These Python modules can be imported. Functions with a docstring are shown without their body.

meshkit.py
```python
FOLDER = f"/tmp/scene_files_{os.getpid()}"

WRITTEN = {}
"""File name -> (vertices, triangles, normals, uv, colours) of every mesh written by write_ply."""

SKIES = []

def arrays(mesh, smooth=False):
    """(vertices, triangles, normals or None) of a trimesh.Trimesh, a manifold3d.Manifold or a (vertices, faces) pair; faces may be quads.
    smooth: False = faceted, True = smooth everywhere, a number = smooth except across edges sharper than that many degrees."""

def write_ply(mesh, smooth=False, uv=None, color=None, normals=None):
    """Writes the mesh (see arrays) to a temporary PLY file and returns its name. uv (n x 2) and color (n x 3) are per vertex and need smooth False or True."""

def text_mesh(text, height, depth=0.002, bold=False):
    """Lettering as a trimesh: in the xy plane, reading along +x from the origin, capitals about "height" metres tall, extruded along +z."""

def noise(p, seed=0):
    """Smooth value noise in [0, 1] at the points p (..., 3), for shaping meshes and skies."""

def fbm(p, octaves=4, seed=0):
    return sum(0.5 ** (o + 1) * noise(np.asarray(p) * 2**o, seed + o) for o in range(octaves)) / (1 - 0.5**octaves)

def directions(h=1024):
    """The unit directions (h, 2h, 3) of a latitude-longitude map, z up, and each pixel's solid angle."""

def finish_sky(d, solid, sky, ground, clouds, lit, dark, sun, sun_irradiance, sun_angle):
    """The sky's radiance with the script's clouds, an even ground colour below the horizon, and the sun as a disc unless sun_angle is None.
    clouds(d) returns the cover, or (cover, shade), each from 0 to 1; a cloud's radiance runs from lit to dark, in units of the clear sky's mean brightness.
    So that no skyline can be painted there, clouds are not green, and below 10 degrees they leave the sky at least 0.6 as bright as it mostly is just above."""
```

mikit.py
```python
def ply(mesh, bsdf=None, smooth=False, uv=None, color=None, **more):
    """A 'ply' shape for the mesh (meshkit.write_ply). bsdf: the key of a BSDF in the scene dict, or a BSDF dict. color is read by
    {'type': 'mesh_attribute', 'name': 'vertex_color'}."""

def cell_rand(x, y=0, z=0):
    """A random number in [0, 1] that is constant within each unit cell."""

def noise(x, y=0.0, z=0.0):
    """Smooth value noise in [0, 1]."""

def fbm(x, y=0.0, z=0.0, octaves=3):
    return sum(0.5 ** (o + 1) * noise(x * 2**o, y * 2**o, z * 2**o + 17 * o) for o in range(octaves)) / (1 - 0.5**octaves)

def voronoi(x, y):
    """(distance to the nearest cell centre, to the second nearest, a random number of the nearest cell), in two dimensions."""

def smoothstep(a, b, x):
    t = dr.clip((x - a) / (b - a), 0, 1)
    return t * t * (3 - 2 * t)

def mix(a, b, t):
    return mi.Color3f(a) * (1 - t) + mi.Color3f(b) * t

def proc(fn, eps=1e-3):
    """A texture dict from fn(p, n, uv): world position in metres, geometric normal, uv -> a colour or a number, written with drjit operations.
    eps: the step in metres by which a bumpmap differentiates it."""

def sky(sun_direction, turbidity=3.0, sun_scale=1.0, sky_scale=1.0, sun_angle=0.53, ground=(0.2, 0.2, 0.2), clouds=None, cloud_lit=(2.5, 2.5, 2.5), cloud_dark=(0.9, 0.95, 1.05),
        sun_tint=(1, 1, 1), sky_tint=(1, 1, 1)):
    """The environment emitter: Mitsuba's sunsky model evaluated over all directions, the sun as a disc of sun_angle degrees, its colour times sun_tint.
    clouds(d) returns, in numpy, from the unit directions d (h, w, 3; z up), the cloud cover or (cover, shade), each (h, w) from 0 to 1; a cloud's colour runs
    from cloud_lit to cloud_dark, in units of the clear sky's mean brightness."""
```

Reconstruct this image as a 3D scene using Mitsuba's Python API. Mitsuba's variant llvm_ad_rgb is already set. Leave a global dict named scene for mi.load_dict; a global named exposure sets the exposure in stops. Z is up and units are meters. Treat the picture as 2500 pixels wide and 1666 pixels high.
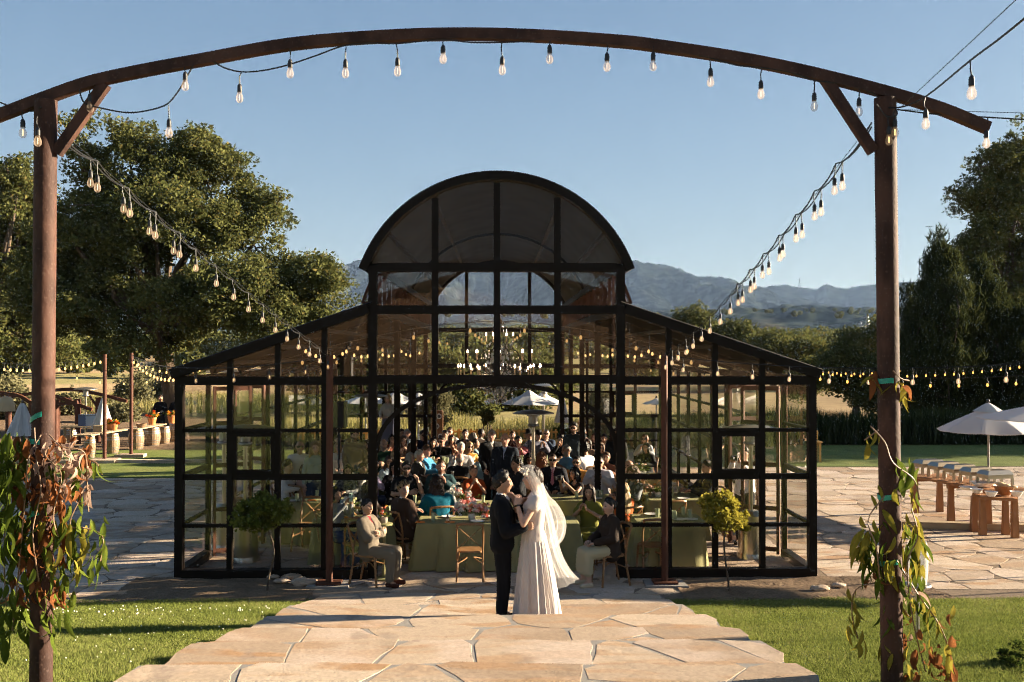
import math, random, numpy as np, trimesh, mitsuba as mi, mikit, meshkit, drjit as dr, manifold3d as m3
from mikit import proc, noise, fbm, voronoi, cell_rand, smoothstep, mix
from shapely.geometry import Polygon, LineString, box as sbox, MultiPolygon
from scipy.spatial import Voronoi
T = mi.ScalarTransform4f
PI = math.pi
scene, labels = {}, {}
# ---------------------------------------------------------------- camera, sky, exposure
HC, F, VX, VY = 3.5, 2430.0, 1221.0, 858.0          # eye height, focal length in photo pixels, vanishing point of the hall's axis
yaw, pitch = math.atan((1250 - VX) / F), math.atan((VY - 833) / F)
fwd = np.array([math.sin(yaw) * math.cos(pitch), math.cos(yaw) * math.cos(pitch), math.sin(pitch)])
eye = np.array([0, 0, HC])
scene['camera'] = {'type': 'perspective', 'fov': math.degrees(2 * math.atan(1250 / F)), 'fov_axis': 'x', 'near_clip': 0.05, 'far_clip': 30000.0,
                   'to_world': T().look_at(origin=eye.tolist(), target=(eye + fwd).tolist(), up=[0, 0, 1])}
SUN_AZ, SUN_EL = math.radians(101.5), math.radians(14.5)   # azimuth from "behind the camera" towards the right
sun = [math.sin(SUN_AZ) * math.cos(SUN_EL), -math.cos(SUN_AZ) * math.cos(SUN_EL), math.sin(SUN_EL)]
scene['sky'] = mikit.sky(sun, turbidity=2.8, sun_scale=8.2, sun_tint=(0.82, 1.02, 1.60), sky_tint=(0.91, 0.985, 1.13), sky_scale=1.55,
                          clouds=lambda d: 0.52 * np.exp(-np.clip(d[..., 2], 0, 1) / 0.17), cloud_lit=(1.08, 1.20, 1.44))
exposure = 1.7
# ---------------------------------------------------------------- helpers
right = np.cross(fwd, [0, 0, 1.0]); right /= np.linalg.norm(right); upv = np.cross(right, fwd)
def at(px, py, d):
    "the world point that stands on the upright plane y = d and shows at photo pixel (px, py)"
    v = fwd + right * (px - 1250) / F + upv * (833 - py) / F
    return eye + v * (d / v[1])
def onz(px, py, z=0.0):
    v = fwd + right * (px - 1250) / F + upv * (833 - py) / F
    return eye + v * ((z - HC) / v[2])
def X(px, d): return at(px, VY, d)[0]
def Z(py, d): return at(VX, py, d)[2]
def numbered(name):
    if name not in scene and name not in labels and name not in used: used.add(name); return name
    k = count.get(name, 0) + 1
    while f'{name}_{k:03d}' in used: k += 1
    count[name] = k; used.add(f'{name}_{k:03d}')
    return f'{name}_{k:03d}'
used, count = {'camera', 'sky'}, {}
def ply(mesh, mat, smooth=False, uv=None, color=None):
    if smooth not in (False, True) and (uv is not None or color is not None): mesh = meshkit.arrays(tri(mesh), smooth)[:2]; smooth = True
    if color is not None and np.ndim(color) == 1:
        mesh = tri(mesh); color = np.tile(np.asarray(color, float), (len(mesh[0]), 1))
    if uv is not None and np.ndim(uv) == 1:
        mesh = tri(mesh); uv = np.tile(np.asarray(uv, float), (len(mesh[0]), 1))
    return mikit.ply(mesh, mat, smooth=smooth, uv=uv, color=color)
def put(name, shape, parent=None, M=None):
    k = numbered(parent + '__' + name if parent else name)
    scene[k] = {**shape, 'to_world': M} if M is not None else shape
    return k
def add(name, mesh, mat, parent=None, smooth=False, uv=None, color=None, M=None):
    return put(name, ply(mesh, mat, smooth, uv, color), parent, M)
def thing(name, label, cat, group=None, kind=None):
    k = numbered(name); labels[k] = {'label': label, 'category': cat}
    if group: labels[k]['group'] = group
    if kind: labels[k]['kind'] = kind
    return k
def tag(k, label=None, cat=None, group=None, kind=None):
    d = labels.setdefault(k, {})
    for a, b in (('label', label), ('category', cat), ('group', group), ('kind', kind)):
        if b: d[a] = b
    return k
def tri(m):
    if hasattr(m, 'to_mesh'):
        q = m.to_mesh(); return np.asarray(q.vert_properties[:, :3], float), np.asarray(q.tri_verts)
    if hasattr(m, 'faces'): return np.array(m.vertices), np.array(m.faces)
    v, f = np.asarray(m[0], float), np.asarray(m[1], int)
    if f.ndim == 2 and f.shape[1] == 4: f = np.vstack([f[:, [0, 1, 2]], f[:, [0, 2, 3]]])
    return v, f
def cat(ms):
    vs, fs, n = [], [], 0
    for m in ms:
        v, f = tri(m); vs.append(v); fs.append(f + n); n += len(v)
    return np.vstack(vs), np.vstack(fs)
def xf(m, t=(0, 0, 0), rz=0.0, s=1.0, R=None):
    v, f = tri(m); v = v * s
    if R is not None: v = v @ np.asarray(R).T
    if rz: c, q = math.cos(rz), math.sin(rz); v = v @ np.array([[c, q, 0], [-q, c, 0], [0, 0, 1]])
    return v + np.asarray(t, float), f
def TM(t=(0, 0, 0), rz=0.0, s=1.0):
    return T().translate(list(map(float, t))).rotate([0, 0, 1], math.degrees(rz)).scale(s)
QB = np.array([[0, 3, 2, 1], [4, 5, 6, 7], [0, 1, 5, 4], [1, 2, 6, 5], [2, 3, 7, 6], [3, 0, 4, 7]])
def box(c, s, rz=0.0):
    h = np.asarray(s, float) / 2
    v = np.array([[-1, -1, -1], [1, -1, -1], [1, 1, -1], [-1, 1, -1], [-1, -1, 1], [1, -1, 1], [1, 1, 1], [-1, 1, 1]]) * h
    return xf((v, QB), c, rz)
def box2(a, b):
    a, b = np.minimum(a, b), np.maximum(a, b); return box((a + b) / 2, b - a)
def frame(d, up=(0, 0, 1)):
    d = np.asarray(d, float); L = np.linalg.norm(d); d = d / L if L > 1e-9 else np.array([0, 0, 1.0]); up = np.asarray(up, float)
    if abs(d @ up) > .99: up = np.array([0, 1.0, 0])
    x = np.cross(d, up); x /= np.linalg.norm(x)
    return x, np.cross(x, d), d
def bar(p, q, w, h, up=(0, 0, 1)):
    p, q = np.asarray(p, float), np.asarray(q, float); x, u, d = frame(q - p, up)
    c = [(-w / 2, -h / 2), (w / 2, -h / 2), (w / 2, h / 2), (-w / 2, h / 2)]
    v = np.array([o + x * a + u * b for o in (p, q) for a, b in c])
    return v, np.array([[0, 3, 2, 1], [4, 5, 6, 7], [0, 1, 5, 4], [1, 2, 6, 5], [2, 3, 7, 6], [3, 0, 4, 7]])[:, ::-1]
def sweep(path, prof, up=(0, 0, 1), closed=False, caps=True, scale=None):
    "prof: k x 2 closed outline swept along path"
    path = np.asarray(path, float); n, k = len(path), len(prof)
    t = np.gradient(path, axis=0) if not closed else np.roll(path, -1, 0) - np.roll(path, 1, 0)
    v = []
    for i in range(n):
        x, u, d = frame(t[i], up); s = 1 if scale is None else scale[i]
        v.append(path[i] + s * (np.outer(prof[:, 0], x) + np.outer(prof[:, 1], u)))
    v = np.vstack(v); f = []
    for i in range(n if closed else n - 1):
        a, b = i * k, ((i + 1) % n) * k
        for j in range(k):
            j2 = (j + 1) % k; f += [[a + j, b + j, b + j2], [a + j, b + j2, a + j2]]
    if caps and not closed:
        for j in range(1, k - 1): f += [[0, j, j + 1], [(n - 1) * k, (n - 1) * k + j + 1, (n - 1) * k + j]]
    return v, np.array(f)
def circ(r, n=8): a = np.arange(n) * 2 * PI / n; return np.stack([np.cos(a), np.sin(a)], 1) * r
def rect(w, h): return np.array([[-w, -h], [w, -h], [w, h], [-w, h]]) / 2
def tube(path, r, n=8, caps=True):
    if np.ndim(r): return sweep(path, circ(1.0, n), scale=r, caps=caps)
    return sweep(path, circ(r, n), caps=caps)
def cyl(p, q, r, n=16, r2=None):
    return sweep([p, q], circ(1.0, n), scale=[r, r if r2 is None else r2])
def lathe(prof, n=24, c=(0, 0, 0), cap=True):
    prof = np.asarray(prof, float); a = np.arange(n) * 2 * PI / n; k = len(prof)
    v = np.stack([np.outer(np.cos(a), prof[:, 0]), np.outer(np.sin(a), prof[:, 0]), np.tile(prof[:, 1], (n, 1))], -1).reshape(-1, 3)
    f = []
    for i in range(n):
        for j in range(k - 1):
            p, q = i * k + j, ((i + 1) % n) * k + j; f += [[p, q, q + 1], [p, q + 1, p + 1]]
    return v + np.asarray(c, float), np.array(f)
def grid(P):
    "P: n x m x 3 sheet"
    n, m = P.shape[:2]; i = np.arange(n * m).reshape(n, m)
    return P.reshape(-1, 3), np.stack([i[:-1, :-1], i[1:, :-1], i[1:, 1:], i[:-1, 1:]], -1).reshape(-1, 4)
def prism(poly, z0, z1, bevel=0.0):
    "upright prism over a shapely polygon, top edge chamfered"
    c = np.array(poly.exterior.coords)[:-1]
    if not poly.exterior.is_ccw: c = c[::-1]
    n = len(c); rings = [np.c_[c, np.full(n, z0)]]
    if bevel:
        m = np.array(poly.centroid.coords[0]); r = np.linalg.norm(c - m, axis=1, keepdims=True)
        rings += [np.c_[c, np.full(n, z1 - bevel)], np.c_[m + (c - m) * (1 - bevel / np.maximum(r, bevel * 2)), np.full(n, z1)]]
    else: rings.append(np.c_[c, np.full(n, z1)])
    v = np.vstack(rings); f = []
    for k in range(len(rings) - 1):
        for j in range(n):
            a, b = k * n + j, k * n + (j + 1) % n; f += [[a, b, b + n], [a, b + n, a + n]]
    top = (len(rings) - 1) * n
    try: tv, tf = trimesh.creation.triangulate_polygon(Polygon(rings[-1][:, :2]), engine='earcut')
    except Exception: return v, np.array(f)
    b0 = len(v); v = np.vstack([v, np.c_[tv, np.full(len(tv), z1)]])
    return v, np.vstack([np.array(f), np.asarray(tf) + b0])
def sph(c, r, n=2, s=(1, 1, 1)):
    m = trimesh.creation.icosphere(subdivisions=n); return np.array(m.vertices) * r * np.asarray(s) + np.asarray(c, float), np.array(m.faces)
def lerp(a, b, t): return np.asarray(a, float) * (1 - t) + np.asarray(b, float) * t
def catmull(pts, n=8):
    p = np.asarray(pts, float); p = np.vstack([2 * p[0] - p[1], p, 2 * p[-1] - p[-2]]); out = []
    for i in range(1, len(p) - 2):
        t = np.linspace(0, 1, n, endpoint=False)[:, None]
        out.append(.5 * (2 * p[i] + (p[i + 1] - p[i - 1]) * t + (2 * p[i - 1] - 5 * p[i] + 4 * p[i + 1] - p[i + 2]) * t**2 + (3 * p[i] - p[i - 1] - 3 * p[i + 1] + p[i + 2]) * t**3))
    return np.vstack(out + [p[-2][None]])
def sag(p, q, drop, n=14):
    t = np.linspace(0, 1, n)[:, None]; w = np.asarray(p, float) * (1 - t) + np.asarray(q, float) * t
    w[:, 2] -= drop * 4 * (t * (1 - t))[:, 0]; return w
# ---------------------------------------------------------------- materials
def rgb(*c): return {'type': 'rgb', 'value': list(c)}
def mat(name, color=None, rough=.6, metal=0.0, spec=.5, bump=None, bscale=.002, eps=2e-3, two=True, **kw):
    b = {'type': 'principled', 'base_color': {'type': 'mesh_attribute', 'name': 'vertex_color'} if color is None else rgb(*color) if isinstance(color, tuple) else proc(color),
         'roughness': rough if not callable(rough) else proc(rough), 'metallic': metal, 'specular': spec, **kw}
    if bump: b = {'type': 'bumpmap', 'arbitrary': proc(bump, eps), 'scale': bscale, 'bsdf': b}
    scene[name] = {'type': 'twosided', 'bsdf': b} if two else b
V3 = lambda *a: mi.Color3f(*a)
mat('paint', None, .55); mat('cloth', None, .9, spec=.15, sheen=.3); mat('skin', None, .5, spec=.35); mat('gloss', None, .2); mat('hair', None, .55, spec=.3)
mat('black_metal', (.0105, .0072, .005), .55, spec=.10)
def rust(p, n, uv):
    a = fbm(p.x * 9, p.y * 9, p.z * 3.1, 4); b = noise(p.x * 90, p.y * 90, p.z * 60)
    return mix(mix((.030, .0125, .0085), (.074, .033, .022), smoothstep(.3, .72, a)), (.14, .085, .065), smoothstep(.66, .97, b) * .35)
mat('rust', rust, .75, spec=.3, bump=lambda p, n, uv: fbm(p.x * 60, p.y * 60, p.z * 40, 3), bscale=.0025)
mat('rust_dark', lambda p, n, uv: mix((.05, .017, .009), (.105, .036, .018), fbm(p.x * 5, p.y * 5, p.z * 5, 4)), .7, spec=.3)
mat('roof_brown', lambda p, n, uv: mix((.022, .013, .008), (.045, .028, .017), fbm(p.x * 1.2, p.y * 6, p.z, 3)), .6)
mat('zinc', lambda p, n, uv: mix((.020, .016, .011), (.042, .034, .024), fbm(p.x * 2, p.y * 2, p.z * 2, 4)), .62, metal=.1)
scene['glass'] = {'type': 'thindielectric', 'int_ior': 1.5}
scene['clear_pane'] = {'type': 'thindielectric', 'int_ior': 1.2}
def stone_tone(p, n, uv):
    w = fbm(p.x * 1.1 + uv.x * 9, p.y * 1.6 + uv.y * 9, p.z * 2, 4)
    band = fbm(p.x * 1.3 + uv.y * 31 + w * 1.2, p.y * 5.5 + uv.x * 17 + w * 2.5, 3.0, 4)
    fine = fbm(p.x * 38, p.y * 38, p.z * 38, 3)
    c = mix((.245, .175, .12), (.43, .345, .262), uv.x)
    c = mix(c, (.29, .175, .095), smoothstep(.47, .68, band) * (.3 + .7 * uv.y))
    c = mix(c, (.43, .345, .285), smoothstep(.5, .3, w) * .6)
    c = mix(c, (.22, .17, .135), smoothstep(.66, .8, fbm(p.x * 2.7 + uv.y * 5, p.y * 2.7, 7.0, 4)) * .55)
    return c * (.78 + .44 * fine)
mat('stone', stone_tone, .8, spec=.25, bump=lambda p, n, uv: fbm(p.x * 7, p.y * 16, p.z * 16, 5) + .35 * noise(p.x * 70, p.y * 70, p.z * 70), bscale=.006)
mat('mortar', lambda p, n, uv: mix((.165, .15, .135), (.25, .23, .21), fbm(p.x * 14, p.y * 14, p.z * 14, 4)), .9, spec=.15)
mat('joint_soil', lambda p, n, uv: mix((.12, .088, .062), (.21, .158, .115), fbm(p.x * 20, p.y * 20, p.z * 9, 4)), .95, spec=.1)
def far_paving(p, n, uv):
    a, b, r = voronoi(p.x * 1.3 + .3 * noise(p.x * 2, p.y * 2), p.y * 1.5)
    return mix((.12, .09, .065), mix((.42, .31, .21), (.56, .43, .31), r), smoothstep(.02, .07, b - a)) * (.85 + .3 * fbm(p.x * 11, p.y * 11, 0.0, 3))
mat('far_paving', far_paving, .85, spec=.2)
def soil(p, n, uv): return mix((.10, .068, .044), (.20, .138, .09), fbm(p.x * 6, p.y * 6, p.z * 6, 5)) * (.7 + .6 * noise(p.x * 55, p.y * 55, 2.0))
mat('soil', soil, .95, spec=.1, bump=lambda p, n, uv: fbm(p.x * 25, p.y * 25, p.z * 25, 4), bscale=.03)
def lawn(p, n, uv):
    c = mix((.07, .09, .022), (.12, .14, .04), fbm(p.x * 1.7, p.y * 1.7, 0.0, 4))
    return mix(c, (.15, .145, .05), smoothstep(.5, .75, fbm(p.x * .9 + 5, p.y * .9, 0.0, 3)) * .5) * (.6 + .8 * noise(p.x * 60, p.y * 60, 1.0))
mat('lawn', lawn, .9, spec=.15)
def field(p, n, uv):
    far = smoothstep(60, 240, p.y)
    c = mix((.19, .135, .072), (.31, .225, .128), fbm(p.x * .05, p.y * .12, 0.0, 4))
    c = mix(c, (.16, .16, .06), smoothstep(.5, .66, fbm(p.x * .021 + 4, p.y * .06, 2.0, 3)) * .6)
    return c * (.8 + .4 * fbm(p.x * 1.5, p.y * 1.5, 1.0, 4))
mat('field', field, .95, spec=.1)
# ---------------------------------------------------------------- the lie of the land
STEP_W, RISE = 4.9, .206
E7 = 14.32                                             # far edge of the lowest tread
edge_y = [7.175, 8.445, 9.587, 10.825, 12.09, 13.14, E7]  # far edges of the treads, top to bottom
edge_z = [.03 + RISE * (6 - i) for i in range(7)]
edge_y = [5.95, 4.75] [::-1] + edge_y; edge_z = [edge_z[0] + 2 * RISE, edge_z[0] + RISE] + edge_z
def land(x, y):
    "height of the lawn either side of the steps"
    y = np.asarray(y, float)
    return np.interp(y, [-50, 2.5, 4.75, 14.0, 60], [2.0, 1.72, 1.52, -.02, -.02])
def field_h(x, y):
    r = np.hypot(x, y)
    h = np.where(y > 55, (np.clip(y - 55, 0, 400) / 400) ** 1.3 * 7, 0) * (1 + .5 * np.sin(x * .013 + 1)) 
    return h - .05
# one sheet to the horizon
xs = np.r_[-9000, -4000, -1500, -600, np.linspace(-260, 260, 66), 600, 1500, 4000, 9000]
ys = np.r_[-9000, -2000, -400, -60, -20, 0, 14.0, np.linspace(16, 60, 14), np.linspace(70, 460, 40), 900, 2500, 9000]
GX, GY = np.meshgrid(xs, ys, indexing='ij')
GZ = np.where(GY < 40, np.where(GY < 14.5, -.3, -.06), field_h(GX, GY))
GZ = np.where(np.abs(GX) > 300, np.minimum(GZ, 20), GZ)
tag(add('ground', grid(np.stack([GX, GY, GZ], -1)), 'field', smooth=True), 'dry golden grass field reaching to the hills behind the hall', 'field', kind='structure')
LX = np.r_[-60, -30, np.linspace(-14, 14, 90), 30, 60]; LY = np.r_[-40, -10, 0, np.linspace(2, 14.2, 60)]
A, B = np.meshgrid(LX, LY, indexing='ij')
C = land(A, B) + .03 * (meshkit.fbm(np.stack([A * 1.3, B * 1.3, A * 0], -1), 3) - .5) - np.where(np.abs(A - 0) < 2.3, .25, 0)
tag(add('lawn', grid(np.stack([A, B, C], -1)), 'lawn', smooth=True), 'sloping green lawn on both sides of the stone steps', 'lawn', kind='structure')
# ---------------------------------------------------------------- stone paving, piece by piece
rs = np.random.RandomState(3)
def cells(poly, pts):
    "Voronoi cells of pts clipped to poly"
    b = poly.bounds; w, h = b[2] - b[0], b[3] - b[1]
    ext = np.array([[b[0] - 3 * w, b[1]], [b[2] + 3 * w, b[3]], [b[0], b[1] - 3 * h], [b[2], b[3] + 3 * h]])
    vo = Voronoi(np.vstack([pts, ext])); out = []
    for i in range(len(pts)):
        reg = vo.regions[vo.point_region[i]]
        if -1 in reg or len(reg) < 3: continue
        c = Polygon(vo.vertices[reg]).intersection(poly)
        if c.geom_type == 'Polygon' and c.area > .01: out.append(c)
    return out
def ragged(c, joint, wob, r, step=.22):
    "shrinks a cell by its joint and makes its edges uneven"
    c = c.buffer(-joint)
    if c.is_empty or c.geom_type != 'Polygon' or c.area < .008: return None
    L = c.exterior.length; n = int(np.clip(L / step, 6, 18))
    p = np.array([c.exterior.interpolate(k / n, normalized=True).coords[0] for k in range(n)])
    q = p + r.randn(n, 2) * wob
    q = Polygon(q)
    return q if q.is_valid else c
def stepped_points(poly, sx, sy, r, jit=.38):
    b = poly.bounds; out = []
    for j, y in enumerate(np.arange(b[1] + sy / 2, b[3], sy)):
        for x in np.arange(b[0] + sx * (.25 if j % 2 else .6), b[2], sx): out.append([x + r.randn() * jit * sx * .6, y + r.randn() * jit * sy * .6])
    return np.array(out)
STEPS = tag(numbered('stone_steps'), 'broad flight of sandstone flagstone steps leading down to the hall', 'steps', kind='structure')
profL = [(321, 1609), (466, 1566), (561, 1533), (638, 1505), (695, 1482), (742, 1467), (782, 1449)]
profR = [(1965, 1616), (1876, 1572), (1803, 1535), (1738, 1507), (1680, 1483), (1648, 1469), (1614, 1451)]
for i in range(1, 9):
    y0, y1, z = edge_y[i - 1], edge_y[i], edge_z[i]
    if i >= 2: xl, xr = X(profL[i - 2][0], y1), X(profR[i - 2][0], y1)
    else: xl, xr = -2.5, 2.45
    nseg = 14
    def ragx(x0, s):
        return [(x0 + s * (abs(rs.randn()) * .03) , y0 - .03 + (y1 - y0 + .03) * k / 4) for k in range(5)]
    far = [(xl + (xr - xl) * k / nseg, y1 + rs.randn() * .02) for k in range(1, nseg)]
    L = ragx(xl - .03, 1); R = ragx(xr + .03, -1)
    L[-1] = (xl + .05, y1 - .01); R[-1] = (xr - .06, y1 - .01)
    P = Polygon(L + far + R[::-1] + [(xr, y0 - .06), (xl, y0 - .06)][:0])
    P = P.buffer(0)
    core = P.buffer(-.03); core = core if core.geom_type == 'Polygon' else P
    add('mortar_bed', prism(core, z - .5, z - .002), 'mortar', STEPS)
    pts = np.array([[xl + (xr - xl) * (k + .5 + rs.uniform(-.28, .28)) / 6, (y0 + y1) / 2 + rs.uniform(-.42, .42) * (y1 - y0)] for k in range(6)] + [[rs.uniform(xl, xr), rs.uniform(y0, y1)] for k in range(3)])
    for c in cells(P, pts):
        q = ragged(c, rs.uniform(.008, .023), .014, rs)
        if q is None: continue
        add('paving_stone', prism(q, z - .09, z + rs.uniform(.0, .0025), .002), 'stone', STEPS, uv=(rs.rand(), rs.rand()))
add('mortar_bed', box2((-2.5, -14, 0), (2.45, edge_y[0], edge_z[0] - .002)), 'mortar', STEPS)
# the plaza round the hall
HX, D0, D1, HALF = -.05, 15.46, 30.0, 4.955
PLAZA = tag(numbered('plaza_paving'), 'plaza of irregular sandstone flagstones under and around the glass hall', 'paving', kind='structure')
zp = 0.0
add('bed', grid(np.array([[[-24, 13.9, -.006], [-24, 34.5, -.006]], [[26, 13.9, -.006], [26, 34.5, -.006]]])), 'joint_soil', PLAZA)
NS = 0; loose = []
front = sbox(-2.75, 14.36, 2.65, 15.9)
bedL, bedR = sbox(-5.05, 14.4, -2.75, 15.42), sbox(2.65, 14.2, 5.1, 15.42)
regions = [(front, .95, .6), (sbox(-9.2, 14.35, -5.05, 20.5), .95, .62), (sbox(5.1, 14.6, 10.5, 21), .95, .62), (sbox(-5, 15.45, 5, 19.0), .9, .8)]
for reg, sx, sy in regions:
    for c in cells(reg, stepped_points(reg, sx, sy, rs)):
        q = ragged(c, rs.uniform(.004, .012), .012, rs, .3)
        if q is None: continue
        m = prism(q, -.06, zp + rs.uniform(-.004, .003), .003)
        if NS < 300: add('paving_stone', m, 'stone', PLAZA, uv=(rs.rand(), rs.rand())); NS += 1
        else: loose.append((m, (rs.rand(), rs.rand())))
for reg, sx, sy in [(sbox(-20, 20.5, -5.05, 27.6), 1.0, .8), (sbox(-20, 16, -9.2, 20.5), 1.0, .8), (sbox(5.1, 21, 22, 30), 1.0, .8), (sbox(10.5, 15.6, 22, 21), 1.0, .8), (sbox(-5, 19, 5, 30), 1.0, .9)]:
    for c in cells(reg, stepped_points(reg, sx, sy, rs)):
        q = ragged(c, rs.uniform(.004, .012), .012, rs, .4)
        if q is not None: loose.append((prism(q, -.06, rs.uniform(-.004, .003), .003), (rs.rand(), rs.rand())))
m = cat([a for a, b in loose]); uvs = np.vstack([np.tile(b, (len(tri(a)[0]), 1)) for a, b in loose])
k = add('paving_stones', m, 'stone', PLAZA, uv=uvs); tag(k, kind='stuff')
# soil beds before the facade
for nm, (x0, x1) in (('soil_bed', (-5.6, -2.72)), ('soil_bed', (2.62, 6.4))):
    gx, gy = np.meshgrid(np.linspace(x0, x1, 40), np.linspace(13.75, 15.44, 26), indexing='ij')
    zz = .0 + .07 * meshkit.fbm(np.stack([gx * 2.5, gy * 2.5, gx * 0], -1), 4) - .02
    k = add(nm, grid(np.stack([gx, gy, zz], -1)), 'soil', smooth=True)
    tag(k, 'strip of bare brown soil along the foot of the ' + ('left' if x0 < 0 else 'right') + ' half of the glass front', 'soil bed', kind='structure')
# garden beyond: lawn and gravel on the left
tag(add('far_lawn', grid(np.array([[[-24, 27.7, .004], [-24, 35.5, .004]], [[-4.9, 27.7, .004], [-4.9, 35.5, .004]]])), 'lawn'), 'mown strip of lawn between the left plaza and the barrel bar', 'lawn', kind='structure')
tag(add('gravel_path', grid(np.array([[[-30, 35.5, .002], [-30, 58, .002]], [[-5, 33.5, .002], [-5, 58, .002]]])), 'soil'), 'tan gravel yard under the barrels and the pergola', 'path', kind='structure')
tag(add('far_lawn', grid(np.array([[[5.2, 30.1, .004], [5.2, 37, .004]], [[26, 30.1, .004], [26, 37, .004]]])), 'lawn'), 'shaded strip of lawn behind the right plaza', 'lawn', kind='structure')
kp = numbered('stone_kerb'); tag(kp, 'low stone edging line crossing the lawn on the left', 'kerb', kind='structure')
for k in range(12):
    xk = -16.5 + k * 1.0
    add('kerb_stone', box((xk, 31.4 + rs.randn() * .03, .05), (.97, .28, .1)), 'stone', kp, uv=(rs.rand(), rs.rand()))
# ---------------------------------------------------------------- the glass hall
H = thing('glass_hall', 'dark steel and glass hall with a barrel vaulted lantern over a wide open doorway', 'hall')
def hb(name, p, q, w, h, m='black_metal', par=None): return add(name, bar(p, q, w, h), m, par or H)
def hv(name, x, y, z0, z1, w, d, m='black_metal', par=None): return add(name, box2((x - w / 2, y - d / 2, z0), (x + w / 2, y + d / 2, z1)), m, par or H)
def pane(x0, x1, y, z0, z1, par=None):
    return add('window_pane', (np.array([[x0, y, z0], [x1, y, z0], [x1, y, z1], [x0, y, z1]]), np.array([[0, 1, 2, 3]])), 'glass', par or H)
def panepoly(P, par=None, m='glass'):
    n = len(P); return add('window_pane', (np.array(P, float), np.array([[0, k, k + 1] for k in range(1, n - 1)])), m, par or H)
CW, EZ, RZ = 1.92, 3.045, 4.15          # half width of the nave, eave beam, where the wing roof meets the nave
def wing_z(ax): return RZ + .0 - (ax - CW) * (RZ - 3.13) / (HALF - CW)
VR, VZ = 2.20, 4.03
WM = [2.67, 3.39, 4.125]                 # wing mullions
MZ = [(.805, .055), (1.555, .09), (2.275, .055)]
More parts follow.
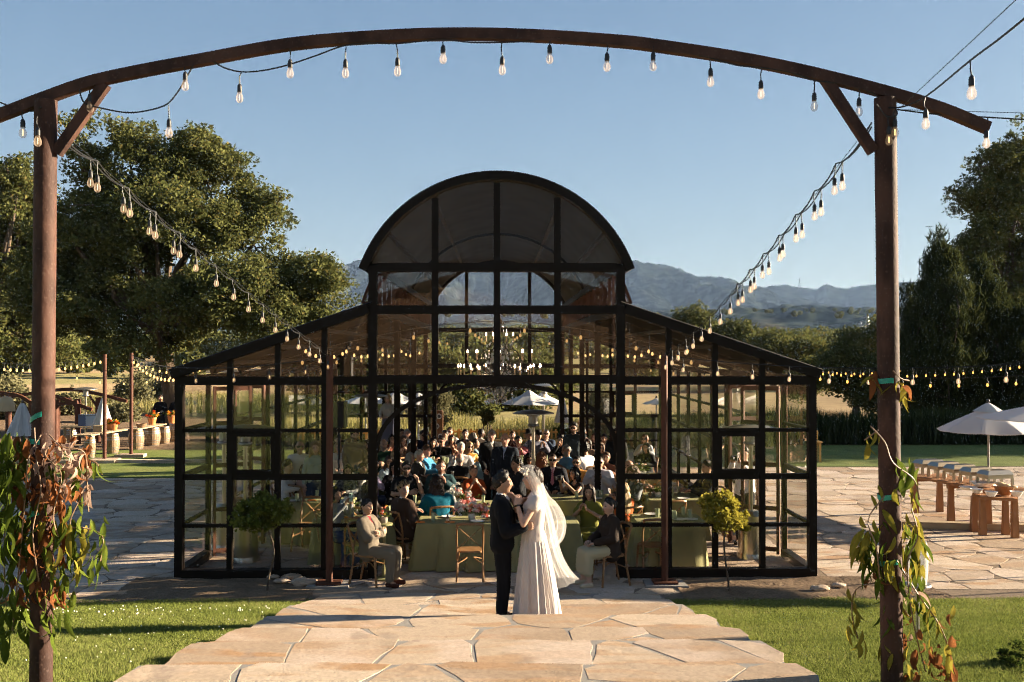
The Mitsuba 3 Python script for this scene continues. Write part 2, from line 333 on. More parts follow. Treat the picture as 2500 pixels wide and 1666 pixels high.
def end_wall(y, front=True, glass=True):
    s = -1 if front else 1
    pd = .14
    for sx in (-1, 1):
        hv('column', HX + sx * (HALF - .055), y, 0, 3.16, .12, pd); hv('column', HX + sx * CW, y, 0, 4.82, .13, pd)
        hb('eave_beam', (HX + sx * (HALF - .116), y + .002 * s, EZ), (HX + sx * (CW + .066), y + .002 * s, EZ), .15, .13)
        hb('rafter', (HX + sx * (HALF + .06), y + .03 * s, wing_z(HALF + .06) + .035), (HX + sx * (CW + .067), y + .03 * s, wing_z(CW + .067) + .035), .17, .15)
        hb('sill', (HX + sx * (HALF - .11), y + .012 * s, .07), (HX + sx * (CW + .067), y + .012 * s, .07), .20, .135)
        edges = [CW + .065] + WM + [HALF - .115]
        for k, wx in enumerate(WM):
            hv('mullion', HX + sx * wx, y, .138, EZ - .066, .085, .09); hv('mullion', HX + sx * wx, y, EZ + .066, wing_z(wx) - .03, .085, .09)
        for k in range(4):
            a, b = (edges[k] + (.043 if k else 0)), edges[k + 1] - (.043 if k < 3 else 0)
            x0, x1 = sorted((HX + sx * a, HX + sx * b))
            win = (k == 2)
            zs = [.138] + [m for mz in MZ for m in (mz[0] - mz[1] / 2, mz[0] + mz[1] / 2)] + [EZ - .066]
            for j, (mz, th) in enumerate(MZ): hb('muntin', (x0 + .002, y + .004, mz), (x1 - .002, y + .004, mz), .07, th)
            for j in range(4):
                z0, z1 = zs[2 * j], zs[2 * j + 1]
                if win and j == 2:
                    wk = numbered(H + '__window'); tag(wk)
                    for q in ((x0 + .03, x0 + .03, z0, z1), (x1 - .03, x1 - .03, z0, z1)): add('frame', box2((q[0] - .03, y - .05, z0 + .002), (q[1] + .03, y + .05, z1 - .002)), 'black_metal', wk)
                    for zz in (z0 + .035, z1 - .035): add('frame', box2((x0 + .061, y - .048, zz - .033), (x1 - .061, y + .048, zz + .033)), 'black_metal', wk)
                    if glass: add('pane', (np.array([[x0 + .06, y, z0 + .07], [x1 - .06, y, z0 + .07], [x1 - .06, y, z1 - .07], [x0 + .06, y, z1 - .07]]), np.array([[0, 1, 2, 3]])), 'glass', wk)
                elif glass: pane(x0, x1, y, z0, z1)
            if glass:
                P = [(HX + sx * a, y, EZ + .066), (HX + sx * b, y, EZ + .066), (HX + sx * b, y, wing_z(b) - .04), (HX + sx * a, y, wing_z(a) - .04)]
                panepoly(P)
    # nave front
    for z, h in ((4.80, .135), (4.145, .13), (3.065, .13)): hb('cross_beam', (HX - CW + .066, y + .002 * s, z), (HX + CW - .066, y + .002 * s, z), .15, h)
    mx = (-.96, 0, .94)
    for x in mx:
        for z0, z1 in ((3.131, 4.079), (4.211, 4.731)): hv('mullion', HX + x, y, z0, z1, .1, .1)
        hv('mullion', HX + x, y, 4.868, VZ + math.sqrt((VR - .12)**2 - x * x), .1, .1)
    ex = [-CW + .066, *mx, CW - .066]
    for k in range(4):
        a, b = HX + ex[k] + (.05 if k else 0), HX + ex[k + 1] - (.05 if k < 3 else 0)
        if glass:
            pane(a, b, y, 3.131, 4.079); pane(a, b, y, 4.211, 4.731)
            t = np.linspace(a, b, 9); P = [(a, y, 4.868), (b, y, 4.868)] + [(x, y, VZ + math.sqrt(max((VR - .1)**2 - (x - HX)**2, .5))) for x in t[::-1]]
            panepoly(P, m='clear_pane')
    # arched rim of the vault
    th = np.radians(np.linspace(19.5, 160.5, 49))
    path = np.stack([HX + np.cos(th) * VR, np.full(49, y + .05 * s), VZ + np.sin(th) * VR], -1)
    add('vault_rim', sweep(path, rect(.26, .135), up=(0, 1, 0.001)) if False else (lambda: cat([
        grid(np.stack([np.stack([HX + np.cos(th) * r, np.full(49, yy), VZ + np.sin(th) * r], -1) for r, yy in ((VR - .07, y - .1), (VR + .065, y - .1), (VR + .065, y + .12), (VR - .07, y + .12), (VR - .07, y - .1))]))]))(), 'black_metal', H)
    # arch brace in the doorway
    t = np.linspace(0, PI, 41); ap = np.stack([HX + np.cos(t) * (CW - .06), np.full(41, y + .0), 1.93 + np.sin(t)**.9 * 1.06], -1)
    add('arch_brace', sweep(ap, rect(.07, .06), up=(0, 1, 0.001)), 'black_metal', H)
end_wall(D0, True); end_wall(D1, False)
# roofs of the two wings: corrugated sheets
def sheet(f, nu, nv):
    u, v = np.meshgrid(np.linspace(0, 1, nu), np.linspace(0, 1, nv), indexing='ij'); return f(u, v)
for sx in (-1, 1):
    def fr(u, v, o): 
        ax = HALF + .1 - v * (HALF + .1 - CW); return np.stack([HX + sx * ax, D0 - .1 + u * (D1 - D0 + .2), wing_z(ax) + .115 + o + .014 * np.sin(u * 2 * PI * 120)], -1)
    for o, m_ in ((0, 'zinc'),): add('roof', cat([grid(sheet(lambda u, v: fr(u, v, o), 721, 2)), grid(sheet(lambda u, v: fr(u, v, o - .03), 721, 2)[:, ::-1])]), m_, H)
    for k in range(1, 8): # rafters and purlins inside
        y = D0 + (D1 - D0) * k / 8
        hb('rafter', (HX + sx * HALF, y, wing_z(HALF) + .02), (HX + sx * CW, y, wing_z(CW) + .02), .09, .12, 'roof_brown')
    for k in range(1, 4):
        ax = CW + (HALF - CW) * k / 4; add('ceiling_board', box2((HX + sx * ax - .32, D0 + .1, wing_z(ax) - .105), (HX + sx * ax + .32, D1 - .1, wing_z(ax) - .085)), 'roof_brown', H) if False else hb('purlin', (HX + sx * ax, D0 + .1, wing_z(ax) - .07), (HX + sx * ax, D1 - .1, wing_z(ax) - .07), .06, .06, 'roof_brown')
# barrel vault: corrugated round the arc, purlins along it
NU = 1 + 8 * 84
def vault(r0):
    def f(u, v):
        a = np.radians(19.5 + v * 141); r = r0 + .022 * np.sin(u * 2 * PI * 84)
        return np.stack([HX + np.cos(a) * r, D0 - .08 + u * (D1 - D0 + .16), VZ + np.sin(a) * r], -1)
    return f
add('vault_roof', cat([grid(sheet(vault(VR + .03), NU, 33))]), 'zinc', H, smooth=True)
for a in (38, 62, 118, 142):
    r = VR - .02; hb('purlin', (HX + math.cos(math.radians(a)) * r, D0 + .13, VZ + math.sin(math.radians(a)) * r), (HX + math.cos(math.radians(a)) * r, D1 - .13, VZ + math.sin(math.radians(a)) * r), .07, .05, 'roof_brown')
NB = 8
for k in range(1, NB):
    y = D0 + (D1 - D0) * k / NB
    th = np.radians(np.linspace(19.5, 160.5, 33)); path = np.stack([HX + np.cos(th) * (VR - .05), np.full(33, y), VZ + np.sin(th) * (VR - .05)], -1)
    if k == 4: add('vault_rib', sweep(path, rect(.05, .06), up=(0, 1, .001)), 'black_metal', H)
    if k in (2, 4, 6):
        for sx in (-1, 1): hv('column', HX + sx * CW, y, 0, 4.08, .11, .11)
for sx in (-1, 1):   # clerestory of the nave: beams, mullions, awning windows tipped open
    x = HX + sx * CW
    for z, h in ((4.80, .13), (4.145, .13)): hb('nave_beam', (x, D0 + .072, z), (x, D1 - .072, z), .12, h)
    n = 20
    for k in range(n):
        y0, y1 = D0 + .1 + (D1 - D0 - .2) * k / n, D0 + .1 + (D1 - D0 - .2) * (k + 1) / n
        if k: hv('clerestory_mullion', x, y0, 4.211, 4.734, .07, .05, 'rust_dark')
        tilt = .36
        if k % 2 == 0:
            wk = numbered(H + '__awning_window'); c, q = math.cos(tilt), math.sin(tilt); L = .46
            hx, hz = x + sx * .03, 4.68
            def pt(v, y): return (hx + sx * q * v, y, hz - c * v)
            for y in (y0 + .06, y1 - .06): add('frame', bar(pt(0, y), pt(L, y), .04, .045, (0, 1, 0)), 'rust_dark', wk)
            for v in (.02, L - .02): add('frame', bar(pt(v, y0 + .085), pt(v, y1 - .085), .045, .04), 'rust_dark', wk)
            add('pane', (np.array([pt(.04, y0 + .08), pt(.04, y1 - .08), pt(L - .04, y1 - .08), pt(L - .04, y0 + .08)]), np.array([[0, 1, 2, 3]])), 'glass', wk)
        else: panepoly([(x, y0 + .03, 4.211), (x, y1 - .03, 4.211), (x, y1 - .03, 4.734), (x, y0 + .03, 4.734)])
    # side walls
    x = HX + sx * (HALF - .055); n = 10; L = D1 - D0
    hb('eave_beam', (x, D0 + .072, EZ), (x, D1 - .072, EZ), .12, .13); 
    doors = (1,)
    for k in range(n):
        y0, y1 = D0 + .07 + (L - .14) * k / n, D0 + .07 + (L - .14) * (k + 1) / n
        if k: hv('side_mullion', x, y0, 0.0, EZ - .066, .08, .075)
        if k in doors: continue
        hb('sill', (x, y0 + .04, .07), (x, y1 - .04, .07), .14, .135)
        for mz, th in MZ: hb('muntin', (x + .002 * sx, y0 + .039, mz), (x + .002 * sx, y1 - .039, mz), .05, th)
        panepoly([(x, y0 + .04, .138), (x, y1 - .04, .138), (x, y1 - .04, EZ - .066), (x, y0 + .04, EZ - .066)])
    # a pair of glazed doors folded open into the hall
    for y, a in ((D0 + .07 + (L - .14) * 1 / n + .06, .5), (D0 + .07 + (L - .14) * 2 / n - .06, -.35)):
        dk = numbered(H + '__glazed_door'); dx, dy = -sx * math.cos(a), math.sin(a) * 1.0; W = .66
        P = lambda t, z: (x + dx * t * W - sx * .06, y + dy * t * W, z)
        for t in (.04, .96): add('frame', bar(P(t, .02), P(t, 2.9), .06, .05, (dx, dy, 0)), 'rust_dark', dk)
        for z in (.1, .8, 1.55, 2.27, 2.86): add('frame', bar(P(.085, z), P(.915, z), .045, .07), 'rust_dark', dk)
        panepoly([P(.08, .13), P(.92, .13), P(.92, 2.83), P(.08, 2.83)], dk)
# ---------------------------------------------------------------- rusty entrance arch in the foreground
DA = 6.9
ARCH = thing('entrance_arch', 'rusted steel arch of two round posts carrying a long bowed beam over the steps', 'arch')
beam_px = [(-90, 302), (0, 268), (110, 226), (223, 187), (355, 158), (487, 134), (701, 96), (900, 78), (1105, 70), (1300, 74), (1490, 86), (1600, 98), (1832, 134), (2046, 181), (2270, 243), (2412, 299)]
BP = catmull([at(x, y + 14, DA) for x, y in beam_px], 6)
def beam_at(px):
    v = np.array([at(px, 833, DA)[0]]); return np.array([v[0], DA, np.interp(v[0], BP[:, 0], BP[:, 2])])
add('beam', sweep(BP, rect(.075, .07), up=(0, 1, .001)), 'rust', ARCH)
for (x0, y0), (x1, y1) in (((112, 250), (100, 1666)), ((2161, 245), (2178, 1666))):
    p, q = at(x0, y0, DA), at(x1, y1, DA); q = q + (q - p) * .12
    add('post', tube([q, lerp(q, p, .5), p], .0742, 32), 'rust', ARCH, smooth=40)
    add('post_cap', cyl(p + [0, 0, .001], p + [0, 0, .012], .0745, 32), 'rust', ARCH)
for (x0, y0), (x1, y1) in (((138, 375), (258, 205)), ((2132, 372), (2014, 192))):
    add('brace', bar(at(x0, y0, DA), at(x1, y1, DA), .07, .06, (0, 1, 0)), 'rust', ARCH)
# teal tie tape round the posts
mat('teal_tape', lambda p, n, uv: mix((.0, .16, .12), (.02, .34, .25), fbm(p.x * 60, p.y * 60, p.z * 60, 2)), .35, spec=.5)
for i, (xc, yc, sl) in enumerate([(103, 1015, .035), (101, 1078, -.01), (100, 1250, .02), (2170, 1212, .004), (2165, 930, .0), (2172, 1370, .01)]):
    c = at(xc, yc, DA); a = np.linspace(0, 2 * PI, 33)
    pth = np.stack([c[0] + np.cos(a) * .0765, c[1] + np.sin(a) * .0765, c[2] + np.cos(a) * sl + .004 * np.sin(a * 3)], -1)
    k = add('tie_tape', grid(np.stack([pth + [0, 0, -.018], pth + [0, 0, .018]])), 'teal_tape', smooth=True)
    tag(k, ['teal tape wound aslant round the left rusty post above the vine', 'teal tape round the left rusty post at the top of the vine', 'teal tape half hidden low in the reddish vine', 'teal tape round the right rusty post above the leafy clump', 'teal tape high on the right rusty post', 'teal tape low in the vine of the right rusty post'][i], 'tape')
# light poles at the hall's front corners
for sgn, xp, lab in ((-1, 805, 'slim rusty pole standing before the left wing of the glass hall'), (1, 1622, 'slim rusty pole standing before the right wing of the glass hall')):
    b = onz(xp, 1424, .03); b[1] = 14.95; b[0] = X(xp, 14.95)
    k = thing('light_pole', lab, 'pole', 'poles for the light strings at the glass front')
    add('shaft', cyl((b[0], b[1], .06), (b[0], b[1], Z(868, b[1])), .052, 20), 'rust_dark', k, smooth=40)
    add('base_plate', box((b[0], b[1], .045), (.36, .3, .03)), 'rust_dark', k)
    add('footing', prism(Polygon([(b[0] - .32, b[1] - .22), (b[0] + .32, b[1] - .24), (b[0] + .3, b[1] + .2), (b[0] - .3, b[1] + .2)]), -.1, .029, .01), 'mortar', k)
POLE_L, POLE_R = np.array([X(805, 14.95), 14.95, Z(868, 14.95)]), np.array([X(1622, 14.95), 14.95, Z(868, 14.95)])
# ---------------------------------------------------------------- hills
def leafy(p, n, uv): return mix(mix((.044, .055, .018), (.155, .158, .056), uv.x), (.17, .125, .04), smoothstep(.86, 1.0, uv.y) * .7)
def mat_leaf(name, fn, tr=.55, rough=.55):
    scene[name] = {'type': 'principledthin', 'base_color': proc(fn), 'roughness': rough, 'diff_trans': tr, 'eta': 1.4}
mat_leaf('leaf_oak', leafy)
mat_leaf('leaf_pine', lambda p, n, uv: mix((.018, .028, .012), (.075, .082, .028), uv.x))
mat_leaf('rush', lambda p, n, uv: mix((.018, .030, .012), (.05, .062, .024), uv.x))
mat_leaf('leaf_olive', lambda p, n, uv: mix((.10, .10, .05), (.22, .20, .11), uv.x))
mat_leaf('leaf_bright', lambda p, n, uv: mix((.14, .14, .018), (.38, .32, .055), uv.x), .8)
mat_leaf('leaf_mid', lambda p, n, uv: mix((.06, .085, .015), (.18, .19, .04), uv.x), .7)
mat_leaf('leaf_green', lambda p, n, uv: mix((.035, .06, .012), (.10, .12, .028), uv.x), .6)
mat_leaf('grass_blade', lambda p, n, uv: mix(mix((.11, .14, .028), (.24, .26, .075), uv.x), (.30, .26, .12), smoothstep(.8, 1.0, uv.y) * .8), .5)
mat_leaf('dry_grass', lambda p, n, uv: mix((.17, .17, .05), (.36, .30, .13), uv.x), .4)
mat('bark', lambda p, n, uv: mix((.045, .033, .024), (.16, .115, .08), fbm(p.x * 9, p.y * 9, p.z * 2.5, 4)), .9, spec=.15, bump=lambda p, n, uv: fbm(p.x * 22, p.y * 22, p.z * 6, 3), bscale=.03)
def hillmat(p, n, uv):
    a = fbm(p.x * .011, p.y * .011, p.z * .02, 5); b = fbm(p.x * .045, p.y * .045, p.z * .05, 4); steep = n.z
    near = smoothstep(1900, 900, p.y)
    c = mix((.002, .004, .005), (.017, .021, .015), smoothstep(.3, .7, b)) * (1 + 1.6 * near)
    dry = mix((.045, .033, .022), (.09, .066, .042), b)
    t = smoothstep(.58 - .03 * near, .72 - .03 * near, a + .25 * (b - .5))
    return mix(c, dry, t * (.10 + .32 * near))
mat('hill', hillmat, 1.0, spec=0.0)
az = np.radians(np.linspace(-44, 44, 520)); rr = np.r_[np.linspace(420, 2000, 110), np.linspace(2030, 6200, 130)]
AZ, RR = np.meshgrid(az, rr, indexing='ij'); HXX, HYY = RR * np.sin(AZ), RR * np.cos(AZ)
PX = VX + F * np.tan(AZ)
def ridge(pxs, pys, R, w, wb):
    h = HC + (VY - np.interp(PX, pxs, pys)) * R * np.cos(AZ) / F
    d = RR - R; return h * np.exp(-np.where(d < 0, (d / w) ** 2, (d / wb) ** 2))
fb = meshkit.fbm(np.stack([HXX * .0042, HYY * .0012, HXX * 0], -1), 5, 3); rid = 1 - np.abs(2 * fb - 1)
fb2 = meshkit.fbm(np.stack([HXX * .012, HYY * .008, HXX * 0], -1), 4, 9); rid2 = 1 - np.abs(2 * fb2 - 1)
main = ridge([-800, 300, 700, 829, 870, 1000, 1216, 1400, 1500, 1562, 1615, 1700, 1785, 1850, 1905, 2000, 2100, 2500, 3200], [668, 655, 650, 652, 640, 634, 640, 628, 632, 636, 650, 676, 682, 706, 722, 742, 760, 770, 760], 3100, 900, 700)
far = ridge([-800, 1700, 1870, 1912, 1998, 2019, 2067, 2109, 2221, 2500, 3200], [690, 690, 704, 700, 708, 696, 711, 698, 692, 688, 700], 3900, 700, 600)
nearh = ridge([-800, 0, 500, 900, 1300, 1480, 1587, 1727, 1821, 1984, 2101, 2300, 2600, 3200], [785, 788, 790, 785, 785, 776, 764, 768, 757, 749, 757, 762, 755, 755], 1350, 420, 500)
foot = ridge([-800, 900, 1300, 1600, 2000, 3200], [815, 815, 812, 806, 800, 805], 760, 200, 260)
cw = np.exp(-((RR - 3100) / 330) ** 2); HZ = np.maximum(np.maximum(main * (1 - (.62 - .56 * cw) * (1 - rid) ** .8 - (.24 - .17 * cw) * (1 - rid2)), far * (.93 + .08 * rid)), np.maximum(nearh * (.62 + .40 * rid2), foot * (.8 + .2 * rid2)))
top = np.exp(-((RR - 3100) / 260) ** 2); HZ = HZ + 0 * top + (rid2 - .5) * 14 * np.clip(HZ / 100, 0, 1) + (meshkit.noise(np.stack([HXX * .05, HYY * .05, HXX * 0], -1)) - .5) * 7 * np.clip(HZ / 60, 0, 1)
tag(add('hills', grid(np.stack([HXX, HYY, HZ - 2.0], -1)), 'hill', smooth=True), 'chain of scrubby hills fading blue behind the trees', 'hills', kind='structure')
# ---------------------------------------------------------------- trees
def leaves(P, size, r, aspect=.55, up=.35, lift=0.0):
    "rhombic leaves at the points P"
    n = len(P); d = r.randn(n, 3); d[:, 2] = d[:, 2] * .8 + lift; d /= np.linalg.norm(d, axis=1, keepdims=True)
    nn = r.randn(n, 3); nn[:, 2] += up; s = np.cross(nn, d); s /= np.linalg.norm(s, axis=1, keepdims=True) + 1e-9
    L = (size * (.65 + .7 * r.rand(n)))[:, None]; b = np.cross(d, s)
    v = np.stack([P - d * L / 2, P + s * L * aspect / 2 + b * L * .08, P + d * L / 2, P - s * L * aspect / 2 + b * L * .08], 1).reshape(-1, 3)
    i = np.arange(n)[:, None] * 4; f = np.vstack([i + [0, 1, 2], i + [0, 2, 3]])
    return v, f, n
def leaf_mesh(name, P, size, r, m, parent, tone=None, **kw):
    v, f, n = leaves(P, size, r, **kw); t = r.rand(n) if tone is None else np.clip(tone, 0, 1)
    return add(name, (v, f), m, parent, uv=np.repeat(np.stack([t, r.rand(n)], 1), 4, 0))
def tree(name, label, base, tips, limbs_to, trunk_r, m='leaf_oak', leaf=.13, per=60, rc=.55, seed=0, group=None, kind=None, up=.35, lift=0.0, aspect=.55, fork=.35, flat=.7, twig=True, trunk_top=None):
    r = np.random.RandomState(seed); k = thing(name, label, 'tree', group)
    base = np.asarray(base, float); tips = np.asarray(tips, float)
    c = tips.mean(0); top = np.array([lerp(base[0], c[0], .5), lerp(base[1], c[1], .5), base[2] + (tips[:, 2].max() - base[2]) * fork]) if trunk_top is None else np.asarray(trunk_top, float)
    ms = [tube(catmull([base - [0, 0, .3], base + [0, 0, .12 * (top[2] - base[2])], lerp(base, top, .6) + r.randn(3) * [.08, .08, 0], top], 4), np.interp(np.linspace(0, 1, 13), [0, .12, .3, 1], [trunk_r * 1.7, trunk_r * 1.1, trunk_r, trunk_r * .75]), 10)]
    idx = r.choice(len(tips), min(limbs_to, len(tips)), replace=False); nodes = [lerp(base, top, .9), top]
    for i in idx:
        q = tips[i]; s = lerp(base, top, r.uniform(.75, 1.0)); mid = lerp(s, q, .5) + r.randn(3) * .10 * np.linalg.norm(q - s) + [0, 0, .08 * np.linalg.norm(q - s)]
        pth = catmull([s, mid, q], 5); ms.append(tube(pth, np.linspace(trunk_r * r.uniform(.35, .6), trunk_r * .07, len(pth)), 6)); nodes += list(pth[2:])
    if twig:
        nodes = np.array(nodes)
        for q in tips[r.permutation(len(tips))[:260]]:
            s = nodes[np.argmin(np.linalg.norm(nodes - q, axis=1) + .001)]; ms.append(tube(np.array([s, lerp(s, q, .5) + r.randn(3) * .1, q]), [trunk_r * .10, trunk_r * .06, trunk_r * .02], 4, caps=False))
    add('trunk', cat(ms), 'bark', k, smooth=True)
    n = len(tips) * per; w = np.repeat(np.arange(len(tips)), per)
    g = r.randn(n, 3); g /= np.linalg.norm(g, axis=1, keepdims=True) + 1e-9
    P = tips[w] + g * (r.rand(n, 1) ** .5) * rc * np.repeat(.6 + .8 * r.rand(len(tips)), per)[:, None] * [1, 1, flat]
    tone = np.repeat(r.rand(len(tips)), per) * .5 + r.rand(n) * .5
    lk = leaf_mesh('crown', P, leaf, r, m, k, tone, up=up, lift=lift, aspect=aspect); tag(lk, kind='stuff') if False else None
    return k
def blob_tips(blobs, n, r, shell=.55, gap=.47, gs=.55, seed=0):
    "blobs: (x, y, z, rx, ry, rz); branch tips in their outer volume with gaps left by noise"
    blobs = np.asarray(blobs, float); w = blobs[:, 3] * blobs[:, 5]; out = []
    for i in r.choice(len(blobs), n * 3, p=w / w.sum()):
        b = blobs[i]; d = r.randn(3); d /= np.linalg.norm(d); q = b[:3] + d * b[3:] * (shell + (1.12 - shell) * r.rand() ** 1.2) if r.rand() < .8 else b[:3] + d * b[3:] * r.rand() ** .4
        out.append(q)
    out = np.array(out); g = meshkit.fbm(out * gs, 3, seed); return out[g > gap][:n]
def pxblob(px, py, rpx, rpy, d, dd=None):
    c = at(px, py, d); k = d / F; return (*c, rpx * k, (dd or rpx * k), rpy * k)
r1 = np.random.RandomState(11)
# the great oak on the left
DO = 42.0
ob = [pxblob(330, 420, 150, 110, DO), pxblob(250, 350, 90, 60, DO, 3), pxblob(500, 430, 120, 110, DO), pxblob(590, 520, 100, 90, DO - 1), pxblob(440, 560, 160, 120, DO - 2), pxblob(250, 600, 150, 130, DO - 1), pxblob(640, 560, 60, 60, DO, 2), pxblob(690, 690, 110, 70, DO - 1), pxblob(780, 690, 60, 60, DO - 2), pxblob(810, 750, 55, 40, DO - 2), pxblob(560, 720, 140, 90, DO - 3), pxblob(380, 760, 170, 90, DO - 2), pxblob(700, 790, 110, 50, DO - 2, 2.5), pxblob(480, 370, 60, 50, DO, 1.5), pxblob(240, 780, 130, 80, DO - 2), pxblob(150, 700, 110, 110, DO - 1), pxblob(330, 860, 110, 45, DO - 3, 2)]
tips = blob_tips(ob, 2700, r1, seed=2, gap=.50, gs=.7)
OAK = tree('oak_tree', 'huge spreading oak with a thick dark trunk behind the barrel bar on the left', onz(424, 1062, -.05), tips, 34, .36, leaf=.17, per=62, rc=.50, seed=5, fork=.36, trunk_top=at(395, 800, DO - .5))
ob2 = [pxblob(20, 500, 90, 90, 50), pxblob(60, 440, 60, 50, 50, 2.5), pxblob(-60, 560, 120, 120, 50), pxblob(90, 620, 80, 90, 50), pxblob(30, 720, 120, 110, 49), pxblob(0, 840, 150, 60, 48, 3), pxblob(130, 850, 80, 50, 48, 2)]
tree('oak_tree', 'dense oak at the left edge of the view behind the left rusty post', at(-40, 1010, 50) * [1, 1, 0], blob_tips(ob2, 1000, r1, seed=5, gap=.46, gs=.8), 16, .4, leaf=.19, per=70, rc=.6, seed=6)
# low bushes under the oak, seen between the barrels
for (px, py, w, h, d, lab) in [(320, 985, 46, 60, 60, 'loose grey green tree in the dry field left of the great oak trunk'), (360, 960, 60, 70, 64, 'hazy grey green tree in the field right behind the two rusty poles'), (170, 1000, 26, 34, 55, 'small round shrub in the dry field between the pergola posts'), (30, 1000, 90, 70, 52, 'olive coloured tree behind the closed parasol at the left edge'), (290, 1030, 30, 24, 50, 'low bush behind the closed white parasol by the barrels')]:
    b = [pxblob(px + r1.randn() * w * .3, py - h * .1 + r1.randn() * h * .3, w * .55, h * .55, d) for _ in range(6)]
    base = onz(px, VY + F * HC / d, 0); tree('field_tree', lab, base, blob_tips(b, 130, r1, seed=px, gap=.42), 7, .11, 'leaf_olive', leaf=.2, per=70, rc=.6, seed=px)
# trees on the right: each by its own crown
RT = [(1700, 812, 62, 62, 92, 'oak', 'nearest rounded oak rising over the right slope of the hall roof'), (1795, 845, 52, 52, 88, 'oak', 'second rounded oak from the hall roof in the right tree row'), (1880, 868, 62, 50, 84, 'oak', 'bushy oak in the middle of the right tree row'), (1965, 880, 58, 52, 82, 'oak', 'oak left of the right rusty post at the end of the tree row'),
      (2085, 900, 90, 95, 48, 'oak', 'oak with a visible dark trunk standing in the dry field behind the right rusty post'), (1985, 950, 62, 70, 56, 'oak', 'smaller oak beside the right corner of the glass hall'), (2140, 830, 60, 50, 90, 'oak', 'oak crown showing just right of the right rusty post')]
for i, (px, py, w, h, d, kd, lab) in enumerate(RT):
    b = [pxblob(px + r1.uniform(-.55, .55) * w, py + r1.uniform(-.4, .6) * h, w * .5, h * .45, d) for _ in range(9)] + [pxblob(px, py - h * .5, w * .5, h * .5, d)]
    tree('oak_tree', lab, (X(px + r1.randn() * 4, d), d, 0), blob_tips(b, 300 if d > 60 else 330, r1, seed=i, gap=.42), 12, .2 if d < 60 else .35, leaf=.19 if d < 60 else .32, per=80, rc=.62 if d < 60 else 1.1, seed=20 + i)
# trees seen through the hall
for i, (px, py, w, h, d, lab) in enumerate([(900, 905, 80, 60, 62, 'oak behind the far umbrellas on the left of the hall'), (1010, 900, 80, 75, 58, 'oak seen through the hall left of the chandelier'), (1110, 905, 85, 90, 56, 'broad dark oak seen through the hall right behind the chandelier'), (1240, 930, 85, 75, 60, 'dark oak seen through the hall over the open umbrella'), (1330, 925, 70, 70, 64, 'oak seen through the hall right of the open umbrella'), (760, 900, 80, 70, 66, 'oak seen through the left wing of the hall'), (1560, 900, 60, 50, 95, 'distant oak seen through the right wing of the hall')]):
    b = [pxblob(px + r1.uniform(-.6, .6) * w, py + r1.uniform(-.5, 1.05) * h, w * .52, h * .42, d) for _ in range(13)]
    tree('oak_tree', lab, (X(px, d), d, 0), blob_tips(b, 440, r1, seed=40 + i, gap=.42), 9, .22, leaf=.26, per=70, rc=.85, seed=40 + i)
# the dark grove at the right edge
gb = [pxblob(2420, 640, 90, 90, 51), pxblob(2500, 520, 110, 120, 52), pxblob(2440, 500, 60, 60, 52, 2.5), pxblob(2510, 430, 60, 70, 52, 2.5), pxblob(2560, 650, 120, 150, 52), pxblob(2480, 780, 110, 110, 51), pxblob(2395, 560, 45, 40, 51, 2), pxblob(2380, 470, 45, 55, 52, 2), pxblob(2440, 400, 55, 50, 52, 2), pxblob(2500, 345, 55, 45, 52, 2), pxblob(2370, 620, 50, 60, 51, 2)]
tree('oak_tree', 'tall dark oak towering at the right edge of the view', (X(2520, 52), 52, 0), blob_tips(gb, 1000, r1, seed=71, gap=.47, gs=.8), 16, .35, leaf=.19, per=70, rc=.62, seed=71)
def conifer_tips(cx, top, base, wpx, d, n, r):
    out = []
    for _ in range(n):
        t = r.rand() ** .8; py = top + (base - top) * t; w = wpx * (.14 + .86 * min(1, t * 2.1)) * (.8 + .3 * math.sin(t * 13 + cx) * math.sin(t * 29)); a = r.uniform(0, 2 * PI); q = r.rand() ** .5
        out.append(at(cx, py, d) + np.array([math.cos(a) * w * q * d / F, math.sin(a) * w * q * d / F, 0]))
    out = np.array(out); return out[meshkit.fbm(out * 1.1, 3, 5) > .44]
for i, (cx, tp, bs, w, d, n, lab) in enumerate([(2298, 572, 1090, 112, 46, 950, 'feathery dark green pine right of the right rusty post'), (2220, 700, 1080, 60, 48, 380, 'slim pine standing close behind the right rusty post'), (2405, 640, 1100, 110, 47, 900, 'bushy pine above the white umbrella on the right'), (2500, 760, 1110, 100, 46, 680, 'low dark pine at the right edge behind the umbrellas')]):
    tree('pine_tree', lab, (X(cx, d), d, 0), conifer_tips(cx, tp, bs, w, d, n, r1), 14, .16, 'leaf_pine', leaf=.46, per=44, rc=.42, seed=90 + i, lift=1.8, aspect=.10, flat=1.3, fork=.8, up=0)
# the wooded foot of the hills, one mass
rw = np.random.RandomState(77); P_, n_ = [], 0
for _ in range(560):
    d = rw.uniform(110, 420) if rw.rand() < .8 else rw.uniform(420, 900); x = rw.uniform(-.62, .62) * d; g = float(field_h(np.array([x]), np.array([d]))[0]) if d < 450 else 18 + (d - 450) * .05
    hh = rw.uniform(.55, 1.0) * max(3.5, 3.0 + .0205 * d - g * .6); c = np.array([x, d, g + hh * .55]); m = int(500 if d < 200 else 260); q = rw.randn(m, 3); q /= np.linalg.norm(q, axis=1, keepdims=True)
    lump = .7 + .6 * meshkit.noise(q * 2.2 + x, 3)[:, None]; P_.append(np.c_[c + q * [hh * .62, hh * .62, hh * .5] * lump * (rw.rand(m, 1) ** .25), np.full(m, .5 * rw.rand())])
P_ = np.vstack(P_); v_, f_, n_ = leaves(P_[:, :3], .95, rw); tag(add('woodland', (v_, f_), 'leaf_oak', uv=np.repeat(np.stack([P_[:, 3] + .5 * rw.rand(n_), rw.rand(n_)], 1), 4, 0)), 'far dark oak woodland covering the foot of the hills', 'woodland', kind='stuff')
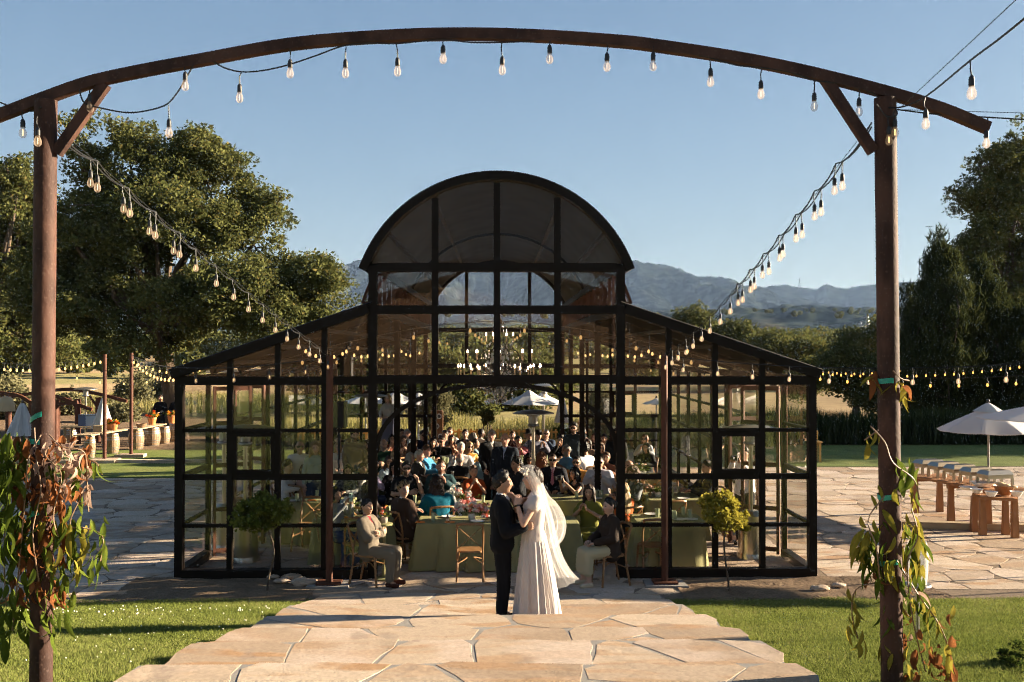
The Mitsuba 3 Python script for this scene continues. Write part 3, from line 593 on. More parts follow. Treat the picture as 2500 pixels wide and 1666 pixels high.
for i, (x, y, lab) in enumerate([(25.5, 36.2, 'bushy pine standing past the right edge of the lawn'), (26.5, 38.8, 'second bushy pine past the right edge of the lawn'), (25.8, 41.2, 'third bushy pine past the right edge of the lawn')]):
    P = np.array([[x, y, 0]]) + np.stack([r1.randn(240) * .9, r1.randn(240) * .9, .6 + 6.6 * r1.rand(240)], 1); tree('pine_tree', lab, (x, y, 0), P, 10, .16, 'leaf_pine', leaf=.42, per=40, rc=.6, seed=190 + i, lift=1.1, aspect=.12, fork=.8, up=0)
# shrubs just beyond the rear glass
for i, (px, py, w, h, d, lab) in enumerate([(1055, 1000, 45, 62, 32.6, 'pale grey green olive shrub behind the rear glass beside the ring toss board'), (1462, 1000, 55, 62, 33, 'large pale olive shrub seen through the right half of the rear glass'), (1190, 1018, 13, 17, 33, 'small clipped dark bush behind the rear glass near the middle'), (1372, 1070, 22, 26, 32.6, 'bright leafy shrub at the end of the yellow benches')]):
    b = [pxblob(px + r1.uniform(-.4, .4) * w, py + r1.uniform(-.6, .6) * h, w * .5, h * .4, d) for _ in range(8)]
    tree('shrub', lab, (X(px, d), d, 0), blob_tips(b, 150, r1, seed=60 + i, gap=.4), 12, .05, ('leaf_olive', 'leaf_olive', 'leaf_oak', 'leaf_green')[i], leaf=.10, per=60, rc=.28 if w > 30 else .13, seed=60 + i, fork=.2, lift=.6, aspect=.35)
# tall dry grass band and the dark hedge
def grass_band(name, label, x0, x1, y0, y1, n, h, m, seed, kind='stuff', zf=lambda x, y: 0 * x):
    r = np.random.RandomState(seed); x, y = r.uniform(x0, x1, n), r.uniform(y0, y1, n); hh = h * (.6 + .7 * r.rand(n)) * (.7 + .6 * meshkit.fbm(np.stack([x * .6, y * .6, x * 0], -1), 3))
    a = r.uniform(0, 2 * PI, n); w = .5 * hh * (.05 + .03 * r.rand(n)); l = .3 * hh * r.randn(n); z = zf(x, y)
    v = np.stack([np.stack([x - np.cos(a) * w, y - np.sin(a) * w, z], -1), np.stack([x + np.cos(a) * w, y + np.sin(a) * w, z], -1), np.stack([x + np.sin(a) * l, y - np.cos(a) * l, z + hh], -1)], 1).reshape(-1, 3)
    k = add(name, (v, np.arange(3 * n).reshape(-1, 3)), m, uv=np.repeat(np.stack([r.rand(n), r.rand(n)], 1), 3, 0)); return tag(k, label, 'grass', kind=kind)
grass_band('tall_grass', 'band of tall yellow green grass behind the rear wall of the hall', -9, 10, 36, 40, 26000, .8, 'dry_grass', 7)
grass_band('hedge_grass', 'dark green clumps of rushes behind the shaded strip of lawn on the right', 5.5, 26, 37.2, 39.5, 26000, 1.0, 'rush', 8)
grass_band('field_grass', 'sparse dry grass of the field seen on the left behind the bar', -32, -6, 56, 74, 24000, .6, 'dry_grass', 9)
# lawn blades, clover
zl = lambda x, y: land(x, y) + .03 * (meshkit.fbm(np.stack([x * 1.3, y * 1.3, x * 0], -1), 3) - .5) - .005

# pylon and mast on the hills
def lattice(label, name, px, p0, p1, d, w):
    k = thing(name, label, name.replace('_', ' ')); x, z0, z1 = X(px, d), Z(p0, d) - 6, Z(p1, d); h = z1 - z0; L = []
    for sx in (-1, 1):
        for sy in (-1, 1): L.append(bar((x + sx * w, d + sy * w, z0), (x + sx * w * .12, d + sy * w * .12, z1), .35, .35))
    for j in range(7):
        t0, t1 = j / 7, (j + 1) / 7; a, b = w * (1 - .88 * t0), w * (1 - .88 * t1)
        for s in (-1, 1): L.append(bar((x - s * a, d - a, z0 + h * t0), (x + s * b, d - b, z0 + h * t1), .25, .25))
    add('lattice', cat(L), 'dull_steel', k)
    for t in (.72, .84, .95): add('arm', bar((x - w * 1.6, d, z0 + h * t), (x + w * 1.6, d, z0 + h * t), .3, .4), 'dull_steel', k)
def blades(x0, x1, y0, y1, n, h, seed):
    r = np.random.RandomState(seed); x, y = r.uniform(x0, x1, n), r.uniform(y0, y1, n)
    return x, y
def lawn_blades(name, label, side, seed, n):
    r = np.random.RandomState(seed)
    y = 3.6 + (14.1 - 3.6) * r.rand(n) ** .8
    el = np.interp(y, edge_y[2:], [X(p[0], e) for p, e in zip(profL, edge_y[2:])]); er = np.interp(y, edge_y[2:], [X(p[0], e) for p, e in zip(profR, edge_y[2:])])
    lim = .60 * y + .8
    x = np.where(side < 0, el - .02 - (lim + el) * r.rand(n), er + .02 + (lim - er) * r.rand(n))
    z = zl(x, y); hh = .045 * (.5 + .9 * r.rand(n)) * (.6 + .8 * meshkit.fbm(np.stack([x * 1.1, y * 1.1, x * 0], -1), 3))
    a = r.uniform(0, 2 * PI, n); w = .0035 + .003 * r.rand(n); l = .035 * r.randn(n); b = r.uniform(0, 2 * PI, n)
    v = np.stack([np.stack([x - np.cos(a) * w, y - np.sin(a) * w, z], -1), np.stack([x + np.cos(a) * w, y + np.sin(a) * w, z], -1), np.stack([x + np.cos(b) * l, y + np.sin(b) * l, z + hh], -1)], 1).reshape(-1, 3)
    patch = meshkit.fbm(np.stack([x * .9, y * .9, x * 0], -1), 3, 4)
    k = add(name, (v, np.arange(3 * n).reshape(-1, 3)), 'grass_blade', uv=np.repeat(np.stack([np.clip(.55 * r.rand(n) + .6 * patch - .1, 0, 1), r.rand(n) * (.75 + .4 * patch)], 1), 3, 0)); tag(k, label, 'grass', kind='stuff')
lawn_blades('grass', 'short blades of grass on the lawn left of the steps', -1, 31, 330000)
lawn_blades('grass', 'short blades of grass on the lawn right of the steps', 1, 32, 330000)
rc_ = np.random.RandomState(8); ms = []
for _ in range(70):
    y = 12.35 + rc_.randn() * .3; x = rc_.uniform(-7, -2.9) + .2 * rc_.randn(); 
    if not (10.5 < y < 13.9): continue
    ms.append(sph((x, y, zl(np.array([x]), np.array([y]))[0] + .055 + .03 * rc_.rand()), .007 + .005 * rc_.rand(), 1))
for _ in range(60):
    y = rc_.uniform(8, 12); x = rc_.uniform(-5, -2.7); ms.append(sph((x, y, zl(np.array([x]), np.array([y]))[0] + .05), .005 + .003 * rc_.rand(), 1))
tag(add('clover_flowers', cat(ms), 'paint', color=(.75, .72, .62)), 'small white clover heads in the left lawn at the edge of the shade', 'clover', kind='stuff')
# stones lying in the soil bed
for i, (px, py, w, lab) in enumerate([(715, 1408, .34, 'flat sandstone lying against the left sill of the hall'), (690, 1421, .25, 'grey stone half sunk in the left soil bed'), (742, 1424, .40, 'broad tan stone in the left soil bed beside the pole'), (668, 1411, .2, 'small stone in the left soil bed by the young tree'), (2046, 1432, .22, 'dark stone lying off the right corner of the hall'), (2000, 1440, .3, 'flat stone in front of the right corner of the hall')]):
    p = onz(px, py, .03); p[1] = min(p[1], 15.3); m = sph((0, 0, 0), .5, 2, (1, .6, .3)); v = m[0] * w + (meshkit.noise(m[0] * 9, i)[:, None] - .5) * .12 * w
    tag(add('loose_stone', (v + [X(px, p[1]), p[1], .05], m[1]), 'stone', uv=(.3 + .1 * i, .2), smooth=35), lab, 'stone')
# ---------------------------------------------------------------- people
_ico = {n: np.array(trimesh.creation.icosphere(subdivisions=n).vertices) for n in (0, 1, 2)}
def hull(*sp, n=1):
    return m3.Manifold.hull_points(np.vstack([np.asarray(c, float) + _ico[n] * (np.asarray(r, float)) for c, r in sp]))
def chain(pts, n=1): return [hull(pts[i], pts[i + 1], n=n) for i in range(len(pts) - 1)]
def union(ms): return m3.Manifold.batch_boolean(ms, m3.OpType.Add)
def smoothed(m, edge, it=8, wr=0.0, seed=0, freq=9.0):
    m = m.refine_to_length(edge); v, f = tri(m); t = trimesh.Trimesh(v, f, process=False)
    trimesh.smoothing.filter_taubin(t, .5, .53, it); v = np.array(t.vertices)
    if wr:
        n = np.array(t.vertex_normals); q = meshkit.fbm(v * [freq, freq, freq * .55] + seed, 3, seed)
        v = v + n * ((1 - np.abs(2 * q - 1)) * 1.4 - .75)[:, None] * wr
    return v, f
def manifold(v, f): return m3.Manifold(m3.Mesh(np.asarray(v, np.float32), np.asarray(f, np.uint32)))
def hand(wrist, d, nrm, side, curl=.35, s=1.0, n=0, spread=.06):
    "five fingers: d = the way the fingers point, nrm = out of the palm, side = +1 thumb on the d x nrm side"
    d = np.asarray(d, float) / np.linalg.norm(d); nrm = np.asarray(nrm, float); nrm = nrm - d * (nrm @ d); nrm /= np.linalg.norm(nrm); x = np.cross(d, nrm) * side
    W = lambda a, b, c: np.asarray(wrist, float) + s * (x * a + d * b + nrm * c)
    ms = [hull((W(-.018, .0, 0), .017 * s), (W(.018, .0, 0), .018 * s), (W(-.032, .075, 0), .013 * s), (W(.030, .082, 0), .014 * s), (W(0, .086, 0), .014 * s), n=1)]
    for k, (a, L) in enumerate(((.031, .070), (.0105, .080), (-.0105, .074), (-.031, .056))):
        p = W(a, .085 - abs(a) * .12, 0); ang = 0.15 + curl * .3; pts = [(p, .0088 * s)]; q = p; sp_ = spread * (a / .03)
        for j, l in enumerate((.45, .3, .25)):
            ang += curl * (.55 + .25 * j); q = q + s * L * l * (d * math.cos(ang) + nrm * math.sin(ang) + x * sp_); pts.append((q, (.0084 - .0012 * j) * s))
        ms += chain(pts, n)
    ms += chain([(W(.026, .018, .004), .013 * s), (W(.05, .05, .016), .0105 * s), (W(.052, .085, .024 + .03 * curl), .0088 * s), (W(.046, .108, .03 + .05 * curl), .0075 * s)], n)
    return ms
def head_dirs(sub):
    m = trimesh.creation.icosphere(subdivisions=sub); return np.array(m.vertices), np.array(m.faces)
def gs(x, w): return np.exp(-(x / w) ** 2)
def head_shape(u, female=False):
    x, y, z = u.T; z0 = z; low = np.clip(-z, 0, 1)
    px = .076 * x * (1 - (.26 if not female else .32) * low ** 1.2) ; pz = .118 * z
    py = .098 * y * (1 - .05 * (y > 0)) * np.where(y < 0, 1 - .42 * low, 1 - .10 * low); py = py + .012 * low * (y > -.2)
    fr = np.clip(y * 2.2, 0, 1); ax = np.abs(px)
    py = py + fr * (.021 * gs(px, .0125) * gs(pz + .026, .015) + .012 * gs(px, .010) * gs(pz - .002, .022) - .011 * gs(ax - .031, .015) * gs(pz - .012, .011)
                    + .005 * gs(pz - .034, .010) * (ax < .055) + .0065 * gs(px, .021) * gs(pz + .060, .0085) - .003 * gs(px, .03) * gs(pz + .076, .006) + .010 * gs(px, .024) * gs(pz + .099, .016) + .004 * gs(ax - .04, .018) * gs(pz + .022, .018))
    return np.stack([px, py, pz], 1)
def head_solid(sub, female=False):
    u, f = head_dirs(sub); m = manifold(head_shape(u, female), f)
    ears = [hull(((s * .072, -.008, .018), (.008, .018, .022)), ((s * .074, -.006, -.022), (.006, .011, .014)), ((s * .084, -.018, .02), (.004, .014, .02))) for s in (-1, 1)]
    return union([m] + ears)
HEADS = {}
def get_head(sub, fem):
    if (sub, fem) not in HEADS: HEADS[sub, fem] = head_solid(sub, fem)
    return HEADS[sub, fem]
def face_colour(P, skin, hairc, beard, lip=None, fem=False):
    "flat colour of each vertex by its place on the head"
    x, y, z = P.T; ax = np.abs(x); skin = np.asarray(skin, float); c = np.tile(skin, (len(P), 1)); on = y > .03
    def blend(w, col):
        nonlocal c; w = np.clip(w, 0, 1)[:, None]; c = c * (1 - w) + np.asarray(col, float) * w
    blend(on * gs(ax - .042, .02) * gs(z + .03, .022) * .35, skin * [1.1, .8, .75])
    if beard: blend(np.clip((-.030 - z - .55 * np.clip(ax - .03, 0, 1) * -1) * 60, 0, 1) * (y > -.005) * (z > -.125) * .85 + 0 * x, np.asarray(hairc) * 1.1 + .01)
    blend(on * (gs(x, .022) ** 2) * gs(z + .061, .0085) * 1.2, lip if lip is not None else skin * [.85, .5, .48])
    blend(on * gs(ax - .031, .0145) * gs(z - .012, .0065) * 1.1, (.62, .58, .55) if False else skin * .35 + .02)
    blend(on * gs(ax - .031, .0065) * gs(z - .011, .006) * 1.3, (.018, .012, .01))
    blend(on * gs(ax - .033, .018) * gs(z - .0325, .005) * (.8 if fem else 1.0), np.asarray(hairc) * .8 + .004)
    return c
def hair_mesh(style, sub=3, seed=0, fem=False, manif=False):
    u, f = head_dirs(sub); P = head_shape(u, fem); x, y, z = P.T; ax = np.abs(x); un = P / np.linalg.norm(P, axis=1, keepdims=True)
    line = z - (.004 + .80 * y) - np.where(y > .02, .016 * gs(x, .03), 0)
    if style in ('long', 'curly', 'bob', 'wave', 'updo'): line = np.maximum(line, np.where((ax > .04) & (y < .055), z + .085, -1) if style != 'updo' else -1)
    if style == 'fringe': line = np.where(z < .045, np.minimum(line, .05 - z), -1.0) 
    m = np.clip(line * 34 + .45, 0, 1)
    th = {'short': .014, 'crop': .007, 'fluffy': .026, 'long': .018, 'curly': .042, 'bob': .026, 'wave': .026, 'updo': .014, 'fringe': .008, 'buzz': .003}[style]
    fr = {'curly': 70, 'fluffy': 55}.get(style, 38); nz = meshkit.fbm(P * [fr, fr, fr * .6] + seed * 7, 3, seed)
    amp = {'curly': .9, 'fluffy': .8, 'crop': .5, 'buzz': .2}.get(style, .7)
    if style in ('short', 'fluffy', 'crop', 'updo'): th = th * (1 + .55 * np.clip(z / .1, 0, 1) * (y > -.04)) * (.30 + .70 * np.clip(line * 16, 0, 1))
    r = m * th * (1 + amp * (nz - .5) * 2) - (1 - m) * .012
    V = P + un * r[:, None]
    if style in ('long', 'wave', 'curly', 'bob'):
        man = [manifold(V, f)]; L = {'bob': .10, 'curly': .19, 'wave': .27, 'long': .30}[style]; w = {'curly': 1.3, 'wave': 1.1}.get(style, .92)
        back = [((0, -.055, -.02), (.078 * w, .05, .07)), ((0, -.085, -.10), (.085 * w, .04, .07))]
        if L > .15: back += [((0, -.105, -.10 - L * .45), (.09 * w, .03, .06)), ((0, -.115, -.08 - L), (.07 * w, .022, .05))]
        man += chain([(c, np.array(r_)) for c, r_ in back], 2)
        for s in (-1, 1):
            man += chain([((s * .066, .005, .01), np.array((.022 * w, .04, .05))), ((s * .078 * w, -.005, -.09), np.array((.026 * w, .036, .05)))] + ([((s * .085 * w, .01, -.10 - L * .5), np.array((.024, .03, .05)))] if L > .15 and style != 'long' else []), 1)
        v, f2 = tri(union(man).refine_to_length(.014)); n = trimesh.Trimesh(v, f2, process=False).vertex_normals
        q = meshkit.fbm(v * [60, 60, 14 if style != 'curly' else 45] + seed, 3, seed); v = v + n * ((q - .5) * (.016 if style != 'curly' else .035))[:, None]
        return v, f2
    if style == 'updo':
        v, f2 = tri(union([manifold(V, f), hull(((0, -.10, .045), .042), ((0, -.115, .03), .036), n=2)]).refine_to_length(.014))
        return v, f2
    return V, f
HAIRS = {}
def get_hair(style, seed, fem, sub=3):
    k = (style, seed % 3, fem, sub)
    if k not in HAIRS: HAIRS[k] = hair_mesh(style, sub, seed % 3, fem)
    return HAIRS[k]
def RZ3(a): c, s = math.cos(a), math.sin(a); return np.array([[c, -s, 0], [s, c, 0], [0, 0, 1]])
def RX3(a): c, s = math.cos(a), math.sin(a); return np.array([[1, 0, 0], [0, c, -s], [0, s, c]])
def RY3(a): c, s = math.cos(a), math.sin(a); return np.array([[c, 0, s], [0, 1, 0], [-s, 0, c]])
# arms: (elbow, wrist, finger way, palm normal) of the right arm (+x); mirrored for the left unless given
ARMS = {'clap': ((.25, .10, .80), (.055, .30, .97), (-.15, .35, .9), (-1, .1, 0)), 'lap': ((.25, .04, .76), (.10, .30, .67), (-.5, .85, -.1), (0, 0, -1)), 'table': ((.26, .12, .80), (.13, .38, .835), (-.3, .95, 0), (0, 0, -1)),
        'chin': ((.19, .33, .83), (.045, .27, 1.02), (-.5, -.1, .85), (-.8, -.5, 0)), 'phone': ((.22, .16, .86), (.06, .34, 1.10), (-.2, .15, .95), (-.6, .75, 0)), 'down': ((.225, -.02, .72), (.21, .10, .50), (0, .5, -.85), (-1, 0, 0)),
        'mouth': ((.21, .22, .84), (.045, .185, 1.08), (-.35, -.1, .9), (-.3, -.9, 0)), 'raise': ((.27, .16, 1.04), (.20, .30, 1.32), (-.1, .1, 1), (0, 1, 0)), 'fist': ((.26, .20, .80), (.17, .30, 1.02), (-.1, .2, .95), (-.9, .2, 0)), 'drink': ((.24, .22, .82), (.10, .30, 1.0), (-.5, .7, .3), (-.5, -.2, .3)),
        'hips': ((.33, -.06, .74), (.19, .08, .60), (-.6, .3, -.6), (-.6, -.6, 0)), 'cross': ((.26, .10, .76), (-.06, .22, .80), (-.9, .3, .1), (0, -1, 0))}
def mirror(p): return np.asarray(p, float) * [-1, 1, 1]
BODY = {}
def skeleton(stand, pose, fem):
    k = .93 if fem else 1.0; dz = .43 if stand else 0.0
    J = {}
    J['hip'] = np.array([0, 0, .53 + dz]); J['waist'] = np.array([0, -.01 if not stand else 0, .72 + dz]); J['chest'] = np.array([0, -.015, .90 + dz]); J['neck'] = np.array([0, -.02, 1.055 + dz]); J['head'] = np.array([0, .01, 1.21 + dz])
    J['sh'] = [np.array([s * (.175 if not fem else .152), -.02, .985 + dz]) for s in (1, -1)]
    pr, pl = (pose if isinstance(pose, tuple) else (pose, pose)); J['arm'] = []
    for i, (s, nm) in enumerate(((1, pr), (-1, pl))):
        e, w, d, n = [np.array(q, float) for q in ARMS[nm]]
        if s < 0: e, w, d, n = mirror(e), mirror(w), mirror(d), mirror(n)
        z = np.array([0, 0, dz]); J['arm'].append((e + z, w + z, d, n))
    if stand: J['leg'] = [[np.array([s * .09, 0, .95]), np.array([s * .10, .02, .50]), np.array([s * .105, -.01, .08]), np.array([s * .115, .13, .035])] for s in (1, -1)]
    else: J['leg'] = [[np.array([s * .09, .02, .53]), np.array([s * .12, .42, .51]), np.array([s * .12, .40, .08]), np.array([s * .13, .53, .035])] for s in (1, -1)]
    return J
def torso_pts(J, g, fem):
    b = 1.0 if not fem else .9
    sh = J['sh']
    return [hull((J['hip'] + [.075, 0, 0], .105 * b + g), (J['hip'] - [.075, 0, 0], .105 * b + g), (J['waist'] + [.055, 0, 0], .098 * b + g), (J['waist'] - [.055, 0, 0], .098 * b + g)),
            hull((J['waist'] + [.055, 0, 0], .098 * b + g), (J['waist'] - [.055, 0, 0], .098 * b + g), (J['chest'] + [.075, .005, 0], .108 * b + g), (J['chest'] - [.075, -.005, 0], .108 * b + g)),
            hull((J['chest'] + [.075, .005, 0], .108 * b + g), (J['chest'] - [.075, -.005, 0], .108 * b + g), (sh[0] * [.93, 1, 1], .055 + g), (sh[1] * [.93, 1, 1], .055 + g)),
            hull((sh[0] * [.9, 1, 1], .048 + g), (sh[1] * [.9, 1, 1], .048 + g), (J['neck'] - [0, 0, .025], .058 + g * .5))] + ([hull((J['chest'] + [s * .07, .075, -.01], .05 + g), (J['chest'] + [s * .06, .02, 0], .08 + g)) for s in (1, -1)] if fem else [])
def skin_body(stand, pose, fem):
    key = ('b', stand, pose, fem)
    if key in BODY: return BODY[key]
    J = skeleton(stand, pose, fem); ms = torso_pts(J, 0, fem); t = .86 if fem else 1.0
    ms += chain([(J['neck'] - [0, 0, .05], .06 * t), (J['neck'] + [0, .01, .05], .053 * t), (J['head'] + [0, -.012, -.05], .055 * t)])
    for i in (0, 1):
        e, w, d, n = J['arm'][i]; ms += chain([(J['sh'][i], .055 * t), (lerp(J['sh'][i], e, .5), .05 * t), (e, .040 * t), (lerp(e, w, .3), .041 * t), (w, .027 * t)])
        a, kn, an, to = J['leg'][i]; ms += chain([(a, .088), (kn, .058), (lerp(kn, an, .3), .054), (an, .038)]) + [hull((an - [0, .03, .045], .034), (an, .036), (to, .028))]
    v, f = smoothed(union(ms), .045, 8); m = manifold(v, f)
    hs = []
    for i in (0, 1):
        e, w, d, n = J['arm'][i]; w2 = w - .015 * np.asarray(d) / np.linalg.norm(d); hs += hand(w2, d, n, 1 if i == 0 else -1, .45, .95 if fem else 1.05)
    BODY[key] = (union([m] + hs), J); return BODY[key]
CLOTH = {}
def garment(kind, stand, pose, fem):
    key = (kind, stand, pose, fem)
    if key in CLOTH: return CLOTH[key]
    J = skeleton(stand, pose, fem); t = .86 if fem else 1.0; wr = .011
    if kind in ('shirt', 'jacket', 'tee', 'tank', 'vneck', 'coat', 'cap_sleeve'):
        g = {'jacket': .030, 'coat': .034}.get(kind, .016); ms = torso_pts(J, g, fem)
        if kind in ('jacket', 'coat'): ms += [hull((J['hip'] + [s * .08, 0, -.03], .115 + g), (J['hip'] + [s * .07, 0, .08], .10 + g), (J['hip'] + [-s * .07, 0, .06], .10 + g)) for s in (1, -1)]
        for i in (0, 1):
            e, w, d, n = J['arm'][i]; S = J['sh'][i]
            if kind == 'tank': continue
            if kind == 'cap_sleeve': ms += [hull((S, .062 * t + g), (lerp(S, e, .20), .066 * t + g))]; continue
            if kind == 'tee': ms += chain([(S, .06 * t + g), (lerp(S, e, .62), .058 * t + g)])
            else: ms += chain([(S, .058 * t + g), (lerp(S, e, .5), .053 * t + g), (e, .046 * t + g), (lerp(e, w, .5), .040 * t + g * .9), (lerp(e, w, .90), .032 * t + g * .8)])
        m = union(ms)
        nk = J['neck']
        if kind in ('jacket', 'coat'):
            tri_ = m3.CrossSection([[(-.075, .14), (.075, .14), (.02, -.05), (.0, -.27), (-.02, -.05)][::-1]]) if kind == 'jacket' else m3.CrossSection([[(-.06, .14), (.06, .14), (0, -.1)][::-1]])
            cut = tri_.extrude(.5).rotate([90, 0, 0]).translate([0, .52, nk[2] - .02]); m = m - cut
        if kind == 'vneck': m = m - hull((nk + [0, .10, .02], .075), (nk + [0, .14, -.10], .03))
        if kind == 'tank': m = m - hull((nk + [0, .06, .03], (.10, .10, .09)), (nk + [0, .14, -.06], (.06, .06, .05))) - hull((nk + [0, -.14, .03], (.07, .07, .09)))
        v, f = smoothed(m, .034, 5 if kind in ('jacket', 'coat') else 7, wr, 3, 9)
    elif kind == 'inner':
        v, f = smoothed(union(torso_pts(J, .014, fem) + chain([(J['neck'] - [0, 0, .04], .066 * t), (J['neck'] + [0, .004, .022], .062 * t)])), .05, 5)
    elif kind == 'trousers':
        ms = [hull((J['hip'] + [.075, .01, -.02], .108), (J['hip'] + [-.075, .01, -.02], .108), (J['hip'] + [0, .02, .04], .10))]
        for i in (0, 1):
            a, kn, an, to = J['leg'][i]; ms += chain([(a, .108), (kn, .082), (lerp(kn, an, .5), .072), (an + [0, 0, .03], .062)])
        v, f = smoothed(union(ms), .045, 6, .008, 5, 10)
    elif kind == 'skirt':
        if stand: ms = [hull((J['hip'] + [.08, 0, .05], .115), (J['hip'] - [.08, 0, -.05], .115), ((.13, 0, .45), .12), ((-.13, 0, .45), .12))]
        else: ms = [hull((J['hip'] + [.08, 0, 0], .118), (J['hip'] - [.08, 0, 0], .118), (J['leg'][0][1], .085), (J['leg'][1][1], .085)), hull((J['leg'][0][1], .085), (J['leg'][1][1], .085), (J['leg'][0][2] + [.03, .03, .16], .07), (J['leg'][1][2] + [-.03, .03, .16], .07))]
        v, f = smoothed(union(ms), .05, 6, .014, 2, 12)
    elif kind == 'shoes':
        v, f = smoothed(union([hull((L[2] - [0, .035, .048], .038), (L[2] - [0, .0, .03], .045), (L[3] - [0, 0, .003], .036)) for L in J['leg']]), .04, 2)
    CLOTH[key] = (v, f); return CLOTH[key]
SKIN = {'fair': (.43, .265, .195), 'tan': (.37, .215, .14), 'brown': (.21, .11, .062), 'dark': (.075, .04, .026), 'pink': (.45, .245, .18)}
HAIR = {'black': (.008, .006, .005), 'dark': (.022, .013, .009), 'brown': (.07, .038, .02), 'auburn': (.13, .055, .025), 'blond': (.26, .17, .08), 'grey': (.25, .235, .21), 'white': (.42, .40, .36), 'darkgrey': (.12, .11, .10)}
def person(label, px, py, face=0, turn=0, tilt=0, stand=False, d=None, pose='clap', top=('shirt', (.5, .5, .5)), under=None, tie=None, bottom=None, hair=('short', 'dark'), skin='tan', fem=False, extra=(), scale=None, pattern=None, lean=0.0, sub=4, group=None, base=None, bow=None, shoes=(.03, .02, .015), seed=None, z0=0.0):
    P = thing('person', label, 'person', group); seed = (int(px * 7 + py) % 97) if seed is None else seed
    s = scale or (.95 if fem else 1.0); r0 = PI + math.radians(face)
    bodyM, J = skin_body(stand, pose, fem)
    hz = J['head'][2] * s + z0
    if base is None:
        d = d or F * (HC - hz) / (py - VY); hp = at(px, py, d); base = np.array([hp[0], d, z0])
    else: base = np.asarray(base, float)
    Rl = RX3(-lean); hip = J['hip'].copy()
    def W(v, pivot=True):   # local -> world
        v = np.asarray(v, float); w = np.clip((v[:, 2:] - hip[2] + .02) / .25, 0, 1)
        if lean: v = v * (1 - w) + ((v - hip) @ Rl.T + hip) * w
        return (v * s) @ RZ3(r0).T + base
    hd = J['head']; Rh = RZ3(math.radians(turn)) @ RX3(-math.radians(tilt)) 
    H = get_head(sub, fem); hv_, hf_ = tri(H); hv_ = hv_ * 1.06 @ Rh.T + hd
    full = union([bodyM, manifold(hv_, hf_)]); v, f = tri(full)
    q = (v - hd) @ Rh / 1.06; onhead = (np.linalg.norm(q / [.1, .125, .135], axis=1) < 1.06)
    hst, hcol = hair if hair else (None, 'dark'); hc = HAIR[hcol] if isinstance(hcol, str) else hcol; sk = np.array(SKIN[skin])
    col = np.tile(sk, (len(v), 1)); col[onhead] = face_colour(q[onhead], sk, hc, 'beard' in extra or 'goatee' in extra, fem=fem, lip=(.40, .09, .08) if 'lipstick' in extra else None)
    add('body', (W(v), f), 'skin', P, smooth=True, color=col)
    if hst:
        h, hf2 = get_hair(hst, seed, fem, 3 if sub < 5 else 4); n_ = meshkit.noise(h * [160, 160, 30] + seed)[:, None]
        hcc = np.asarray(hc) * (.7 + .6 * n_)
        if 'streaks' in extra: hcc = np.where(meshkit.noise(h * [70, 70, 25])[:, None] > .5, np.array(HAIR['blond']) * 1.1, np.asarray(hc))
        add('hair', (W(h * 1.06 @ Rh.T + hd), hf2), 'hair', P, smooth=True, color=hcc)
    def cl(nm, kind, c, pat=None):
        cv, cf = garment(kind, stand, pose, fem)
        cc = np.tile(np.asarray(c, float) * .95, (len(cv), 1))
        if pat is not None:
            w = meshkit.fbm(cv * 26 + seed, 2, seed) if len(pat) < 4 else meshkit.noise(cv * pat[3] + seed); cc = np.where((w > .52)[:, None], np.asarray(pat[:3], float), cc)
        add(nm, (W(cv), cf), 'cloth', P, smooth=True, color=cc)
    kind, c = top
    cl({'jacket': 'jacket', 'coat': 'coat', 'tank': 'dress', 'cap_sleeve': 'bodice'}.get(kind, 'shirt'), kind, c, pattern)
    if under is not None: cl('shirt', 'inner', under)
    Fz = lambda p: W((np.asarray(p, float)))
    if tie is not None:
        n = J['neck']; fy = .128 if not fem else .12
        t3 = np.array([[-.018, fy - .03, n[2] - .005], [.018, fy - .03, n[2] - .005], [-.012, fy - .015, n[2] - .035], [.012, fy - .015, n[2] - .035], [-.036, fy + .012, n[2] - .26], [.036, fy + .012, n[2] - .26], [0, fy + .012, n[2] - .31]])
        add('tie', (Fz(t3 + [0, .004, 0]), np.array([[0, 1, 3], [0, 3, 2], [2, 3, 5], [2, 5, 4], [4, 5, 6]])), 'cloth', P, color=tie)
    if bottom: cl({'skirt': 'skirt'}.get(bottom[0], 'trousers'), bottom[0], bottom[1])
    sv, sf = garment('shoes', stand, pose, fem); hf = len(sf) // 2
    for part in trimesh.Trimesh(sv, sf, process=False).split(only_watertight=False): add('shoe', (W(np.array(part.vertices)), np.array(part.faces)), 'cloth', P, smooth=True, color=shoes)
    Hd = lambda p: W(np.asarray(p, float) * 1.06 @ Rh.T + hd)
    if 'shades' in extra or 'glasses' in extra:
        ms = []
        for sx in (-1, 1):
            x0 = sx * .032
            if 'shades' in extra: ms.append(m3.Manifold.hull_points(np.array([(x0 + a * .029, .098 - .10 * abs(x0 + a * .029), .012 + b * .017) for a in (-1, 1) for b in (-1, 1)] + [(x0 + a * .026, .091 - .10 * abs(x0 + a * .026), .012 + b * .02) for a in (-1, 1) for b in (-1, 1)])))
            else: a = np.linspace(0, 2 * PI, 15)[:-1]; ms.append(sweep(np.stack([x0 + np.cos(a) * .027, .096 - .10 * np.abs(x0 + np.cos(a) * .027), .011 + np.sin(a) * .021], -1), circ(.0028, 4), closed=True))
            ms.append(bar((sx * .062, .088, .018), (sx * .080, -.01, .016), .004, .008))
        ms.append(bar((-.01, .096, .016), (.01, .096, .016), .005, .006))
        m = cat(ms); add('sunglasses' if 'shades' in extra else 'glasses', (Hd(m[0]), m[1]), 'gloss', P, color=(.008, .007, .006) if 'wshades' not in extra else (.6, .5, .4))
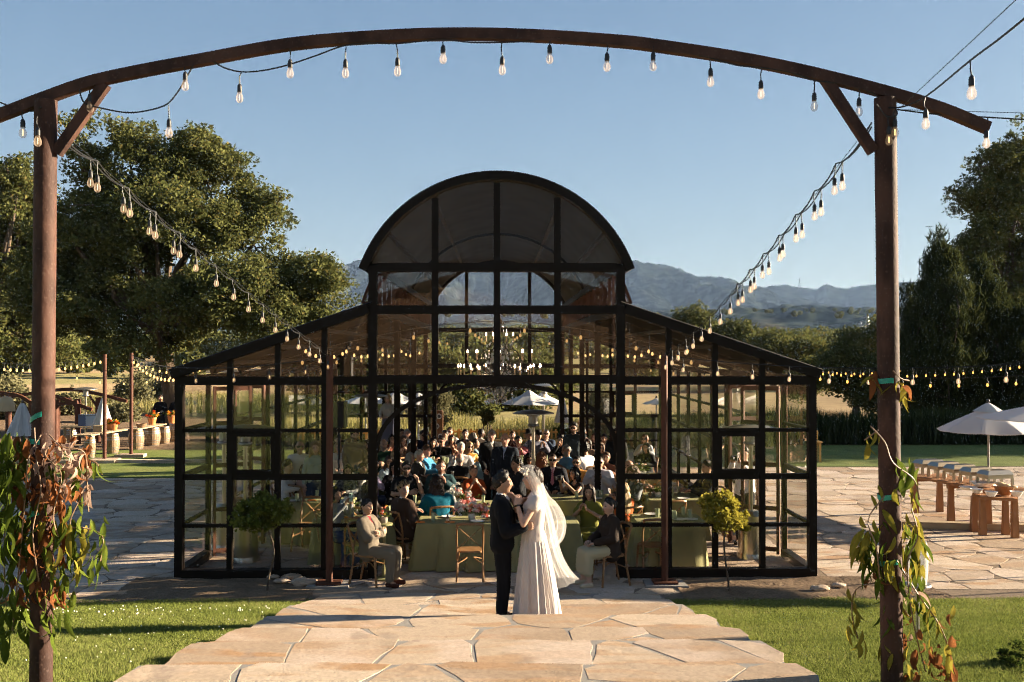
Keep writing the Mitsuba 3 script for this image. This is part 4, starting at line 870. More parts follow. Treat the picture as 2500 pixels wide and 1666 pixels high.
    if 'cap' in extra:
        m = cat([lathe([(0.001, .125), (.05, .118), (.08, .09), (.091, .04), (.088, .038)], 20), xf(lathe([(.001, .004), (.075, .004), (.08, 0), (.075, -.004)], 20), (0, .075, .045))]); add('cap', (Hd(m[0]), m[1]), 'cloth', P, smooth=50, color=(.55, .50, .47))
    if 'hat' in extra:
        m = lathe([(.001, .16), (.06, .158), (.085, .13), (.09, .06), (.15, .045), (.155, .04), (.09, .05)], 24); add('hat', (Hd(m[0]), m[1]), 'cloth', P, smooth=50, color=(.02, .018, .016))
    e, w, dd, nn = J['arm'][0]; dd = np.asarray(dd) / np.linalg.norm(dd)
    if 'phone' in extra:
        c0 = lerp(w, J['arm'][1][1], .5) + dd * .11 + np.array([0, .02, .0]); m = box((0, 0, 0), (.075, .009, .15)); 
        k = thing('phone', 'pale green phone held up by the ' + label.split(' ')[0] + ' ' + label.split(' ')[1] if False else 'phone held up by the ' + label, 'phone'); add('case', (W(m[0] + c0), m[1]), 'gloss', k, color=(.35, .50, .42)); 
        m2 = box((.018, .006, .045), (.03, .004, .035)); add('camera_lens', (W(m2[0] + c0), m2[1]), 'gloss', k, color=(.02, .02, .02))
    if 'camera' in extra:
        c0 = lerp(w, J['arm'][1][1], .5) + np.array([0, .04, .07]); k = thing('camera_body', 'black camera held up by the ' + label, 'camera'); m = box((0, 0, 0), (.13, .07, .09)); add('case', (W(m[0] + c0), m[1]), 'paint', k, color=(.015, .015, .015)); m = tri(cyl(c0 + [0, .03, 0], c0 + [0, .13, 0], .035, 16)); add('lens', (W(m[0]), m[1]), 'gloss', k, smooth=40, color=(.02, .02, .022))
    return P, base, r0, s
# ---------------------------------------------------------------- cross-back chairs
mat('chair_wood', lambda p, n, uv: mix((.15, .070, .026), (.30, .155, .065), fbm(p.x * 14, p.y * 14, p.z * 40, 3)), .42, spec=.4)
def chair_parts():
    q = []; r = .017
    for s in (-1, 1):
        q.append(('front_leg', tube(catmull([(s * .205, .21, 0), (s * .19, .185, .25), (s * .18, .165, .44)], 4), r, 7)))
        q.append(('rear_leg', tube(catmull([(s * .20, -.245, 0), (s * .195, -.20, .22), (s * .195, -.175, .45), (s * .20, -.20, .66), (s * .195, -.265, .885)], 4), r, 7)))
    q.append(('top_rail', tube(catmull([(-.197, -.265, .875), (-.12, -.295, .89), (0, -.31, .893), (.12, -.295, .89), (.197, -.265, .875)], 4), .021, 7)))
    a, b, c, e = (-.19, -.185, .50), (.19, -.262, .85), (.19, -.185, .50), (-.19, -.262, .85); mid = np.array([0, -.245, .675])
    q.append(('cross_strap', cat([sweep(catmull([a, mid, b], 5), rect(.006, .032), up=(0, 1, 0)), sweep(catmull([c, mid + [0, .008, 0], e], 5), rect(.006, .032), up=(0, 1, 0))])))
    t = np.linspace(0, 2 * PI, 33)[:-1]; se = lambda k: np.sign(k) * np.abs(k) ** .6
    out = Polygon(np.stack([se(np.cos(t)) * .205, se(np.sin(t)) * .195 - .0], 1)); q.append(('seat', prism(out, .435, .462, .008)))
    q.append(('stretcher', cat([tube(catmull([(-.19, .19, .27), (-.05, .0, .33), (-.19, -.19, .27)], 5), .009, 5), tube(catmull([(.19, .19, .27), (.05, .0, .33), (.19, -.19, .27)], 5), .009, 5)])))
    return q
CH = [(n, ply(m, 'chair_wood', 40 if n != 'seat' else False)) for n, m in chair_parts()]; CH1 = ply(cat([m for n, m in chair_parts()]), 'chair_wood', 40)
def chair(label, base, r0, parts=True, group=None):
    M = TM(base, r0)
    if parts:
        k = thing('chair', label, 'chair', group)
        for n, p in CH: put(n, p, k, M)
    else: k = put('chair', CH1, None, M); tag(k, label, 'chair', group)
    return k
# ---------------------------------------------------------------- the guests, placed by their heads
WH, NV, BK, DG = (.62, .60, .57), (.012, .018, .04), (.010, .010, .011), (.01, .035, .022)
TR, TB, TG = ('trousers', (.02, .02, .022)), ('trousers', (.03, .045, .09)), ('trousers', (.16, .14, .11))
def J_(c): return ('jacket', c)
def S_(c): return ('shirt', c)
def sk(c): return ('skirt', c)
G = [
 ('bald man in dark sunglasses and white collared shirt behind glass', 732, 1091, dict(face=15, stand=True, top=S_(WH), bottom=TR, hair=('fringe', 'brown'), extra=('shades',), pose='down', scale=.97)),
 ('woman with big curly blond hair in sage green blouse', 771, 1094, dict(face=5, stand=True, fem=True, top=S_((.24, .29, .25)), bottom=TB, hair=('curly', 'blond'), skin='fair', pose='down', scale=.98)),
 ('dark haired man in white shirt seen sideways through left glass', 702, 1140, dict(face=70, top=S_(WH), bottom=TB, hair=('fluffy', 'dark'), pose='table')),
 ('woman with dark bun behind the left glass pane', 735, 1124, dict(face=160, fem=True, top=('tee', (.30, .20, .18)), bottom=sk((.3, .2, .18)), hair=('updo', 'black'), pose='table')),
 ('woman with brown hair and bare arm in pink dress', 745, 1149, dict(face=140, turn=-50, fem=True, top=('tank', (.42, .24, .19)), bottom=sk((.20, .22, .26)), hair=('bob', 'brown'), skin='fair', pose='table')),
 ('dark haired woman at the far left of the hall', 825, 1074, dict(face=20, fem=True, top=S_((.1, .09, .08)), bottom=TR, hair=('short', 'dark'), skin='fair')),
 ('long blond woman in a pale top behind left pane', 825, 1092, dict(face=15, fem=True, top=('vneck', (.50, .46, .42)), bottom=sk((.5, .46, .42)), hair=('long', 'blond'), skin='fair', pose='lap')),
 ('woman with long light hair turned away in white ruched top', 851, 1082, dict(face=150, turn=-60, fem=True, top=S_((.55, .53, .52)), bottom=sk((.5, .5, .5)), hair=('long', 'blond'), skin='fair', pose='table')),
 ('bearded dark haired man standing in tan knit shirt', 866, 1064, dict(face=20, stand=True, top=S_((.20, .15, .10)), bottom=TB, hair=('fluffy', 'dark'), extra=('beard',), pose='down', skin='fair')),
 ('laughing woman with long dark hair near left doorway column', 890, 1088, dict(face=25, fem=True, top=S_((.06, .05, .04)), bottom=sk(BK), hair=('long', 'dark'), pose='clap')),
 ('woman with black hair low behind the left pane', 850, 1150, dict(face=-20, turn=30, fem=True, top=S_((.04, .045, .05)), bottom=sk(BK), hair=('long', 'black'), pattern=(.16, .16, .15), pose='table')),
 ('person resting chin on hand behind the left pane', 884, 1146, dict(face=40, fem=True, top=S_((.46, .42, .38)), bottom=TR, hair=('short', 'brown'), pose='mouth')),
 ('woman filming with a pale green phone at the left', 818, 1208, dict(face=50, fem=True, top=S_((.16, .17, .18)), bottom=TB, hair=('long', 'dark'), pose='phone', extra=('phone',))),
 ('man in cap and lavender shirt beside left column', 910, 1136, dict(face=110, turn=-20, top=S_((.40, .34, .50)), bottom=TB, hair=('crop', 'grey'), extra=('cap',), pose='table')),
 ('dark haired person in floral dress with back turned', 896, 1196, dict(face=170, fem=True, top=('tank', (.02, .02, .022)), bottom=sk(BK), hair=('bob', 'black'), pattern=(.4, .4, .4, 14), pose='table')),
 ('blond woman in white top standing at the far back', 948, 1036, dict(face=-20, stand=True, fem=True, top=('vneck', (.40, .36, .31)), bottom=sk((.1, .1, .14)), hair=('bob', 'blond'), skin='fair', pose='lap', d=29.2, z0=.55)),
 ('woman with long dark hair holding hands to her face', 956, 1072, dict(face=20, fem=True, top=('tank', (.16, .05, .03)), bottom=sk((.1, .03, .02)), hair=('long', 'black'), pose='mouth')),
 ('man in pale blue shirt at the back left', 980, 1059, dict(face=30, top=S_((.32, .42, .56)), bottom=TB, hair=('short', 'dark'), pose='table')),
 ('grey haired person in pale floral shirt at the back', 994, 1060, dict(face=-10, top=S_((.46, .50, .50)), bottom=TG, hair=('short', 'grey'), skin='pink', pattern=(.20, .30, .36, 20), pose='mouth')),
 ('smiling woman in glasses between two men in blue', 985, 1076, dict(face=10, fem=True, top=('tee', (.10, .06, .04)), bottom=sk(BK), hair=('bob', 'brown'), skin='fair', extra=('glasses',), pose='clap')),
 ('bald bearded man in dark green shirt', 936, 1086, dict(face=25, top=S_(DG), bottom=TR, hair=('fringe', 'darkgrey'), extra=('beard',), pose='cross', scale=1.06)),
 ('man in sunglasses and navy shirt before the olive shrub', 1032, 1063, dict(face=25, top=S_(NV), bottom=TR, hair=('short', 'dark'), extra=('shades',), pose='table')),
 ('blond woman pressing both hands to her face', 965, 1113, dict(face=30, tilt=-15, fem=True, top=S_((.30, .22, .18)), bottom=sk(BK), hair=('bob', 'blond'), skin='fair', pose='mouth')),
 ('brown haired woman in profile behind the green shirted man', 1004, 1094, dict(face=60, fem=True, top=('tee', (.10, .05, .04)), bottom=sk(BK), hair=('wave', 'brown'), skin='fair')),
 ('woman with auburn hair at the middle left of the crowd', 1010, 1083, dict(face=35, fem=True, top=('tank', (.30, .12, .08)), bottom=sk(BK), hair=('long', 'auburn'))),
 ('silver haired woman with long hair in white blouse', 1001, 1119, dict(face=70, fem=True, top=S_((.52, .46, .45)), bottom=sk((.4, .4, .4)), hair=('long', 'grey'), skin='fair', pose='table')),
 ('white haired man in black jacket seen in profile', 1023, 1113, dict(face=75, top=J_((.035, .03, .026)), under=WH, bottom=TR, hair=('short', 'white'), skin='pink', pose='lap')),
 ('brown haired man in denim blue shirt seen in profile', 1040, 1102, dict(face=65, top=S_((.045, .20, .36)), bottom=TB, hair=('short', 'brown'), skin='pink', pose='table', scale=1.05)),
 ('dark haired woman laughing and clapping in gold brown dress', 1057, 1082, dict(face=10, fem=True, top=('vneck', (.20, .10, .04)), bottom=sk((.2, .1, .04)), hair=('wave', 'dark'), pose='clap')),
 ('man with light rimmed sunglasses in black jacket leaning left', 1079, 1078, dict(face=-25, tilt=10, top=J_(BK), under=(.1, .1, .1), bottom=TR, hair=('short', 'brown'), extra=('shades',), skin='pink', pose='table')),
 ('smiling dark haired woman in the row behind black jacket', 1103, 1073, dict(face=5, fem=True, top=('tank', (.26, .12, .07)), bottom=sk(BK), hair=('long', 'dark'))),
 ('man in sunglasses and white shirt by the ring toss board', 1098, 1055, dict(face=-10, top=S_(WH), bottom=TB, hair=('short', 'brown'), extra=('shades',), skin='pink', pose='table')),
 ('dark haired man half hidden beside the ring toss board', 1087, 1063, dict(face=-30, top=S_((.12, .13, .16)), bottom=TR, hair=('short', 'dark'))),
 ('woman in glasses and pale blue cardigan left of doorway', 950, 1128, dict(face=15, fem=True, top=S_((.30, .38, .45)), bottom=TB, hair=('wave', 'dark'), extra=('glasses',), pose='lap')),
 ('woman in round glasses, white blouse and black cardigan', 962, 1143, dict(face=10, fem=True, top=J_(BK), under=WH, bottom=TR, hair=('wave', 'black'), extra=('glasses', 'lipstick'), pose='clap')),
 ('bearded man in black sunglasses and black shirt raising fist', 992, 1144, dict(face=12, top=('tee', (.014, .014, .016)), bottom=TR, hair=('short', 'black'), extra=('shades', 'beard'), skin='fair', pose=('cross', 'fist'), scale=1.04)),
 ('man with goatee and glasses in teal suit and dark tie', 1076, 1140, dict(face=8, top=J_((.018, .045, .052)), under=WH, tie=(.04, .01, .01), bottom=('trousers', (.018, .045, .052)), hair=('crop', 'brown'), extra=('glasses', 'goatee'), pose='clap', scale=1.05, skin='pink')),
 ('person with blond streaked hair in brown jacket turning round', 985, 1196, dict(face=135, turn=-105, top=('coat', (.055, .032, .022)), under=WH, bottom=('trousers', (.055, .032, .022)), hair=('fluffy', 'dark'), skin='fair', extra=('streaks',), pose=('hips', 'table'), sub=4)),
 ('curly haired person in teal jacket with back to the doorway', 1072, 1222, dict(face=-165, tilt=-10, top=('coat', (.0, .075, .12)), bottom=TR, hair=('curly', 'dark'), pose=('table', 'table'), lean=.3, d=17.0)),
 ('white haired old man in pale shirt raising one hand', 1125, 1095, dict(face=10, top=S_((.42, .42, .42)), bottom=TG, hair=('short', 'white'), skin='pink', pose=('fist', 'table'), scale=1.05)),
 ('bald man in black jacket with his back turned', 1123, 1122, dict(face=175, top=('coat', BK), bottom=TR, hair=('fringe', 'grey'), skin='pink', pose='table', scale=1.02)),
 ('fair woman in sunglasses with an orange scarf', 1146, 1092, dict(face=15, fem=True, top=S_((.55, .26, .05)), bottom=TR, hair=('bob', 'blond'), skin='fair', extra=('shades',), pattern=(.5, .42, .30, 12), pose='lap')),
 ('dark haired man smiling before the yellow benches', 1136, 1060, dict(face=0, top=S_((.05, .05, .06)), bottom=TR, hair=('short', 'dark'), skin='fair')),
 ('woman with long grey dark hair at the far tables', 1155, 1068, dict(face=100, fem=True, top=S_((.2, .2, .2)), bottom=TR, hair=('long', 'darkgrey'))),
 ('dark skinned man in white shirt looking away', 1174, 1058, dict(face=120, top=S_((.55, .52, .46)), bottom=TR, hair=('crop', 'black'), skin='dark', pose='table')),
 ('woman in teal top behind the orange scarf', 1160, 1084, dict(face=80, fem=True, top=S_((.10, .16, .18)), bottom=TR, hair=('short', 'dark'))),
 ('grey haired man in black suit standing behind the crowd', 1200, 1064, dict(face=25, turn=-30, stand=True, top=J_(BK), under=WH, bottom=TR, hair=('short', 'grey'), skin='pink', pose='down')),
 ('bald man in navy jacket and pale blue shirt standing', 1233, 1074, dict(face=-15, turn=10, stand=True, top=J_((.012, .017, .026)), under=(.30, .38, .52), bottom=TR, hair=('fringe', 'darkgrey'), skin='pink', pose='down', scale=1.05)),
 ('dark haired woman in pale blue dress with bare arms', 1178, 1112, dict(face=5, fem=True, top=('tank', (.26, .42, .50)), bottom=sk((.14, .28, .36)), hair=('long', 'black'), pose='lap')),
 ('woman in rust red dress leaning on folded hands', 1156, 1152, dict(face=10, fem=True, top=('tee', (.36, .07, .02)), bottom=sk((.36, .07, .02)), hair=('updo', 'brown'), pose='chin')),
 ('dark haired man in pink jacket right of the bald man', 1266, 1078, dict(face=5, top=J_((.34, .12, .14)), under=WH, bottom=TR, hair=('short', 'black'))),
 ('person with dark brown hair at the far middle', 1251, 1064, dict(face=0, fem=True, top=S_((.10, .04, .04)), bottom=TR, hair=('short', 'brown'), skin='fair')),
 ('person in black hat and floral shirt behind the heater', 1292, 1062, dict(face=-80, top=S_((.30, .30, .34)), bottom=TR, hair=('short', 'black'), extra=('hat',), pattern=(.05, .06, .10, 16), pose='table')),
 ('person in dark cap just right of the heater pole', 1314, 1064, dict(face=20, top=S_((.12, .12, .16)), bottom=TR, hair=('short', 'black'), extra=('hat',))),
 ('smiling woman with dark bob above the groom', 1242, 1137, dict(face=15, fem=True, top=('coat', BK), bottom=TR, hair=('bob', 'dark'))),
 ('dark haired man in black jacket between the couple', 1262, 1135, dict(face=-60, top=('coat', (.014, .015, .018)), bottom=TR, hair=('fluffy', 'black'), pose='table', scale=1.05)),
 ('smiling woman with curly black hair behind the bride', 1291, 1124, dict(face=10, fem=True, top=('tee', (.30, .10, .04)), bottom=TR, hair=('curly', 'black'), skin='brown')),
 ('woman with long curly auburn hair turned away', 1322, 1120, dict(face=170, fem=True, top=('tank', (.10, .08, .06)), bottom=sk(BK), hair=('curly', 'auburn'), skin='fair', pose='table')),
 ('pale bald man in sunglasses and navy shirt at the back', 1334, 1060, dict(face=-5, top=S_((.018, .03, .055)), bottom=TB, hair=('buzz', 'grey'), extra=('shades',), skin='fair', pose='chin')),
 ('dark haired man in black shirt drinking at the back', 1370, 1076, dict(face=-20, top=S_(BK), bottom=TR, hair=('fluffy', 'black'), pose=('mouth', 'table'))),
 ('curly dark haired man standing with phone held high', 1400, 1046, dict(face=-10, stand=True, top=S_((.03, .04, .045)), bottom=TR, hair=('fluffy', 'black'), extra=('beard', 'shades'), pose=('down', 'raise'))),
 ('woman with dark curls and a white flower clip', 1424, 1057, dict(face=150, stand=False, fem=True, top=('tank', (.45, .34, .28)), bottom=sk((.4, .3, .3)), hair=('updo', 'black'), pose='table')),
 ('man in sunglasses and light blue shirt at back right', 1413, 1067, dict(face=-5, top=S_((.30, .42, .56)), bottom=TB, hair=('short', 'dark'), extra=('shades',))),
 ('woman with reddish hair in black at back right', 1453, 1070, dict(face=-15, fem=True, top=S_(BK), bottom=TR, hair=('wave', 'auburn'), skin='fair')),
 ('smiling person in grey brown shirt at back right', 1475, 1072, dict(face=-10, fem=True, top=S_((.20, .16, .14)), bottom=TR, hair=('short', 'dark'))),
 ('bearded dark skinned man in blue polo clapping', 1384, 1100, dict(face=-70, top=('tee', (.08, .20, .34)), bottom=TB, hair=('buzz', 'darkgrey'), extra=('beard',), skin='brown', scale=1.06)),
 ('man in white shirt with his back turned, dark hair', 1428, 1097, dict(face=-140, turn=-20, top=S_((.58, .57, .60)), bottom=TB, hair=('fluffy', 'black'), pose='table', scale=1.04)),
 ('woman in sunglasses behind the white shirted man', 1436, 1084, dict(face=-20, fem=True, top=('tee', (.30, .2, .14)), bottom=TR, hair=('long', 'dark'), extra=('shades',))),
 ('woman with short brown hair in olive and black top', 1467, 1094, dict(face=-15, fem=True, top=S_((.04, .045, .035)), bottom=TR, hair=('bob', 'brown'), skin='fair', pose='lap')),
 ('bald man in black suit with pink tie and sunglasses', 1350, 1124, dict(face=-8, top=J_((.012, .012, .016)), under=(.55, .5, .52), tie=(.5, .2, .24), bottom=TR, hair=('buzz', 'dark'), extra=('shades',), pose='lap', scale=1.06)),
 ('laughing man in sunglasses and orange shirt', 1408, 1130, dict(face=-15, top=S_((.46, .21, .05)), bottom=TB, hair=('crop', 'black'), extra=('shades', 'goatee'), pose='lap', pattern=(.52, .26, .07, 9))),
 ('black haired woman with bare shoulder holding a camera', 1404, 1158, dict(face=-55, fem=True, top=('tank', (.015, .012, .012)), bottom=sk(BK), hair=('bob', 'black'), pose='phone', extra=('camera',))),
 ('bald man in black sunglasses and pale grey jacket clapping', 1463, 1130, dict(face=-10, top=J_((.44, .46, .52)), under=(.02, .02, .025), bottom=('trousers', (.4, .42, .48)), hair=('buzz', 'dark'), extra=('shades',), pose='clap', scale=1.05, skin='tan')),
 ('person with brown hair behind the clapping bald man', 1481, 1118, dict(face=-20, fem=True, top=S_((.18, .08, .05)), bottom=TR, hair=('short', 'brown'))),
 ('man in black standing beside the right doorway column', 1504, 1062, dict(face=-30, stand=True, top=S_(BK), bottom=TR, hair=('short', 'black'), pose='down')),
 ('balding man seen in profile behind the right pane', 1534, 1140, dict(face=60, top=S_((.2, .17, .14)), bottom=TR, hair=('fringe', 'brown'), skin='pink', pose='table')),
 ('woman with dark bangs in olive green dress at right', 1439, 1203, dict(face=-25, turn=10, fem=True, top=('tee', (.155, .15, .028)), bottom=sk((.10, .10, .02)), hair=('wave', 'dark'), skin='tan', pose='clap', sub=4)),
 ('woman in sunglasses and grey top at the right tables', 1574, 1073, dict(face=-20, fem=True, top=S_((.32, .34, .36)), bottom=TB, hair=('bob', 'auburn'), extra=('shades',), skin='fair')),
 ('black haired woman in black beside the right tables', 1578, 1094, dict(face=-30, fem=True, top=S_((.012, .014, .012)), bottom=TR, hair=('long', 'black'), pose='table')),
 ('curly haired person in dark floral shirt with a phone', 1546, 1158, dict(face=-60, top=S_((.03, .035, .04)), bottom=TR, hair=('curly', 'brown'), pattern=(.16, .17, .18, 14), pose='table', scale=.98)),
 ('woman with long golden hair in an orange dress', 1522, 1196, dict(face=-150, fem=True, top=('tank', (.50, .09, .02)), bottom=sk((.50, .09, .02)), hair=('wave', 'blond'), skin='fair', pose='table')),
 ('man in dark suit sitting sideways by the right table', 1727, 1143, dict(face=-75, top=J_((.02, .024, .03)), under=WH, bottom=TR, hair=('short', 'dark'), pose='table', scale=1.05)),
 ('man in white shirt photographing beside the right heater', 1818, 1118, dict(face=-40, stand=True, top=S_((.58, .57, .56)), bottom=TR, hair=('short', 'dark'), pose='phone', extra=('camera',), d=18.0)),
]
CHG = 'wooden cross-back chairs round the tables'
SEATS = []
for lab, px, py, kw in G:
    k, b, r0, s = person(lab, px, py, group=None, **kw)
    if not kw.get('stand'):
        SEATS.append(b); chair('wooden cross-back chair under the ' + lab.replace(' and ', ', ', 1) if len(lab.split()) <= 10 else 'chair under the ' + lab, b, r0, parts=b[1] < 17.5, group=CHG)
# two bartenders under the oak
for lab, px, py in (('bartender in black behind the barrel bar with hair tied back', 392, 992), ('second bartender in black right beside the oak trunk', 431, 996)):
    person(lab, px, py, face=-10, stand=True, d=39.5, top=S_(BK), bottom=TR, hair=('short', 'dark'), pose='lap', scale=1.0)
# ---------------------------------------------------------------- tables and what is laid on them
mat('sage_cloth', lambda p, n, uv: mix((.17, .16, .075), (.235, .22, .108), fbm(p.x * 6, p.y * 6, p.z * 3, 3)) * (.9 + .2 * noise(p.x * 260, p.y * 260, p.z * 260)), .95, spec=.1, sheen=.3)
def table(label, x0, x1, y0, y1, drop=.73, z=.76, seed=0):
    k = thing('table', label, 'table', 'cloth covered dinner tables in the hall'); r = np.random.RandomState(seed)
    per = []; 
    for (a, b) in (((x0, y0), (x1, y0)), ((x1, y0), (x1, y1)), ((x1, y1), (x0, y1)), ((x0, y1), (x0, y0))):
        n = max(8, int(math.hypot(b[0] - a[0], b[1] - a[1]) / .035))
        for t in np.linspace(0, 1, n, endpoint=False): per.append(lerp(a, b, t))
    per = np.array(per); c = per.mean(0); s = np.arange(len(per)) * .035; out = per - c; out /= np.linalg.norm(out, axis=1, keepdims=True)
    rows = [np.c_[per, np.full(len(per), z)]]
    w = np.sin(s * 13 + 2 * meshkit.noise(np.c_[s * 2, s * 0, s * 0], seed) * 6) * (.35 + .9 * meshkit.noise(np.c_[s * 1.1, s * 0 + 5, s * 0], seed) ** 2) + (meshkit.noise(np.c_[s * 5, s * 0, s * 0 + 3], seed) - .5)
    for t in (.0, .012, .25, .5, .75, 1.0):
        rows.append(np.c_[per + out * (.012 + .09 * t + .09 * t ** .8 * w[:, None]), np.full(len(per), z - .012 - t * drop + (.02 * meshkit.noise(np.c_[s * 1.3, s * 0, s * 0], seed) if t == 1 else 0))])
    R = np.stack(rows + []); R = np.concatenate([R, R[:, :1]], 1)
    add('tablecloth', cat([grid(R[:, ::-1]), prism(Polygon(per), z - .03, z + .001)]), 'sage_cloth', k)
    for lx in (x0 + .12, x1 - .12):
        for ly in (y0 + .12, y1 - .12): add('leg', cyl((lx, ly, 0), (lx, ly, z - .03), .022, 8), 'black_metal', k)
    return k
TABS = [('long front table with sage cloth sweeping to the doorway floor', -1.32, 1.25, 15.85, 16.6), ('second sage table behind the front one with coral flowers', -1.5, 1.0, 17.55, 18.35), ('sage table just inside the left glass with blue and white flowers', -3.05, -1.75, 16.3, 17.05), ('sage table behind the left glass pane with a wooden box', -3.6, -1.9, 20.1, 20.9), ('sage table at the left glass seen past the young tree', -4.0, -2.7, 18.1, 18.8),
        ('sage table in the middle left of the hall', -2.4, -.9, 22.0, 22.7), ('sage table in the middle of the hall near the heater', .3, 1.9, 21.4, 22.2), ('sage table behind the bride with small plates', .75, 2.1, 18.3, 19.1), ('sage table by the right column with yellow flowers in a jar', 2.2, 3.3, 16.0, 16.8), ('round cornered sage table in the right wing in full sun', 2.75, 3.75, 18.3, 19.3),
        ('far sage table in the right wing by the side glass', 2.2, 3.5, 21.6, 22.4), ('farthest sage table on the left of the hall', -2.6, -.6, 24.3, 25.0), ('farthest sage table on the right of the hall', .3, 2.3, 24.4, 25.1)]
for i, (lab, *q) in enumerate(TABS): table(lab, *q, seed=i)
GL = lathe([(.001, .004), (.031, .004), (.034, .14), (.032, .14), (.029, .01), (.001, .01)], 16); WT = lathe([(.001, .011), (.028, .011), (.031, .10), (.001, .10)], 12)
scene['drink'] = {'type': 'blendbsdf', 'weight': .45, 'a': {'type': 'twosided', 'bsdf': {'type': 'principled', 'base_color': rgb(.42, .46, .30), 'roughness': .15, 'specular': .6}}, 'b': {'type': 'null'}}
scene['clear_glass'] = {'type': 'blendbsdf', 'weight': .70, 'a': {'type': 'twosided', 'bsdf': {'type': 'principled', 'base_color': rgb(.62, .62, .60), 'roughness': .08, 'specular': .7}}, 'b': {'type': 'null'}}
GLp = ply(cat([GL, WT]), 'drink', True)
nt = 0
def tumbler(x, y, z=.762, lab=None, grp=None):
    k = put('tumbler', GLp, None, TM((x, y, z), x * 7)); tag(k, lab or 'tall tumbler of pale drink on a sage tablecloth', 'glass', grp); return k
PL = lathe([(.001, .004), (.075, .004), (.115, .018), (.118, .02), (.113, .022), (.07, .01), (.001, .008)], 24)
rt = np.random.RandomState(4)
mat('petal', None, .7, spec=.2)
def bloom(c, r, col, k, rr_):
    "a many-petalled flower head"
    ms, cs = [], []
    for i in range(34):
        a = rr_.uniform(0, 2 * PI); e = math.acos(rr_.uniform(-.25, 1)); d = np.array([math.sin(e) * math.cos(a), math.sin(e) * math.sin(a), math.cos(e)]); x, u, _ = frame(d, rr_.randn(3)); L = r * rr_.uniform(.75, 1.1); w = r * .34
        v = np.array([d * r * .2, d * L * .7 + x * w, d * L + u * w * .3, d * L * .7 - x * w]) + c; ms.append((v, np.array([[0, 1, 2], [0, 2, 3]]))); cs.append(np.tile(np.asarray(col) * rr_.uniform(.75, 1.15), (4, 1)))
    m = cat(ms); return add('bloom', m, 'petal', k, color=np.clip(np.vstack(cs), 0, .9))
def flowers(label, x, y, z, spread, n, cols, seed, vase=(.5, .5, .45), green=90, rb=(.028, .05)):
    k = thing('flower_arrangement', label, 'flowers'); r = np.random.RandomState(seed)
    add('vase', lathe([(.001, 0), (.05, 0), (.06, .05), (.055, .10), (.05, .10), (.001, .09)], 16, (x, y, z)), 'gloss', k, smooth=True, color=vase)
    for i in range(n):
        a, q = r.uniform(0, 2 * PI), r.rand() ** .5; c = np.array([x + math.cos(a) * spread * q, y + math.sin(a) * spread * .6 * q, z + .14 + .14 * (1 - q) + .05 * r.randn()]); bloom(c, r.uniform(*rb), cols[r.randint(len(cols))], k, r)
    P = np.c_[x + spread * 1.15 * r.randn(green) * .6, y + spread * r.randn(green) * .4, z + .10 + .06 * np.abs(r.randn(green))]
    leaf_mesh('foliage', P, .06, r, 'leaf_green', k); return k
COR, PNK, WHT, YEL, BLU, ORG = (.74, .24, .16), (.76, .42, .38), (.78, .76, .70), (.75, .48, .06), (.20, .42, .62), (.78, .32, .06)
flowers('coral, pink and white blooms in the middle of the front table', X(1152, 16.2), 16.2, .762,   .27, 50, [COR, PNK, WHT, WHT, WHT, COR, (.78, .40, .18)], 1, rb=(.04, .072))
flowers('coral and white blooms on the second table before the teal suit', X(1118, 17.9), 17.9, .762, .22, 26, [COR, WHT, WHT, PNK], 2, rb=(.04, .065))
flowers('white and pale blue blooms on the left front table', X(848, 16.6), 16.6, .762, .17, 20, [WHT, WHT, BLU, WHT], 3, rb=(.04, .06))
flowers('white blooms on the table behind the left glass', X(826, 20.4), 20.4, .762, .12, 10, [WHT, (.5, .45, .4)], 4)
flowers('white and blue blooms beside the left doorway column', X(905, 20.5), 20.5, .762, .12, 10, [WHT, BLU], 5)
flowers('yellow and orange blooms in a jar on the right front table', X(1738, 16.4) - .9 + .9, 16.4, .762, .08, 9, [YEL, ORG, YEL], 6, green=40)
flowers('orange and pink blooms on the sunny table of the right wing', X(1606, 18.7), 18.7, .762, .10, 10, [ORG, PNK, (.5, .4, .35)], 7)
flowers('orange and white blooms on the middle table by the heater', X(1330, 21.7), 21.7, .762, .16, 12, [WHT, ORG, WHT], 8)
flowers('small white blooms on the far middle left table', X(1010, 22.3), 22.3, .762, .12, 8, [WHT, YEL], 9)
flowers('green sprigs and white buds on the far right table', X(1560, 22.0), 22.0, .762, .16, 8, [(.5, .52, .45), WHT], 10, green=160)
def carafe(label, px, d):
    x = X(px, d); k = thing('carafe', label, 'carafe'); add('glass_body', lathe([(.001, .002), (.07, .002), (.075, .06), (.03, .17), (.026, .22), (.034, .25)], 24, (x, d, .762)), 'clear_glass', k, smooth=True); return k
carafe('clear glass carafe among the coral flowers of the second table', 1106, 17.75); carafe('clear glass carafe on the table before the white haired old man', 1105, 21.9 - 1.2)
k = thing('candle', 'red taper candle standing behind the glass carafe', 'candle'); add('taper', cyl((X(1112, 18.1), 18.1, .76), (X(1112, 18.1), 18.1, 1.03), .011, 10), 'paint', k, color=(.45, .05, .02)); add('holder', cyl((X(1112, 18.1), 18.1, .76), (X(1112, 18.1), 18.1, .785), .03, 12), 'paint', k, color=(.1, .08, .05))
k = thing('bottle', 'small brown bottle with pale label at the right end of the front table flowers', 'bottle'); bx = X(1093, 16.0); add('glass_body', lathe([(.001, 0), (.024, 0), (.025, .075), (.011, .10), (.011, .115), (.001, .115)], 14, (bx, 16.0, .762)), 'gloss', k, smooth=40, color=(.05, .02, .008)); add('paper_label', lathe([(.0256, .02), (.0256, .06)], 14, (bx, 16.0, .762)), 'paint', k, color=(.55, .48, .35))
k = thing('wooden_box', 'pale wooden card box with a white finial on the left table', 'box'); bx, bd = X(858, 20.2), 20.2
